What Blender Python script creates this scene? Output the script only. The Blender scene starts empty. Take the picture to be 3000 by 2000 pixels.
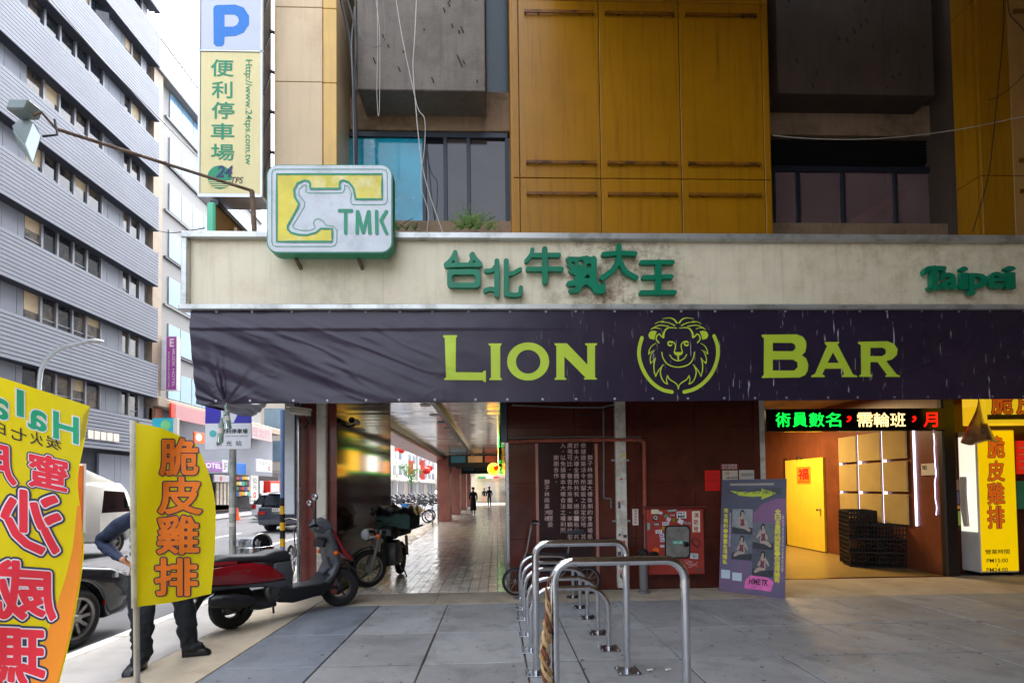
import bpy, bmesh, math, random
from mathutils import Vector as V, Matrix
from mathutils.geometry import tessellate_polygon
rnd = random.Random(11)
S = bpy.context.scene
COL = S.collection
R_ = math.radians
PI = math.pi
# ------------------------------------------------------------------ camera, sky, sun, exposure
FPX = 1400.0; CH = 1.6
yaw, pitch, roll = R_(1.8), R_(1.5), R_(.67)
f0 = V((math.sin(yaw), math.cos(yaw), 0)); r0 = V((math.cos(yaw), -math.sin(yaw), 0)); zz = V((0, 0, 1))
FW = f0 * math.cos(pitch) + zz * math.sin(pitch)
u0 = zz * math.cos(pitch) - f0 * math.sin(pitch)
RT = r0 * math.cos(roll) - u0 * math.sin(roll)
UP = u0 * math.cos(roll) + r0 * math.sin(roll)
CAMP = V((0, 0, CH))
SHIFT = 429 - FPX * math.tan(pitch)
cd = bpy.data.cameras.new('camera'); cam = bpy.data.objects.new('camera', cd); COL.objects.link(cam)
cam.matrix_world = Matrix(((RT.x, UP.x, -FW.x, 0), (RT.y, UP.y, -FW.y, 0), (RT.z, UP.z, -FW.z, CH), (0, 0, 0, 1)))
cd.sensor_fit = 'HORIZONTAL'; cd.sensor_width = 36; cd.lens = FPX / 3000 * 36
cd.shift_y = SHIFT / 3000; cd.clip_start = .05; cd.clip_end = 2000
S.camera = cam
SUN_EL, SUN_AZ = R_(62), R_(8)            # azimuth from +Y towards +X: the sun stands over the street, ahead, along its length
w = bpy.data.worlds.new('World'); S.world = w; w.use_nodes = True
nt = w.node_tree; bg = nt.nodes['Background']
sky = nt.nodes.new('ShaderNodeTexSky'); sky.sky_type = 'NISHITA'; sky.sun_disc = False
sky.sun_elevation = SUN_EL; sky.sun_rotation = SUN_AZ; sky.dust_density = 6; sky.air_density = 1.2; sky.ozone_density = 1.0
hs = nt.nodes.new('ShaderNodeHueSaturation'); hs.inputs['Saturation'].default_value = .45; hs.inputs['Value'].default_value = 1.0
nt.links.new(sky.outputs[0], hs.inputs['Color']); nt.links.new(hs.outputs[0], bg.inputs[0])
bg.inputs[1].default_value = .15
sl = bpy.data.lights.new('sun', 'SUN'); sl.energy = .5; sl.angle = R_(30); sl.color = (1, .97, .93)
so = bpy.data.objects.new('sun', sl); COL.objects.link(so)
sd = V((math.sin(SUN_AZ) * math.cos(SUN_EL), math.cos(SUN_AZ) * math.cos(SUN_EL), math.sin(SUN_EL)))
so.rotation_euler = sd.to_track_quat('Z', 'Y').to_euler()
vs = S.view_settings; vs.view_transform = 'Standard'; vs.look = 'None'; vs.gamma = 1; vs.use_curve_mapping = False
vs.exposure = 2.75
S.cycles.max_bounces = 8; S.cycles.diffuse_bounces = 5; S.cycles.glossy_bounces = 4; S.cycles.transmission_bounces = 5
S.cycles.sample_clamp_indirect = 6; S.cycles.caustics_reflective = False; S.cycles.caustics_refractive = False
S.cycles.use_denoising = True

def ray(x, y): return FW + RT * ((x - 1500) / FPX) + UP * ((1000 + SHIFT - y) / FPX)
def at(x, y, Y):                              # the point seen at photo pixel x, y on the plane at depth Y
    d = ray(x, y); return CAMP + d * (Y / d.y)
def atx(x, y, X):
    d = ray(x, y); return CAMP + d * (X / d.x)
def gnd(x, y, z=0.0):
    d = ray(x, y); return CAMP + d * ((z - CH) / d.z)

# ------------------------------------------------------------------ materials
def lin(h):
    if not isinstance(h, str): return tuple(h)[:3]
    h = h.lstrip('#'); o = []
    for i in (0, 2, 4):
        c = int(h[i:i + 2], 16) / 255
        o.append(c / 12.92 if c <= .04045 else ((c + .055) / 1.055) ** 2.4)
    return tuple(o)
MATS = {}
def mat(key, col=(.5, .5, .5), rough=.6, metal=0., var=.12, vs=2.5, bump=0., bs=60., emit=None, es=0., streak=0., dirt_glare=None, da=.5, ds=1.2,
        obj=0., spec=.5, alpha=1., trans=0., coat=0., ior=1.45, gain=None, wave=None, rvar=0., thr=(.5, .62)):
    if key in MATS: return MATS[key]
    m = bpy.data.materials.new(key); m.use_nodes = True; MATS[key] = m
    n = m.node_tree.nodes; L = m.node_tree.links.new
    b = n['Principled BSDF']; c = lin(col)
    b.inputs['Roughness'].default_value = rough; b.inputs['Metallic'].default_value = metal
    b.inputs['Specular IOR Level'].default_value = spec; b.inputs['IOR'].default_value = ior
    b.inputs['Coat Weight'].default_value = coat; b.inputs['Coat Roughness'].default_value = .08
    b.inputs['Transmission Weight'].default_value = trans; b.inputs['Alpha'].default_value = alpha
    geo = n.new('ShaderNodeNewGeometry')
    def noise(scale, det=4, vec=None, rough_=.6):
        t = n.new('ShaderNodeTexNoise'); t.inputs['Scale'].default_value = scale; t.inputs['Detail'].default_value = det
        t.inputs['Roughness'].default_value = rough_
        L(vec if vec else geo.outputs['Position'], t.inputs['Vector']); return t.outputs['Fac']
    def ramp(fac, a, bb):
        r = n.new('ShaderNodeMapRange'); r.inputs[1].default_value = a; r.inputs[2].default_value = bb; L(fac, r.inputs[0]); return r.outputs[0]
    def mix(fac, ca, cb, mode='MIX'):
        x = n.new('ShaderNodeMix'); x.data_type = 'RGBA'; x.blend_type = mode
        for s, q in ((0, fac), (6, ca), (7, cb)):
            if hasattr(q, 'links'): L(q, x.inputs[s])
            elif s == 0: x.inputs[0].default_value = q
            else: x.inputs[s].default_value = (*q, 1)
        return x.outputs[2]
    cur = c
    if var > 0:
        cur = mix(ramp(noise(vs), .3, .7), tuple(max(0, k * (1 - var)) for k in c), tuple(min(1, k * (1 + var)) for k in c))
    if obj > 0:
        oi = n.new('ShaderNodeObjectInfo')
        r = n.new('ShaderNodeMapRange'); r.inputs[3].default_value = 1 - obj; r.inputs[4].default_value = 1 + obj; L(oi.outputs['Random'], r.inputs[0])
        cb = n.new('ShaderNodeCombineColor')
        for i in range(3): L(r.outputs[0], cb.inputs[i])
        cur = mix(1.0, cur, cb.outputs[0], 'MULTIPLY')
    if streak > 0:
        mp = n.new('ShaderNodeMapping'); mp.inputs['Scale'].default_value = (9, 9, .5); L(geo.outputs['Position'], mp.inputs[0])
        cur = mix(ramp(noise(1.6, 5, mp.outputs[0]), .5, .8), cur, tuple(k * (1 - streak) for k in c))
    if dirt_glare is not None:
        f = ramp(noise(ds, 8, None, .7), *thr)
        mm = n.new('ShaderNodeMath'); mm.operation = 'MULTIPLY'; mm.inputs[1].default_value = da; L(f, mm.inputs[0])
        cur = mix(mm.outputs[0], cur, lin(dirt_glare))
    if gain is not None:                       # small pale specks
        f = ramp(noise(gain[1], 2), .62, .72)
        mm = n.new('ShaderNodeMath'); mm.operation = 'MULTIPLY'; mm.inputs[1].default_value = gain[2]; L(f, mm.inputs[0])
        cur = mix(mm.outputs[0], cur, lin(gain[0]))
    if hasattr(cur, 'links'): L(cur, b.inputs['Base Color'])
    else: b.inputs['Base Color'].default_value = (*cur, 1)
    if rvar > 0:
        r = n.new('ShaderNodeMapRange'); r.inputs[1].default_value = .3; r.inputs[2].default_value = .7
        r.inputs[3].default_value = max(0, rough - rvar); r.inputs[4].default_value = rough + rvar
        L(noise(3.1, 5), r.inputs[0]); L(r.outputs[0], b.inputs['Roughness'])
    if bump > 0:
        bp = n.new('ShaderNodeBump'); bp.inputs['Strength'].default_value = bump; bp.inputs['Distance'].default_value = .02
        L(noise(bs, 5), bp.inputs['Height']); L(bp.outputs[0], b.inputs['Normal'])
    if emit is not None:
        b.inputs['Emission Color'].default_value = (*lin(emit), 1); b.inputs['Emission Strength'].default_value = es
    return m

# ------------------------------------------------------------------ geometry collector
def frame_from(d):
    d = d.normalized(); a = V((0, 0, 1)) if abs(d.z) < .9 else V((1, 0, 0))
    u = d.cross(a).normalized(); return u, d.cross(u).normalized()
def thing(name, label, cat, loc=(0, 0, 0), rz=0., group=None, world=False):
    o = bpy.data.objects.new(name, None); COL.objects.link(o); o.location = loc; o.rotation_euler = (0, 0, rz)
    o.empty_display_size = .2
    o['label'] = label; o['category'] = cat
    if group: o['group'] = group
    if world: WORLD[o.name] = V(loc)
    return o
WORLD = {}
def tag(o, label=None, cat=None, group=None, kind=None):
    if label: o['label'] = label
    if cat: o['category'] = cat
    if group: o['group'] = group
    if kind: o['kind'] = kind
    return o
def link(name, me, m, parent=None):
    o = bpy.data.objects.new(name, me); COL.objects.link(o)
    if m is not None and not me.materials: me.materials.append(MATS[m] if isinstance(m, str) else m)
    if parent is not None:
        o.parent = parent
        if parent.name in WORLD: o.matrix_parent_inverse = Matrix.Translation(-WORLD[parent.name])
    return o
def copy_tree(o, parent=None, loc=None, rz=None, label=None, group=None):
    c = o.copy(); COL.objects.link(c)
    if parent is not None: c.parent = parent
    if loc is not None: c.location = loc
    if rz is not None: c.rotation_euler = (0, 0, rz)
    if label: c['label'] = label
    if group: c['group'] = group
    for ch in list(o.children): copy_tree(ch, c)
    return c
def catmull(P, k=6, closed=False):
    P = [V(p) for p in P]; n = len(P); out = []
    rng = range(n) if closed else range(n - 1)
    for i in rng:
        p0 = P[(i - 1) % n] if closed or i > 0 else P[i] * 2 - P[i + 1]
        p1 = P[i]; p2 = P[(i + 1) % n]
        p3 = P[(i + 2) % n] if closed or i + 2 < n else p2 * 2 - p1
        for j in range(k):
            t = j / k; t2 = t * t; t3 = t2 * t
            out.append(.5 * (2 * p1 + (p2 - p0) * t + (2 * p0 - 5 * p1 + 4 * p2 - p3) * t2 + (3 * p1 - p0 - 3 * p2 + p3) * t3))
    if not closed: out.append(P[-1])
    return out
TXT = {}
def txt(s, bold=0., res=3, shear=0.):
    k = (s, round(bold, 4), res, shear)
    if k in TXT: return TXT[k]
    cjk = bold > 0 and any(ord(c) > 255 for c in s)
    cu = bpy.data.curves.new('t', 'FONT'); cu.body = s; cu.offset = 0 if cjk else bold; cu.resolution_u = res; cu.fill_mode = 'FRONT'; cu.shear = shear
    cu.dimensions = '2D'
    o = bpy.data.objects.new('t', cu); me = o.to_mesh()
    vv = [tuple(v.co) for v in me.vertices]; ff = [tuple(p.vertices) for p in me.polygons]
    o.to_mesh_clear(); bpy.data.objects.remove(o); bpy.data.curves.remove(cu)
    if not vv: vv = [(0, 0, 0), (.1, 0, 0), (.1, .1, 0)]; ff = []
    if cjk:                                    # thicken by stroking the outline of every glyph
        E = set()
        for f in ff:
            for i in range(len(f)): E.add((f[i], f[(i + 1) % len(f)]))
        e = 0.; W2 = bold; base = len(vv); pts = list(vv)
        for (a, b) in sorted(E):
            if (b, a) in E: continue
            A, Bq = V(pts[a]), V(pts[b]); d = Bq - A
            if d.length < 1e-7: continue
            d.normalize(); n = V((d.y, -d.x, 0)) * W2; e += 2e-6; z = V((0, 0, e)); q = len(vv)
            ring = [Bq - n + d * 0] + [Bq + n * math.cos(t) * -1 + d * W2 * math.sin(t) for t in (PI * .25, PI * .5, PI * .75)] + [Bq + n, A + n, A - n]
            vv += [tuple(r + z) for r in ring]; ff.append(tuple(range(q, q + len(ring))))
    xs = [v[0] for v in vv]; ys = [v[1] for v in vv]
    TXT[k] = (vv, ff, min(xs), max(xs), min(ys), max(ys)); return TXT[k]
class G:
    def __init__(s): s.v = []; s.f = []
    def add(s, vv, ff):
        b = len(s.v); s.v += [tuple(p) for p in vv]; s.f += [tuple(i + b for i in f) for f in ff]; return s
    def box(s, x0, x1, y0, y1, z0, z1):
        return s.add([(x, y, z) for z in (z0, z1) for y in (y0, y1) for x in (x0, x1)],
                     [(0, 2, 3, 1), (4, 5, 7, 6), (0, 1, 5, 4), (2, 6, 7, 3), (0, 4, 6, 2), (1, 3, 7, 5)])
    def obox(s, c, a, b, d):                  # centre and three half vectors
        c = V(c); a = V(a); b = V(b); d = V(d)
        return s.add([c + a * i + b * j + d * k for k in (-1, 1) for j in (-1, 1) for i in (-1, 1)],
                     [(0, 2, 3, 1), (4, 5, 7, 6), (0, 1, 5, 4), (2, 6, 7, 3), (0, 4, 6, 2), (1, 3, 7, 5)])
    def bar(s, p, q, w, h, up=(0, 0, 1)):
        p = V(p); q = V(q); d = (q - p); u = d.cross(V(up))
        if u.length < 1e-5: u = d.cross(V((1, 0, 0)))
        u.normalize(); t = u.cross(d).normalized()
        return s.obox((p + q) / 2, d / 2, u * w / 2, t * h / 2)
    def tube(s, pts, r, n=8, closed=False, caps=True):
        P = [V(p) for p in pts]; m = len(P); rs = r if isinstance(r, (list, tuple)) else [r] * m
        T = []
        for i in range(m):
            a = P[(i - 1) % m] if closed or i > 0 else P[i]; b = P[(i + 1) % m] if closed or i < m - 1 else P[i]
            d = b - a; T.append(d.normalized() if d.length > 1e-9 else V((0, 0, 1)))
        u, _ = frame_from(T[0]); vv = []
        for i in range(m):
            u = u - T[i] * u.dot(T[i])
            if u.length < 1e-6: u, _ = frame_from(T[i])
            u.normalize(); w_ = T[i].cross(u)
            for k in range(n):
                a = 2 * PI * k / n; vv.append(P[i] + (u * math.cos(a) + w_ * math.sin(a)) * rs[i])
        ff = []
        for i in range(m if closed else m - 1):
            j = (i + 1) % m
            for k in range(n): ff.append((i * n + k, i * n + (k + 1) % n, j * n + (k + 1) % n, j * n + k))
        if caps and not closed: ff += [tuple(range(n))[::-1], tuple((m - 1) * n + k for k in range(n))]
        return s.add(vv, ff)
    def lathe(s, c, ax, prof, n=16, close=False):  # prof: (radius, height along ax)
        c = V(c); ax = V(ax).normalized(); u, w_ = frame_from(ax); vv = []; m = len(prof)
        for r, h in prof:
            for k in range(n):
                a = 2 * PI * k / n; vv.append(c + ax * h + (u * math.cos(a) + w_ * math.sin(a)) * max(r, 1e-4))
        ff = []
        for i in range(m if close else m - 1):
            j = (i + 1) % m
            for k in range(n): ff.append((i * n + k, i * n + (k + 1) % n, j * n + (k + 1) % n, j * n + k))
        if not close: ff += [tuple(range(n))[::-1], tuple((m - 1) * n + k for k in range(n))]
        return s.add(vv, ff)
    def ell(s, c, r, n=12, m=8, mtx=None):
        vv = []; ff = []; c = V(c)
        for i in range(m + 1):
            t = PI * i / m
            for k in range(n):
                a = 2 * PI * k / n; p = V((math.sin(t) * math.cos(a) * r[0], math.sin(t) * math.sin(a) * r[1], math.cos(t) * r[2]))
                vv.append(c + (mtx @ p if mtx else p))
        for i in range(m):
            for k in range(n): ff.append((i * n + k, (i + 1) * n + k, (i + 1) * n + (k + 1) % n, i * n + (k + 1) % n))
        return s.add(vv, ff)
    def plate(s, outer, mp, th, holes=()):     # polygon(s) in 2-D; mp(a, b, n) -> 3-D; th = thickness behind the face
        loops = [[V((p[0], p[1], 0)) for p in outer]] + [[V((p[0], p[1], 0)) for p in h] for h in holes]
        flat = [p for l in loops for p in l]; N = len(flat)
        tri = tessellate_polygon(loops)
        vv = [mp(p.x, p.y, 0) for p in flat] + [mp(p.x, p.y, -th) for p in flat]
        ff = [tuple(t) for t in tri] + [tuple(i + N for i in t)[::-1] for t in tri]; b = 0
        for l in loops:
            k = len(l)
            for i in range(k): ff.append((b + i, b + (i + 1) % k, N + b + (i + 1) % k, N + b + i))
            b += k
        return s.add(vv, ff)
    def ribbon(s, pts, wd, mp, th, caps=True, n0=0.):   # flat stroke with round ends; wd one width or a list
        P = [V((p[0], p[1], 0)) for p in pts]; m = len(P); ws = wd if isinstance(wd, (list, tuple)) else [wd] * m
        Lf = []; Rt = []
        for i in range(m):
            d = (P[min(i + 1, m - 1)] - P[max(i - 1, 0)]); d = d.normalized() if d.length > 0 else V((1, 0, 0)); nn = V((-d.y, d.x, 0))
            Lf.append(P[i] + nn * ws[i] / 2); Rt.append(P[i] - nn * ws[i] / 2)
        out = list(Lf)
        if caps:
            d = (P[-1] - P[-2]).normalized(); a0 = math.atan2(d.x, -d.y)
            for k in range(1, 5):
                a = a0 - PI * k / 5; out.append(P[-1] + V((math.cos(a), math.sin(a), 0)) * 0 + (V((-d.y, d.x, 0)) * math.cos(PI * k / 5) + d * math.sin(PI * k / 5)) * ws[-1] / 2)
        out += Rt[::-1]
        if caps:
            d = (P[0] - P[1]).normalized()
            for k in range(1, 5): out.append(P[0] + (V((-d.y, d.x, 0)) * math.cos(PI * k / 5) + d * math.sin(PI * k / 5)) * ws[0] / 2)
        N = len(out)
        vv = [mp(p.x, p.y, n0) for p in out] + [mp(p.x, p.y, n0 - th) for p in out]
        ff = []
        tri = tessellate_polygon([out])
        ff += [tuple(t) for t in tri]
        if th > 0:
            ff += [tuple(i + N for i in t)[::-1] for t in tri]
            ff += [(i, (i + 1) % N, N + (i + 1) % N, N + i) for i in range(N)]
        return s.add(vv, ff)
    def text(s, t, mp, x0, x1, y0, y1, bold=0., th=0., n0=0., shear=0., keep=False, res=3):
        # text fitted into the rectangle x0..x1, y0..y1 (may be mirrored); mp(a, b, n)
        vv, ff, a0, a1, b0, b1 = txt(t, bold, res, shear)
        sx = (x1 - x0) / (a1 - a0); sy = (y1 - y0) / (b1 - b0)
        if keep:
            k = min(abs(sx), abs(sy)); cx = (x0 + x1) / 2; cy = (y0 + y1) / 2
            sx = math.copysign(k, sx); sy = math.copysign(k, sy)
            x0 = cx - sx * (a1 - a0) / 2; y0 = cy - sy * (b1 - b0) / 2
        P = [(x0 + (v[0] - a0) * sx, y0 + (v[1] - b0) * sy, v[2]) for v in vv]
        N = len(P); out = [mp(p[0], p[1], n0 + p[2]) for p in P]; fs = list(ff)
        if th > 0:
            out += [mp(p[0], p[1], n0 - th) for p in P]
            cnt = {}
            for f in ff:
                for i in range(len(f)):
                    e = (f[i], f[(i + 1) % len(f)]); cnt[e] = 1
            fs += [tuple(i + N for i in f)[::-1] for f in ff]
            for (a, b) in cnt:
                if (b, a) not in cnt: fs.append((a, b, b + N, a + N))
        return s.add(out, fs)
    def sheet(s, fn, nu, nv, cu=False):
        vv = [fn(i / nu, j / nv) for j in range(nv + 1) for i in range(nu + 1)]; W = nu + 1
        return s.add(vv, [(j * W + i, j * W + i + 1, (j + 1) * W + i + 1, (j + 1) * W + i) for j in range(nv) for i in range(nu)])
    def pillow(s, poly, wd, r, mp=None, steps=3, x0=0., hw=None):
        # a side outline (y, z) given width 2*wd along x with rounded edges of radius r
        P = [V((p[0], p[1], 0)) for p in poly]; n = len(P)
        ar = sum(P[i].x * P[(i + 1) % n].y - P[(i + 1) % n].x * P[i].y for i in range(n))
        if ar < 0: P = P[::-1]
        nr = []
        for i in range(n):
            a = (P[i] - P[i - 1]).normalized(); b = (P[(i + 1) % n] - P[i]).normalized()
            na = V((a.y, -a.x, 0)); nb = V((b.y, -b.x, 0)); q = na + nb
            q = q / max(q.length_squared, .5) * 2 / 2 if q.length > 1e-6 else na
            q = q * 2 if q.length < .45 else q
            nr.append(q)
        sl_ = []
        for k in range(steps + 1):
            a = PI / 2 * k / steps; sl_.append((-wd + r - r * math.cos(a), r * (1 - math.sin(a))))
        sl_ = [(x, i) for x, i in sl_]
        allx = sl_ + [(-x, i) for x, i in sl_[::-1]]
        vv = []; mp = mp or (lambda x, y, z: V((x, y, z)))
        for x, ins in allx:
            for i in range(n):
                p = P[i] - nr[i] * ins
                xx = x * (hw(p.x, p.y) if hw else 1)
                vv.append(mp(x0 + xx, p.x, p.y))
        m = len(allx); ff = []
        for i in range(m - 1):
            for k in range(n): ff.append((i * n + k, i * n + (k + 1) % n, (i + 1) * n + (k + 1) % n, (i + 1) * n + k))
        tri = tessellate_polygon([[V((p.x, p.y, 0)) for p in P]])
        ff += [tuple(t) for t in tri] + [tuple((m - 1) * n + i for i in t)[::-1] for t in tri]
        return s.add(vv, ff)
    def refine(s, mx, it=4):
        bm = bmesh.new(); vs_ = [bm.verts.new(p) for p in s.v]
        for f in s.f:
            try: bm.faces.new([vs_[i] for i in f])
            except ValueError: pass
        for _ in range(it):
            bmesh.ops.triangulate(bm, faces=[f for f in bm.faces if len(f.verts) > 3])
            e = [e for e in bm.edges if e.calc_length() > mx]
            if not e: break
            bmesh.ops.subdivide_edges(bm, edges=e, cuts=1)
        bmesh.ops.triangulate(bm, faces=[f for f in bm.faces if len(f.verts) > 3])
        bm.verts.index_update()
        s.v = [tuple(v.co) for v in bm.verts]; s.f = [tuple(v.index for v in f.verts) for f in bm.faces]; bm.free(); return s
    def warp(s, fn): s.v = [tuple(fn(*p)) for p in s.v]; return s
    def mesh(s, name, smooth=35, bevel=0., seg=1, norm=True):
        me = bpy.data.meshes.new(name); me.from_pydata(s.v, [], s.f)
        if norm or bevel:
            bm = bmesh.new(); bm.from_mesh(me)
            if norm: bmesh.ops.recalc_face_normals(bm, faces=bm.faces)
            if bevel:
                es = [e for e in bm.edges if len(e.link_faces) == 2 and e.calc_face_angle(0) > .5]
                bmesh.ops.bevel(bm, geom=es, offset=bevel, segments=seg, affect='EDGES', clamp_overlap=True)
            bm.to_mesh(me); bm.free()
        if smooth:
            me.shade_smooth(); me.set_sharp_from_angle(angle=R_(smooth))
        return me
    def build(s, name, m, parent=None, smooth=35, bevel=0., seg=1, norm=True):
        return link(name, s.mesh(name, smooth, bevel, seg, norm), m, parent)
def XZ(Y):                                     # map for things facing the camera side: a = X, b = Z, n towards the viewer
    return lambda a, b, n: V((a, Y - n, b))
def YZr(X):                                    # faces +X (seen from the plaza): a runs along +Y reversed sign so text reads left to right
    return lambda a, b, n: V((X + n, a, b))
def one(name, label, cat, g, m, group=None, **k):
    return tag(g.build(name, m, None, **k), label, cat, group)
def rrect(x0, x1, y0, y1, r, n=5):
    o = []
    for cx, cy, a0 in ((x1 - r, y1 - r, 0), (x0 + r, y1 - r, PI / 2), (x0 + r, y0 + r, PI), (x1 - r, y0 + r, 1.5 * PI)):
        for k in range(n + 1): a = a0 + PI / 2 * k / n; o.append((cx + r * math.cos(a), cy + r * math.sin(a)))
    return o
def circ(cx, cy, r, n=20): return [(cx + r * math.cos(2 * PI * k / n), cy + r * math.sin(2 * PI * k / n)) for k in range(n)]
def pz(px, py, Y): p = at(px, py, Y); return (p.x, p.z)
# ------------------------------------------------------------------ material library
mat('asphalt', '#4c4e53', .85, var=.15, vs=1.2, bump=.35, bs=140, dirt_glare='#55565a', da=.5, ds=.7)
mat('ground_earth', '#77777a', .9)
mat('paint_white', '#dcdcd8', .6, dirt_glare='#8a8a88', da=.5, ds=5)
mat('concrete_walk', '#918f8c', .8, var=.12, vs=1.5, bump=.25, bs=90, dirt_glare='#7c7a76', da=.45, ds=1.6)
mat('beige_grit', '#a89c88', .8, var=.14, vs=2, bump=.3, bs=200, dirt_glare='#8a7a62', da=.5, ds=1.8, gain=('#d9cdb4', 160, .4))
mat('kerb_stone', '#a8a59e', .8, var=.15, bump=.2, bs=60)
mat('slab_grey', '#8a8b8c', .55, var=.12, vs=1.4, bump=.2, bs=120, dirt_glare='#6a6a6a', da=.6, ds=2.2, obj=.12, gain=('#565656', 17, .5), rvar=.14)
mat('slab_blue', '#70767e', .5, var=.12, vs=1.4, bump=.2, bs=120, dirt_glare='#565b62', da=.5, ds=2.2, obj=.06, gain=('#4a4d52', 17, .4), rvar=.12)
mat('joint_dark', '#3a3833', .9, dirt_glare='#6d5a3c', da=.6, ds=2)
mat('tile_arcade', '#dcd2c0', .2, var=.10, vs=3, dirt_glare='#77736a', da=.35, ds=2.4, obj=.13, rvar=.12)
mat('granite_red', '#7a4038', .22, var=.12, vs=2, gain=('#a0685c', 240, .35), dirt_glare='#4e2a26', da=.4, ds=1.2, obj=.08, rvar=.06)
mat('granite_pink', '#a8685a', .3, var=.12, vs=2, gain=('#c08a7c', 240, .4), obj=.06, dirt_glare='#7e4a40', da=.4, ds=1.5)
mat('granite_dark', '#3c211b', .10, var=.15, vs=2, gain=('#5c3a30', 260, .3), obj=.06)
mat('granite_wall', '#582b21', .18, var=.14, vs=1.6, gain=('#7a4438', 240, .3), dirt_glare='#3a1c18', da=.55, ds=.9, obj=.10, rvar=.08)
mat('wood_brown', '#74422a', .32, var=.2, vs=3, streak=.3, obj=.05)
mat('steel', '#b9bcc0', .22, metal=1, var=.05, rvar=.08)
mat('chrome', '#d4d6da', .08, metal=1, var=.05, vs=6, rvar=.06)
mat('alu', '#b4b7ba', .4, metal=1, var=.06)
mat('alu_dark', '#4d5358', .4, metal=.8, var=.1)
mat('ceiling_metal', '#e8eaee', .14, metal=1, var=.05, obj=.08)
mat('dark_void', '#0b0b0c', .9, var=0)
mat('black', '#141416', .5, var=.1)
mat('black_gloss', '#0c0c0e', .15, var=0)
mat('cream_panel', '#d2b892', .42, var=.06, vs=1.2, streak=.14, dirt_glare='#a5783e', da=.28, ds=.8, obj=.03)
mat('yellow_strip', '#cf9a2a', .42, var=.06, streak=.12)
mat('yellow_panel', '#a47000', .40, var=.05, vs=1.2, streak=.38, dirt_glare='#8a5a00', da=.22, ds=1.6, obj=.04, gain=('#ecd9a8', 30, .10))
mat('yellow_rail', '#7d4c08', .5, var=.25, vs=8, dirt_glare='#2c1606', da=.8, ds=3)
mat('concrete_rough', '#776f66', .9, var=.14, vs=1.5, bump=.6, bs=45, streak=.3, dirt_glare='#5d554c', da=.5, ds=1.3)
mat('concrete_brown', '#8f7860', .9, var=.14, vs=1.5, bump=.5, bs=45, streak=.3, dirt_glare='#5a4836', da=.6, ds=1.2)
mat('rust_spot', '#33251c', .9, var=.2)
mat('frame_navy', '#1d2633', .4, var=.1)
mat('glass_teal', '#1c98b4', .06, var=.25, vs=1.5, spec=.8, dirt_glare='#bfe4ee', da=.35, ds=3.2, thr=(.56, .66))  # glass_teal: brighter teal and pale patches stand in for reflected sky
mat('glass_dark', '#12161c', .05, var=.3, vs=2, spec=.8)
mat('glass_brown', '#3a3330', .08, var=.3, vs=2, spec=.7)
mat('glass_clear', '#aab4b8', .03, trans=1, var=0, ior=1.2)
mat('pink_reflection', '#c86a58', .6, var=.1)
mat('box_frame', '#c9cbc8', .38, metal=.6, var=.08, dirt_glare='#6e6a62', da=.5, ds=2)
mat('fascia_cream', '#ebe0c4', .5, var=.05, vs=1.2, streak=.16, dirt_glare='#9c7f50', da=.32, ds=1.1, thr=(.52, .75))
mat('canopy_steel', '#59544e', .6, var=.2, dirt_glare='#3a2a1e', da=.6, ds=3)
mat('green_letter', '#047c5a', .38, var=.1, vs=3, dirt_glare='#066048', da=.3)
mat('rust', '#75604f', .8, var=.25, vs=9, bump=.4, bs=50, dirt_glare='#3e2a24', da=.7, ds=7)
mat('pipe_red', '#9a4f3c', .7, var=.2, vs=8, dirt_glare='#5a3a30', da=.7, ds=9)
mat('pipe_grey', '#6d6c6c', .55, var=.15)
mat('cable_black', '#17191c', .55, var=0)
mat('cable_white', '#b9b4aa', .6, var=.1)
mat('white_channel', '#d8d2c4', .5, var=.06, streak=.2, dirt_glare='#8a7c68', da=.5, ds=4)
mat('plaque', '#2e1a1c', .2, var=.1)
mat('plaque_text', '#c7a8a0', .5, var=.15, vs=30)
mat('office_tile', '#b4b0aa', .6, var=.08, streak=.1)
mat('paper', '#d6d0c6', .7, var=.05)
mat('paper_red', '#d21a14', .6, var=.1)
mat('ink', '#26262a', .7, var=0)
mat('ink_red', '#b8241c', .6, var=0)

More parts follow.
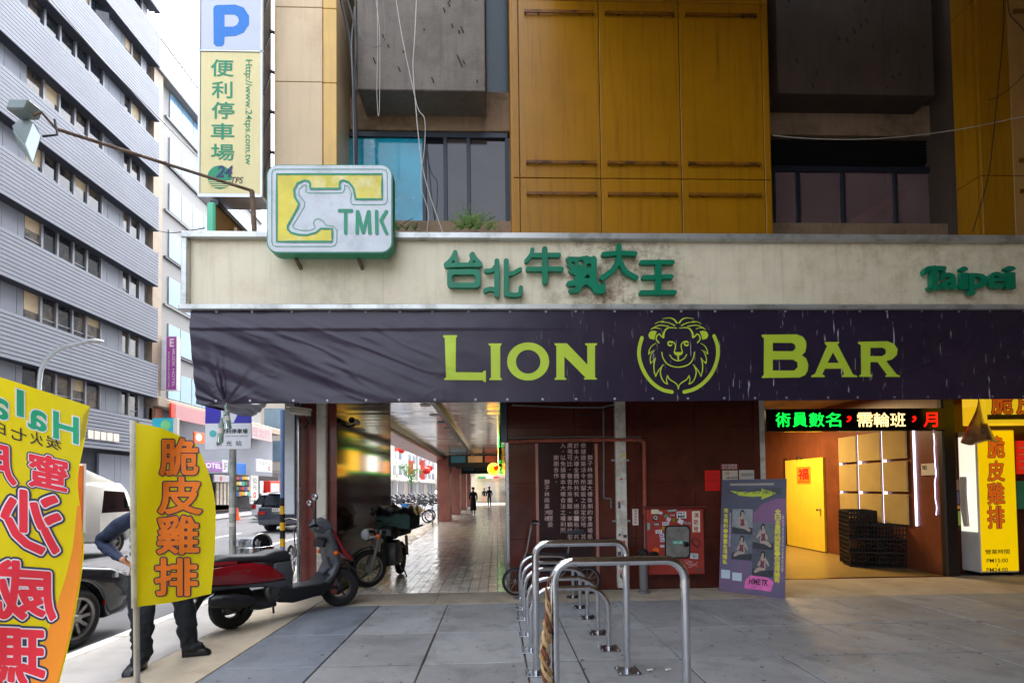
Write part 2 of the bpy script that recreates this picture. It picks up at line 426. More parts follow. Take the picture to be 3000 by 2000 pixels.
def stain_tint(key, x0, x1, col, amt, sc):                # brown run-off stain or warm bounce tint kept to one stretch of a surface
    m = MATS[key]; n = m.node_tree.nodes; L = m.node_tree.links.new; b = n['Principled BSDF']; old = b.inputs['Base Color'].links[0].from_socket
    g_ = n.new('ShaderNodeNewGeometry'); sp_ = n.new('ShaderNodeSeparateXYZ'); L(g_.outputs['Position'], sp_.inputs[0])
    a = n.new('ShaderNodeMapRange'); a.interpolation_type = 'SMOOTHSTEP'; a.inputs[1].default_value = x0; a.inputs[2].default_value = (x0 + x1) / 2; L(sp_.outputs['X'], a.inputs[0])
    c = n.new('ShaderNodeMapRange'); c.interpolation_type = 'SMOOTHSTEP'; c.inputs[1].default_value = x1; c.inputs[2].default_value = (x0 + x1) / 2; L(sp_.outputs['X'], c.inputs[0])
    t = n.new('ShaderNodeTexNoise'); t.inputs['Scale'].default_value = sc; t.inputs['Detail'].default_value = 8; t.inputs['Roughness'].default_value = .75; L(g_.outputs['Position'], t.inputs['Vector'])
    r = n.new('ShaderNodeMapRange'); r.inputs[1].default_value = .46; r.inputs[2].default_value = .66; r.inputs[4].default_value = amt; L(t.outputs['Fac'], r.inputs[0])
    m1 = n.new('ShaderNodeMath'); m1.operation = 'MINIMUM'; L(a.outputs[0], m1.inputs[0]); L(c.outputs[0], m1.inputs[1])
    m2 = n.new('ShaderNodeMath'); m2.operation = 'MULTIPLY'; L(m1.outputs[0], m2.inputs[0]); L(r.outputs[0], m2.inputs[1])
    x = n.new('ShaderNodeMix'); x.data_type = 'RGBA'; L(m2.outputs[0], x.inputs[0]); L(old, x.inputs[6]); x.inputs[7].default_value = (*lin(col), 1); L(x.outputs[2], b.inputs['Base Color'])
stain_tint('fascia_cream', .0, 3.2, '#6e4a28', .9, 5.5); stain_tint('fascia_cream', -3.2, -1.2, '#9a8a76', .3, 3.5); stain_tint('fascia_cream', 2.0, 11, '#a8905a', .55, 3)  # last call tints the right stretch for warm bounced light and falloff
# ------------------------------------------------------------------ setting: ground, road, walks
YW, YB, YU, YR = 7.47, 6.25, 7.1, 7.85
KX = -4.3
tag(G().box(-300, 300, -60, 600, -.5, -.16).build('ground', 'ground_earth'), kind='structure')
tag(G().box(-16.8, KX - .02, -40, 300, -.3, -.12).build('road', 'asphalt'), kind='structure')
tag(G().box(-30, -16.8, -40, 300, -.3, .0).build('far_pavement', mat('far_walk', '#77757a', .85, var=.12), bevel=.02), kind='structure')
side = tag(G().box(KX + .16, -3.262, -12, 60, -.3, -.004).build('pavement', 'concrete_walk'), kind='structure')
for i in range(24):
    y = -8 + i * 1.5
    G().box(KX, KX + .152, y, y + 1.492, -.3, 0.0).build('kerb_stone', 'kerb_stone', side, bevel=.012)
tag(G().box(-3.252, -2.555, -12, 60, -.3, 0).build('paved_strip', 'beige_grit', bevel=.004), kind='structure')
tag(G().box(-2.55, 12, -16, 8.6, -.3, -.014).build('plaza_base', 'joint_dark'), kind='structure')
paving = tag(G().box(-2.548, 11, -15, 2.48, -.28, -.002).build('plaza_paving', 'slab_grey'), kind='structure')
XJ = [-2.55, -1.64, -.70, .25, .74, 1.69, 2.65, 3.64, 4.56, 5.53, 6.5, 7.45, 8.4, 9.4]
YJ = [2.5, 3.47, 4.44, 5.4, 6.72]
for i in range(len(XJ) - 1):
    for j in range(len(YJ) - 1):
        j1 = .018 if rnd.random() < .5 else .010; dz = rnd.uniform(-.003, .002)
        G().box(XJ[i] + j1 / 2, XJ[i + 1] - j1 / 2, YJ[j] + j1 / 2, YJ[j + 1] - j1 / 2, -.1, dz).build('paving_slab', 'slab_blue' if i == 0 else 'slab_grey', paving, bevel=.006)
for x0, x1 in ((-2.55, -.9), (-.9, .8), (.8, 2.5), (2.5, 4.2)):
    G().box(x0 + .002, x1 - .002, 6.725, 7.46, -.1, -.001).build('border_slab', 'beige_grit', paving, bevel=.004)
for i in range(5):
    x0 = 4.2 + i * 1.0
    G().box(x0 + .003, x0 + .997, 6.725, 8.05, -.1, -.001).build('border_slab', 'beige_grit', paving, bevel=.004)
# lane markings and crossing paint on the road
mk = tag(G().box(-7.35, -7.2, 2, 40, -.119, -.116).build('lane_line', 'paint_white'), kind='structure')
for y in range(0, 70, 8):
    G().box(-10.6, -10.47, y, y + 4, -.119, -.1155).build('lane_dash', 'paint_white', mk)
G().box(-4.62, -4.5, -4, 60, -.119, -.1155).build('edge_line', 'paint_white', mk)

# ------------------------------------------------------------------ arcade floor
arc = tag(G().box(-3.25, .17, 7.47, 60, -.3, -.012).build('arcade_floor', 'joint_dark'), kind='structure')
TW = .153
tm = G().box(.004, TW - .004, .0018, TW - .0018, -.03, 0).mesh('floor_tile', 0)
ncol = 17; cnt = 0
for j in range(17):
    for i in range(ncol):
        o = link('floor_tile', tm, 'tile_arcade', arc); o.location = (-2.455 + i * TW, 7.478 + j * TW, rnd.uniform(-.002, .0005))
g = G()
for j in range(17, 300):
    y = 7.478 + j * TW
    for i in range(-5 if y > 11.3 else 0, ncol):
        x = -2.455 + i * TW; z = rnd.uniform(-.002, .0005)
        g.add([(x + .004, y + .002, z), (x + TW - .004, y + .002, z), (x + TW - .004, y + TW - .002, z), (x + .004, y + TW - .002, z)], [(0, 1, 2, 3)])
g2 = g.build('floor_tiles_beyond', 'tile_arcade', arc, smooth=0, norm=False); g2['kind'] = 'stuff'

# ------------------------------------------------------------------ the commercial building
B = thing('commercial_building', 'yellow panelled commercial building with red granite arcade on the right', 'building', (2, 9, 0), world=True)
def bpart(g, name, m, par=None, **k): return g.build(name, m, par or B, **k)
# lower wall slabs
XL, XR = .18, 4.22
wx = [XL]; p = at(1686, 1450, YW).x
for k in range(-1, 4):
    q = p + .955 * k
    if XL + .1 < q < XR - .1: wx.append(q)
wx.append(XR)
hz = [0, .80, 1.67, 2.54, 3.4]
core = bpart(G().box(XL + .02, XR - .02, YW + .04, YW + .4, 0, 4.2), 'wall_core', 'joint_dark')
for a, b in zip(wx, wx[1:]):
    for z0, z1 in zip(hz, hz[1:]):
        bpart(G().box(a + .002, b - .002, YW + rnd.uniform(0, .002), YW + .05, z0 + .002, z1 - .002), 'granite_slab', 'granite_wall', core, bevel=.002)
# arcade right-hand wall (runs back from the corner)
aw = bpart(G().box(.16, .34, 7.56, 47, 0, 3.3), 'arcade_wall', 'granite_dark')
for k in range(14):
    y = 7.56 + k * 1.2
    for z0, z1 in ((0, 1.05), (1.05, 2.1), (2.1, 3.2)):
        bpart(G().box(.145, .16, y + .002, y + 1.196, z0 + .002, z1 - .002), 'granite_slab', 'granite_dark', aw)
bpart(G().box(.13, .19, YW - .01, YW + .085, 0, 2.32), 'corner_trim', 'steel', bevel=.008)
bpart(G().box(.06, .17, YW - .02, YW + .07, 2.32, 3.4), 'corner_trim', 'alu_dark', bevel=.008)
# piers
def pier(x0, x1, y0, y1, front, sidem, ztop=3.25):
    c = bpart(G().box(x0 + .02, x1 - .02, y0 + .02, y1 - .02, 0, ztop), 'pier', 'joint_dark')
    zs = [0, .86, 1.72, 2.58, ztop]
    for a, b in zip(zs, zs[1:]):
        bpart(G().box(x0, x1, y0, y0 + .02, a + .0015, b - .0015), 'granite_slab', front, c, bevel=.002)
        n = max(1, round((y1 - y0) / 1.2))
        for k in range(n):
            ya = y0 + .021 + (y1 - y0 - .021) * k / n; yb = y0 + .021 + (y1 - y0 - .021) * (k + 1) / n
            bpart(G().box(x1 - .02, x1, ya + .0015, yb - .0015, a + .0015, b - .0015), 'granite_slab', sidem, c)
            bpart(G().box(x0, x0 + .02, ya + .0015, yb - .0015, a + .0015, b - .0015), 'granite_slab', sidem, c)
    return c
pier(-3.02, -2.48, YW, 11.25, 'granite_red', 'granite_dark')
for y in (23.5, 29.6, 35.7, 41.8): pier(-2.94, -2.31, y, y + 1.0, 'granite_pink', 'granite_pink')
# arcade ceiling of polished metal strips
cl = bpart(G().box(-3.3, .16, 7.5, 47, 3.26, 3.6), 'arcade_ceiling', 'dark_void')
sm = G().add([(-1.35, 0, 0), (1.3, 0, 0), (1.3, .012, -.014), (-1.35, .012, -.014), (1.3, .132, -.014), (-1.35, .132, -.014), (1.3, .146, 0), (-1.35, .146, 0)],
             [(0, 1, 2, 3), (3, 2, 4, 5), (5, 4, 6, 7)]).mesh('ceiling_strip', 20)
for k in range(110):
    o = link('ceiling_strip', sm, 'ceiling_metal', cl); o.location = (-1.2, 8.2 + k * .15, 3.235); o.rotation_euler = (rnd.uniform(-.03, .03), 0, 0)
bpart(G().box(-2.55, .15, 24.8, 46, 3.2, 3.24), 'ceiling_panel', 'ceiling_metal', cl)
bpart(G().box(-3.35, -2.56, 7.5, 47, 3.0, 3.5), 'edge_beam', 'granite_pink', bevel=.01)
bpart(G().box(-2.55, -2.5, 11.3, 47, 3.08, 3.22), 'edge_trim', 'alu_dark')
bpart(G().box(-1.17, -1.07, 7.8, 22.5, 3.12, 3.215), 'cable_trough', 'alu_dark')
for k in range(7):
    y = 9.2 + k * 1.25
    d = bpart(G().lathe((-1.36, y, 3.215), (0, 0, -1), [(.10, 0), (.11, .012), (.09, .016), (.08, .004)], 16), 'downlight', 'alu')
# hanging sign frames across the arcade
for Y, z0, z1, cols in ((22.6, 2.62, 3.2, ('#3f7f9a', '#d8b98c', '#c4685a')), (26.6, 2.72, 3.05, ('#2c4a5c', '#c9c2b0', '#3a3a3c')), (31, 2.55, 3.1, ('#3f7f9a', '#4a4a4c', '#6a6a6c'))):
    h = thing('hanging_sign_frame', {22.6: 'dark framed hanging sign with blue, tan and salmon panels across the arcade', 26.6: 'thin dark hanging sign frame behind the tri-coloured one',
              31: 'small dark hanging frame with a blue panel deep in the arcade'}[Y], 'sign', (-1.1, Y, z0), world=True)
    G().box(-2.28, .12, Y, Y + .12, z0, z1).build('frame', 'black', h, bevel=.01)
    for k in range(3):
        a = -2.2 + k * .8
        G().box(a + .04, a + .72, Y - .012, Y, z0 + (z1 - z0) * .36, z1 - .06).build('panel', mat('hs%s%d' % (Y, k), cols[k], .4), h)
    for x in (-2.0, -.1): G().box(x, x + .02, Y + .04, Y + .06, z1, 3.24).build('hanger', 'alu', h)
# passage behind the opening: floor, side wall, back wall, ceiling
PX = 7.72
tag(G().box(4.22, PX + .02, 8.06, 14.5, -.3, -.003).build('passage_floor', mat('passage_floor', '#98804c', .34, var=.12, vs=1.5, dirt_glare='#6a5836', da=.4, ds=1.5)), kind='structure')
G().box(4.2, PX, 7.98, 8.05, -.1, .006).build('threshold', 'granite_wall', B)
pw = bpart(G().box(PX, PX + .25, 8.1, 14.4, 0, 3.4), 'passage_wall', 'wood_brown')
bpart(G().box(3.9, PX + .2, 14.4, 14.6, 0, 3.4), 'passage_back_wall', 'wood_brown')
bpart(G().box(3.9, 4.22, 7.9, 14.4, 0, 3.4), 'passage_left_wall', 'granite_wall')
bpart(G().box(3.9, PX + .2, 7.5, 14.5, 3.4, 3.6), 'passage_ceiling', 'concrete_brown')
bpart(G().box(4.19, 4.27, YW - .015, YW + .3, 0, 3.4), 'jamb_trim', 'white_channel', bevel=.006)
bpart(G().box(PX - .03, PX + .2, 7.98, 8.095, 0, 3.4), 'corner_post', mat('post_dark', '#2c2420', .4), bevel=.02)
# front wall right of the passage
wr = bpart(G().box(PX + .1, 11.5, 8.3, 8.6, 0, 4.2), 'shop_wall', 'granite_wall')
# slab over the walls, hidden behind canopy
bpart(G().box(-3.3, 11.5, 7.5, 9.5, 3.62, 4.6), 'floor_beam', 'concrete_brown')
# ---- upper floors
zj = at(1700, 522, YU).z; ztop = at(1700, 2, YU).z
rows = [(4.6, zj), (zj, ztop), (ztop, ztop + 2.62), (ztop + 2.62, 12.2)]
cols = [at(x, 400, YU).x for x in (1503, 1522, 1759, 1995, 2238, 2258)]
back = bpart(G().box(cols[0] + .05, cols[-1] - .05, YU + .04, 9.2, 4.6, 12.2), 'block_core', 'concrete_brown')
for a, b in zip(cols, cols[1:]):
    for z0, z1 in rows:
        pn = bpart(G().box(a + .006, b - .006, YU, YU + .05, z0 + .006, z1 - .006), 'yellow_panel', 'yellow_panel', bevel=.006)
        if b - a > .5:
            for zr in ([z1 - .26] if z0 < 4.7 else [z0 + .22, z1 - .22]):
                g = G().box(a + .09, b - .08, YU - .045, YU - .03, zr - .022, zr + .022)
                for q in (a + .10, a + .3, b - .3, b - .10): g.box(q, q + .02, YU - .03, YU, zr - .02, zr + .035)
                g.build('rail', 'yellow_rail', pn)
for x in (cols[0], cols[-1]): bpart(G().box(x - .03, x + .03, YU + .055, 9, 4.6, 12.2), 'block_side', 'yellow_panel')
# cream corner column on the left
cx = [at(803, 300, YU).x, at(945, 300, YU).x, at(985, 300, YU).x]
bpart(G().box(cx[0] + .03, cx[2] - .03, YU + .05, 8.8, 4.6, 12.2), 'column_core', 'cream_panel')
zc = [4.6, at(900, 240, YU).z, at(900, 22, YU).z, 10.9, 12.2]
for z0, z1 in zip(zc, zc[1:]):
    bpart(G().box(cx[0], cx[1] - .004, YU, YU + .06, z0 + .004, z1 - .004), 'cream_panel', 'cream_panel', bevel=.006)
    bpart(G().box(cx[1] + .004, cx[2], YU + .012, YU + .06, z0 + .004, z1 - .004), 'cream_panel', mat('cream_strip', '#d9b060', .42, var=.08, streak=.15), bevel=.006)
    bpart(G().box(cx[0] - .004, cx[0] + .028, YU + .064, 8.8, z0 + .004, z1 - .004), 'cream_panel', 'cream_panel')
# right-hand yellow pillar, standing forward
px0 = at(2868, 300, 6.95).x
bpart(G().box(px0 + .03, 11.5, 7.0, 9.2, 4.6, 12.2), 'pillar_core', mat('concrete_shaded', '#4a3c32', .9, var=.15, vs=1.5, bump=.4, bs=45, streak=.3))  # concrete darkened in colour for the shade of the recess
for z0, z1 in rows:
    bpart(G().box(px0, 7.95, 6.95, 7.0, z0 + .006, z1 - .006), 'yellow_panel', 'yellow_panel', bevel=.006)
    q = bpart(G().box(7.96, 9.4, 6.95, 7.0, z0 + .006, z1 - .006), 'yellow_panel', mat('tan_panel', '#b0864a', .4, var=.08, streak=.2), bevel=.006)
    for zr in ([z1 - .26] if z0 < 4.7 else [z0 + .22, z1 - .22]): G().box(8.02, 9.3, 6.90, 6.925, zr - .022, zr + .022).box(8.05, 8.07, 6.925, 6.95, zr - .02, zr + .02).build('rail', 'yellow_rail', q)
    bpart(G().box(px0 - .01, px0 + .028, 7.004, 7.34, z0 + .006, z1 - .006), 'yellow_panel', 'yellow_panel')
# recessed bays: lintel, concrete box, windows
def bay(x0, x1, pb, slots, hidden):
    Y2 = YR
    b = bpart(G().box(x0, x1, Y2 + .9, Y2 + 1.2, 4.6, 12.2), 'bay_back', 'dark_void')
    zl = at(1250, 388, Y2).z; zt = at(1250, 282, Y2 - .1).z
    bpart(G().box(x0, x1, Y2 - .05, Y2 + .3, zl, zt), 'lintel', 'concrete_brown', bevel=.01)
    bpart(G().box(x0, x1, Y2 + .05, Y2 + .3, zt, zt + .22), 'lintel', 'concrete_brown', bevel=.01)
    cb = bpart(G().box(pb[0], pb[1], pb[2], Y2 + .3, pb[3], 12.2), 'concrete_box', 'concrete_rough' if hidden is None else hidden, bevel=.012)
    for k in range(26):
        qx = rnd.uniform(pb[0] + .1, pb[1] - .1); qz = rnd.uniform(pb[3] + .1, pb[3] + 2.2); l = rnd.uniform(.01, .05)
        G().obox((qx, pb[2] - .004, qz), (.008, 0, .004), (0, .004, 0), (-l * .4, 0, l)).build('rusted_tie', 'rust_spot', cb)
    bpart(G().box(x0, x1, Y2 - .3, Y2 + .3, 4.6, at(1250, 676, Y2).z), 'sill', 'concrete_brown')
    for (a, c, m) in slots: bpart(G().box(a, c, Y2 + .31, Y2 + .36, zt + .22, 12.2), 'slot_window', m)
    return zl
zl = bay(cx[2] - .02, cols[0] + .02, (at(1046, 150, 7.28).x, at(1421, 150, 7.28).x, 7.28, at(1250, 265, 7.28).z),
         [(at(1000, 100, 8.16).x - .4, at(1044, 100, 8.16).x, 'paper'), (at(1424, 100, 8.16).x, cols[0], mat('slot_teal', '#123a44', .15))], None)
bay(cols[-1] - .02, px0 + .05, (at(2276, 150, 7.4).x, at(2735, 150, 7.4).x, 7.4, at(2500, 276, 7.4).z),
    [(at(2735, 100, 8.16).x, at(2775, 100, 8.16).x, mat('slot_green', '#8fb0a4', .2))], mat('concrete_shaded', '#3a2e26', .9, var=.15, vs=1.5, bump=.4, bs=45, streak=.3))  # box darker than the left one: recess shade put into the colour
def window(xs, ya, yb, mats_, Y, name, tr=None):
    # xs: pixel edges of mullion centre lines
    X = [at(x, 600, Y).x for x in xs]; z1 = at(1250, ya, Y).z; z0 = at(1250, yb, Y).z
    wd = bpart(G().box(X[0], X[-1], Y - .03, Y + .05, z1 - .09, z1).box(X[0], X[-1], Y - .03, Y + .05, z0, z0 + .06), name, 'frame_navy', bevel=.006)
    for i, x in enumerate(X):
        h = .05 if i in (0, len(X) - 1) else .03
        bpart(G().box(x - h, x + h, Y - .028, Y + .045, z0 + .061, z1 - .091), 'mullion', 'frame_navy', wd, bevel=.004)
    for i in range(len(X) - 1):
        bpart(G().box(X[i] + .02, X[i + 1] - .02, Y + .005 + .012 * (i % 2), Y + .011 + .012 * (i % 2), z0 + .05, z1 - .08), 'pane', mats_[i], wd)
        bpart(G().box(X[i] + .032, X[i + 1] - .032, Y - .012, Y + .03, z0 + .061, z0 + .1), 'sash', 'frame_navy', wd)
    return wd
window((1004, 1244, 1306, 1374, 1490), 390, 672, ('glass_teal', 'glass_dark', 'glass_brown', 'glass_brown'), YR, 'window')
window((2262, 2338, 2470, 2623, 2768), 478, 672, (mat('glass_mauve', '#947c80', .12, var=.15, vs=1.5, alpha=.5, dirt_glare='#8a7478', da=.4, ds=1.2),) * 4, YR, 'window')
bpart(G().bar(at(2478, 668, YR + .25), at(2680, 548, YR + .6), .16, .16), 'reflection_bar', 'pink_reflection')  # bar behind the glass stands in for a slanted pink reflection
# louvre band above the right window
lx0, lx1 = at(2264, 440, YR).x, at(2768, 440, YR).x; lz0, lz1 = at(2500, 476, YR).z, at(2500, 408, YR).z
lv = bpart(G().box(lx0, lx1, YR + .1, YR + .14, lz0, lz1), 'louvre_band', 'black')
for k in range(7): bpart(G().obox(((lx0 + lx1) / 2, YR + .05, lz0 + .03 + k * (lz1 - lz0) / 7), ((lx1 - lx0) / 2, 0, 0), (0, .035, -.02), (0, .003, .005)), 'slat', 'black', lv)
# unseen slab, wings and upper storeys, placed and sized to cut the sky light
bpart(G().box(.9, 12, -14, 7.05, 9.35, 10.4), 'unseen_overhang', 'concrete_brown')
bpart(G().box(10.6, 12, -14, 8.3, -.2, 12.2), 'unseen_side_wing', 'concrete_brown')
bpart(G().box(.0, 12, -32, -13, -.2, 16), 'unseen_back_wing', 'concrete_brown')
bpart(G().box(-3.3, 12, 7.9, 48, 12.2, 27), 'upper_storeys', 'office_tile')
bpart(G().box(-3.3, .3, 9.1, 48, 3.7, 12.2), 'street_facade', 'office_tile')
# ------------------------------------------------------------------ canopy with the long fascia sign and the banner
def zm(ox, oy, k, Y): return lambda x, y: pz(ox + x / k, oy + y / k, Y)
FX0, FX1 = at(538, 690, YB).x, 9.6
Z0, Z1 = 3.965, 4.975
fs = thing('fascia_sign', 'long cream fascia sign with raised green letters above the purple banner', 'sign', (2, YB, Z0), world=True)
G().box(FX0 + .02, FX1, YB + .06, 7.05, Z0 - .02, Z1 - .02).build('sign_box', 'box_frame', fs)
px = [FX0 + .06, at(1120, 800, YB).x, at(1560, 800, YB).x, at(1830, 800, YB).x, at(2300, 800, YB).x, at(2750, 800, YB).x, FX1]
for a, b in zip(px, px[1:]): G().box(a + .0015, b - .0015, YB + .05, YB + .062, Z0 + .05, Z1 - .08).build('face_panel', 'fascia_cream', fs)
G().box(FX0 - .02, FX1, YB - .03, YB + .08, Z1 - .085, Z1 + .0).build('frame_top', 'box_frame', fs, bevel=.01)
G().box(FX0 - .04, FX1, YB - .05, YB + .08, Z0 - .025, Z0 + .05).build('frame_bottom', 'box_frame', fs, bevel=.012)
G().box(FX0 - .02, FX0 + .06, YB - .028, YB + .08, Z0 + .052, Z1 - .087).build('frame_side', 'box_frame', fs, bevel=.01)
YL = YB - .045
z5 = zm(1250, 680, 2.767, YL); z6 = zm(2000, 680, 2.352, YL)
mL = XZ(YL)
def strokes(L, wds, zf, kk, name, par, m, th=.06):
    g = G()
    for i, P in enumerate(L):
        wd = wds[i] if isinstance(wds, list) else wds
        Q = [zf(*p) for p in P]
        if len(Q) > 2: Q = [(q.x, q.y) for q in catmull([V((a, b, 0)) for a, b in Q], 5)]
        g.ribbon(Q, wd * kk, mL, th, n0=i * .0006)
    return g.build(name, m, par, smooth=30)
K5 = YL / FPX / 2.767; K6 = YL / FPX / 2.352
GL = 'green_letter'
strokes([[(232, 160), (205, 215), (155, 262)], [(155, 268), (300, 264), (435, 262)], [(372, 175), (395, 215), (435, 258)], [(228, 170), (236, 225), (250, 255)], [(360, 185), (365, 225), (350, 250)]], [36, 36, 36, 30, 30], z5, K5, 'letter', fs, GL)
g = G(); g.plate([z5(*p) for p in rrect(165, 435, 300, 448, 34)], mL, .06, [[z5(*p) for p in rrect(203, 397, 342, 408, 28)]])
g.build('letter', GL, fs, smooth=30)
strokes([[(570, 232), (568, 505)], [(482, 312), (530, 306), (565, 270)], [(475, 472), (520, 458), (565, 470)]], [42, 34, 36], z5, K5, 'letter', fs, GL)
strokes([[(645, 232), (645, 498)], [(760, 298), (700, 330), (655, 340)], [(648, 500), (720, 508), (758, 495), (764, 448)]], [42, 32, 36], z5, K5, 'letter', fs, GL)
strokes([[(958, 135), (960, 398)], [(857, 140), (848, 180), (808, 232)], [(845, 186), (1072, 184)], [(820, 298), (1095, 297)]], [46, 34, 38, 38], z5, K5, 'letter', fs, GL)
g = G(); g.plate([z5(*p) for p in [(1128, 215), (1150, 198), (1240, 200), (1300, 188), (1330, 200), (1365, 190), (1380, 215), (1380, 395), (1400, 425), (1425, 425), (1435, 402), (1450, 410), (1452, 478), (1430, 496), (1362, 492), (1335, 450), (1290, 420), (1262, 440), (1236, 488), (1165, 492), (1150, 470), (1205, 448), (1208, 430), (1150, 438), (1130, 420), (1145, 398), (1200, 385), (1205, 345), (1160, 325), (1150, 308), (1175, 300), (1140, 265), (1150, 245)]],
     mL, .06, [[z5(*p) for p in circ(1188, 252, 15, 12)], [z5(*p) for p in circ(1252, 246, 23, 14)], [z5(*p) for p in circ(1316, 270, 20, 14)], [z5(*p) for p in [(1280, 370), (1300, 340), (1322, 350), (1322, 375)]]])
g.build('letter', GL, fs, smooth=30)
strokes([[(1435, 178), (1560, 168), (1690, 172)], [(1560, 108), (1556, 215), (1510, 305), (1425, 368)], [(1566, 225), (1610, 310), (1700, 368)]], [40, 44, 40], z5, K5, 'letter', fs, GL)
strokes([[(1745, 243), (1995, 242)], [(1762, 366), (1985, 358)], [(1742, 488), (2012, 486)], [(1880, 243), (1880, 487)]], [38, 38, 38, 50], z5, K5, 'letter', fs, GL)
strokes([[(1678, 268), (1700, 248), (1805, 248)], [(1738, 250), (1738, 380)], [(1705, 382), (1775, 382)], [(1805, 250), (1805, 278)], [(1682, 262), (1672, 285)]], [32, 46, 22, 16, 16], z6, K6, 'letter', fs, GL)
for ch, a, b, c, d in (('a', 1788, 1900, 392, 278), ('i', 1918, 1968, 392, 236), ('p', 1978, 2104, 428, 282), ('e', 2112, 2216, 388, 272), ('i', 2226, 2296, 388, 232)):
    p0 = z6(a, c); p1 = z6(b, d)
    G().text(ch, mL, p0[0], p1[0], p0[1], p1[1], bold=.022, th=.05).build('letter', GL, fs, smooth=0)
for sx in (1150, 1245, 1320, 1460, 1560, 1625, 1700, 1850, 1960):
    q = z5(sx - 1000 if sx > 1900 else sx - 900, 400)
# canopy under the sign
cn = thing('entrance_canopy', 'dark steel canopy frame carrying the fascia sign and banner', 'canopy', (2, 6.9, 2.75), world=True)
G().box(-3.86, FX1, YB + .03, YB + .09, 2.75, 2.81).build('front_rail', 'canopy_steel', cn)
G().box(-3.86, FX1, YB + .03, YB + .09, 3.86, 3.93).build('top_rail', 'canopy_steel', cn)
for k in range(10):
    x = -3.85 + k * 1.42
    G().box(x, x + .05, YB + .03, YB + .08, 2.82, 3.85).build('upright', 'canopy_steel', cn)
    G().box(x, x + .05, YB + .1, YW + .02, 3.2, 3.26).build('joist', 'canopy_steel', cn)
G().box(-3.8, FX1, YB + .12, 7.5, 3.28, 3.30).build('soffit', mat('soffit', '#4a3c32', .8, var=.15), cn)

# ---- banner cloth
BX0, BX1 = at(560, 905, YB).x, 9.4
BZ1, BZ0 = 3.955, 2.725
bp = at(664, 1180, YB)                         # where the bottle is tied on
def vn(x, y, seed=0):                          # smooth value noise
    def h(i, j): v = math.sin(i * 127.1 + j * 311.7 + seed * 74.7) * 43758.5453; return v - math.floor(v)
    i, j = math.floor(x), math.floor(y); fx, fy = x - i, y - j; fx = fx * fx * (3 - 2 * fx); fy = fy * fy * (3 - 2 * fy)
    return (h(i, j) * (1 - fx) + h(i + 1, j) * fx) * (1 - fy) + (h(i, j + 1) * (1 - fx) + h(i + 1, j + 1) * fx) * fy
def bdep(X, Z):
    t = (Z - BZ0) / (BZ1 - BZ0); lf = max(0., min(1., (1.0 - X) / 3.2)); lf2 = lf * lf * (3 - 2 * lf)
    env = max(0., math.sin(PI * min(1, max(0, t * 1.02)))) ** .5
    q = X * .42 + Z; a = X - Z * .42            # q runs across the long diagonal folds, a along them
    d = lf2 * env * (.085 * (vn(q * 2.6, a * .55, 1) - .5) + .036 * (vn(q * 7, a * 1.1, 2) - .5) + .016 * (vn(q * 17, a * 2.6, 3) - .5))
    cr = abs(vn(q * 4.2, a * .8, 5) - .5)
    d += .012 * lf2 * max(0, 1 - cr * 9) * env + .006 * lf2 * max(0, 1 - abs(vn(X * 2 + Z * 5, Z * 2 - X * 3, 8) - .5) * 16) * (1 - t)
    dx = X - bp.x; rr = math.hypot(dx, Z - BZ0); ang = math.atan2(Z - BZ0 + .02, dx)
    if X < bp.x + 1.2:
        k = max(0, 1 - rr / 1.25); d += .05 * k * (vn(ang * 6.5, rr * .6, 4) - .5) * min(1, rr * 6) * (1 if dx > 0 else 1.7)
    hf = max(0., min(1., (1.4 - X) / 2.5))
    sm_ = min(1., max(0., (t - .765) / .03)); d += hf * sm_ * sm_ * (3 - 2 * sm_) * (.024 - .05 * max(0., t - .79) / .21)
    d += .020 * (vn(X * .9, Z * 1.7, 6) - .5) * env + .007 * (vn(X * 5, Z * 3.5, 7) - .5)
    if X > 5: d += min(1, (X - 5)) * (.03 * (vn(X * 2 + Z * 2, Z * 5 - X, 9) - .5) + .012 * max(0, 1 - abs(vn(X * 4, Z * 5 - X * 2, 10) - .5) * 12))
    for k in range(7):                            # slack between the eyelets
        pass
    return d
def bleft(Z): t = (Z - BZ0) / (BZ1 - BZ0); return BX0 + .085 * (1 - t) ** 1.3
def bmap(X, Z, n): return V((X, YB - .015 - bdep(X, Z) * .8 - n, Z))
bn = thing('purple_banner', 'dark purple vinyl banner with yellow-green lettering and a lion emblem', 'banner', (2, YB, 2.7), world=True)
NU, NV = 620, 76
def bf(u, v):
    Z = BZ0 + (BZ1 - BZ0) * v; X = bleft(Z) + (BX1 - bleft(Z)) * u ** 1.25; return bmap(X, Z, 0)
m = mat('banner', '#271c33', .38, var=.12, vs=.8, spec=.6, dirt_glare='#3a2a3c', da=.4, ds=.6)
nn = m.node_tree.nodes; LK = m.node_tree.links.new; b_ = nn['Principled BSDF']
geo = nn.new('ShaderNodeNewGeometry'); mp_ = nn.new('ShaderNodeMapping'); mp_.inputs['Scale'].default_value = (26, 1, 3.2); LK(geo.outputs['Position'], mp_.inputs[0])
n1 = nn.new('ShaderNodeTexNoise'); n1.inputs['Scale'].default_value = 1.0; n1.inputs['Detail'].default_value = 3; LK(mp_.outputs[0], n1.inputs['Vector'])
mr = nn.new('ShaderNodeMapRange'); mr.inputs[1].default_value = .655; mr.inputs[2].default_value = .73; LK(n1.outputs['Fac'], mr.inputs[0])
sx = nn.new('ShaderNodeSeparateXYZ'); LK(geo.outputs['Position'], sx.inputs[0])
m2 = nn.new('ShaderNodeMapRange'); m2.inputs[1].default_value = .2; m2.inputs[2].default_value = 2.6; LK(sx.outputs['X'], m2.inputs[0])
mu = nn.new('ShaderNodeMath'); mu.operation = 'MULTIPLY'; LK(mr.outputs[0], mu.inputs[0]); LK(m2.outputs[0], mu.inputs[1])
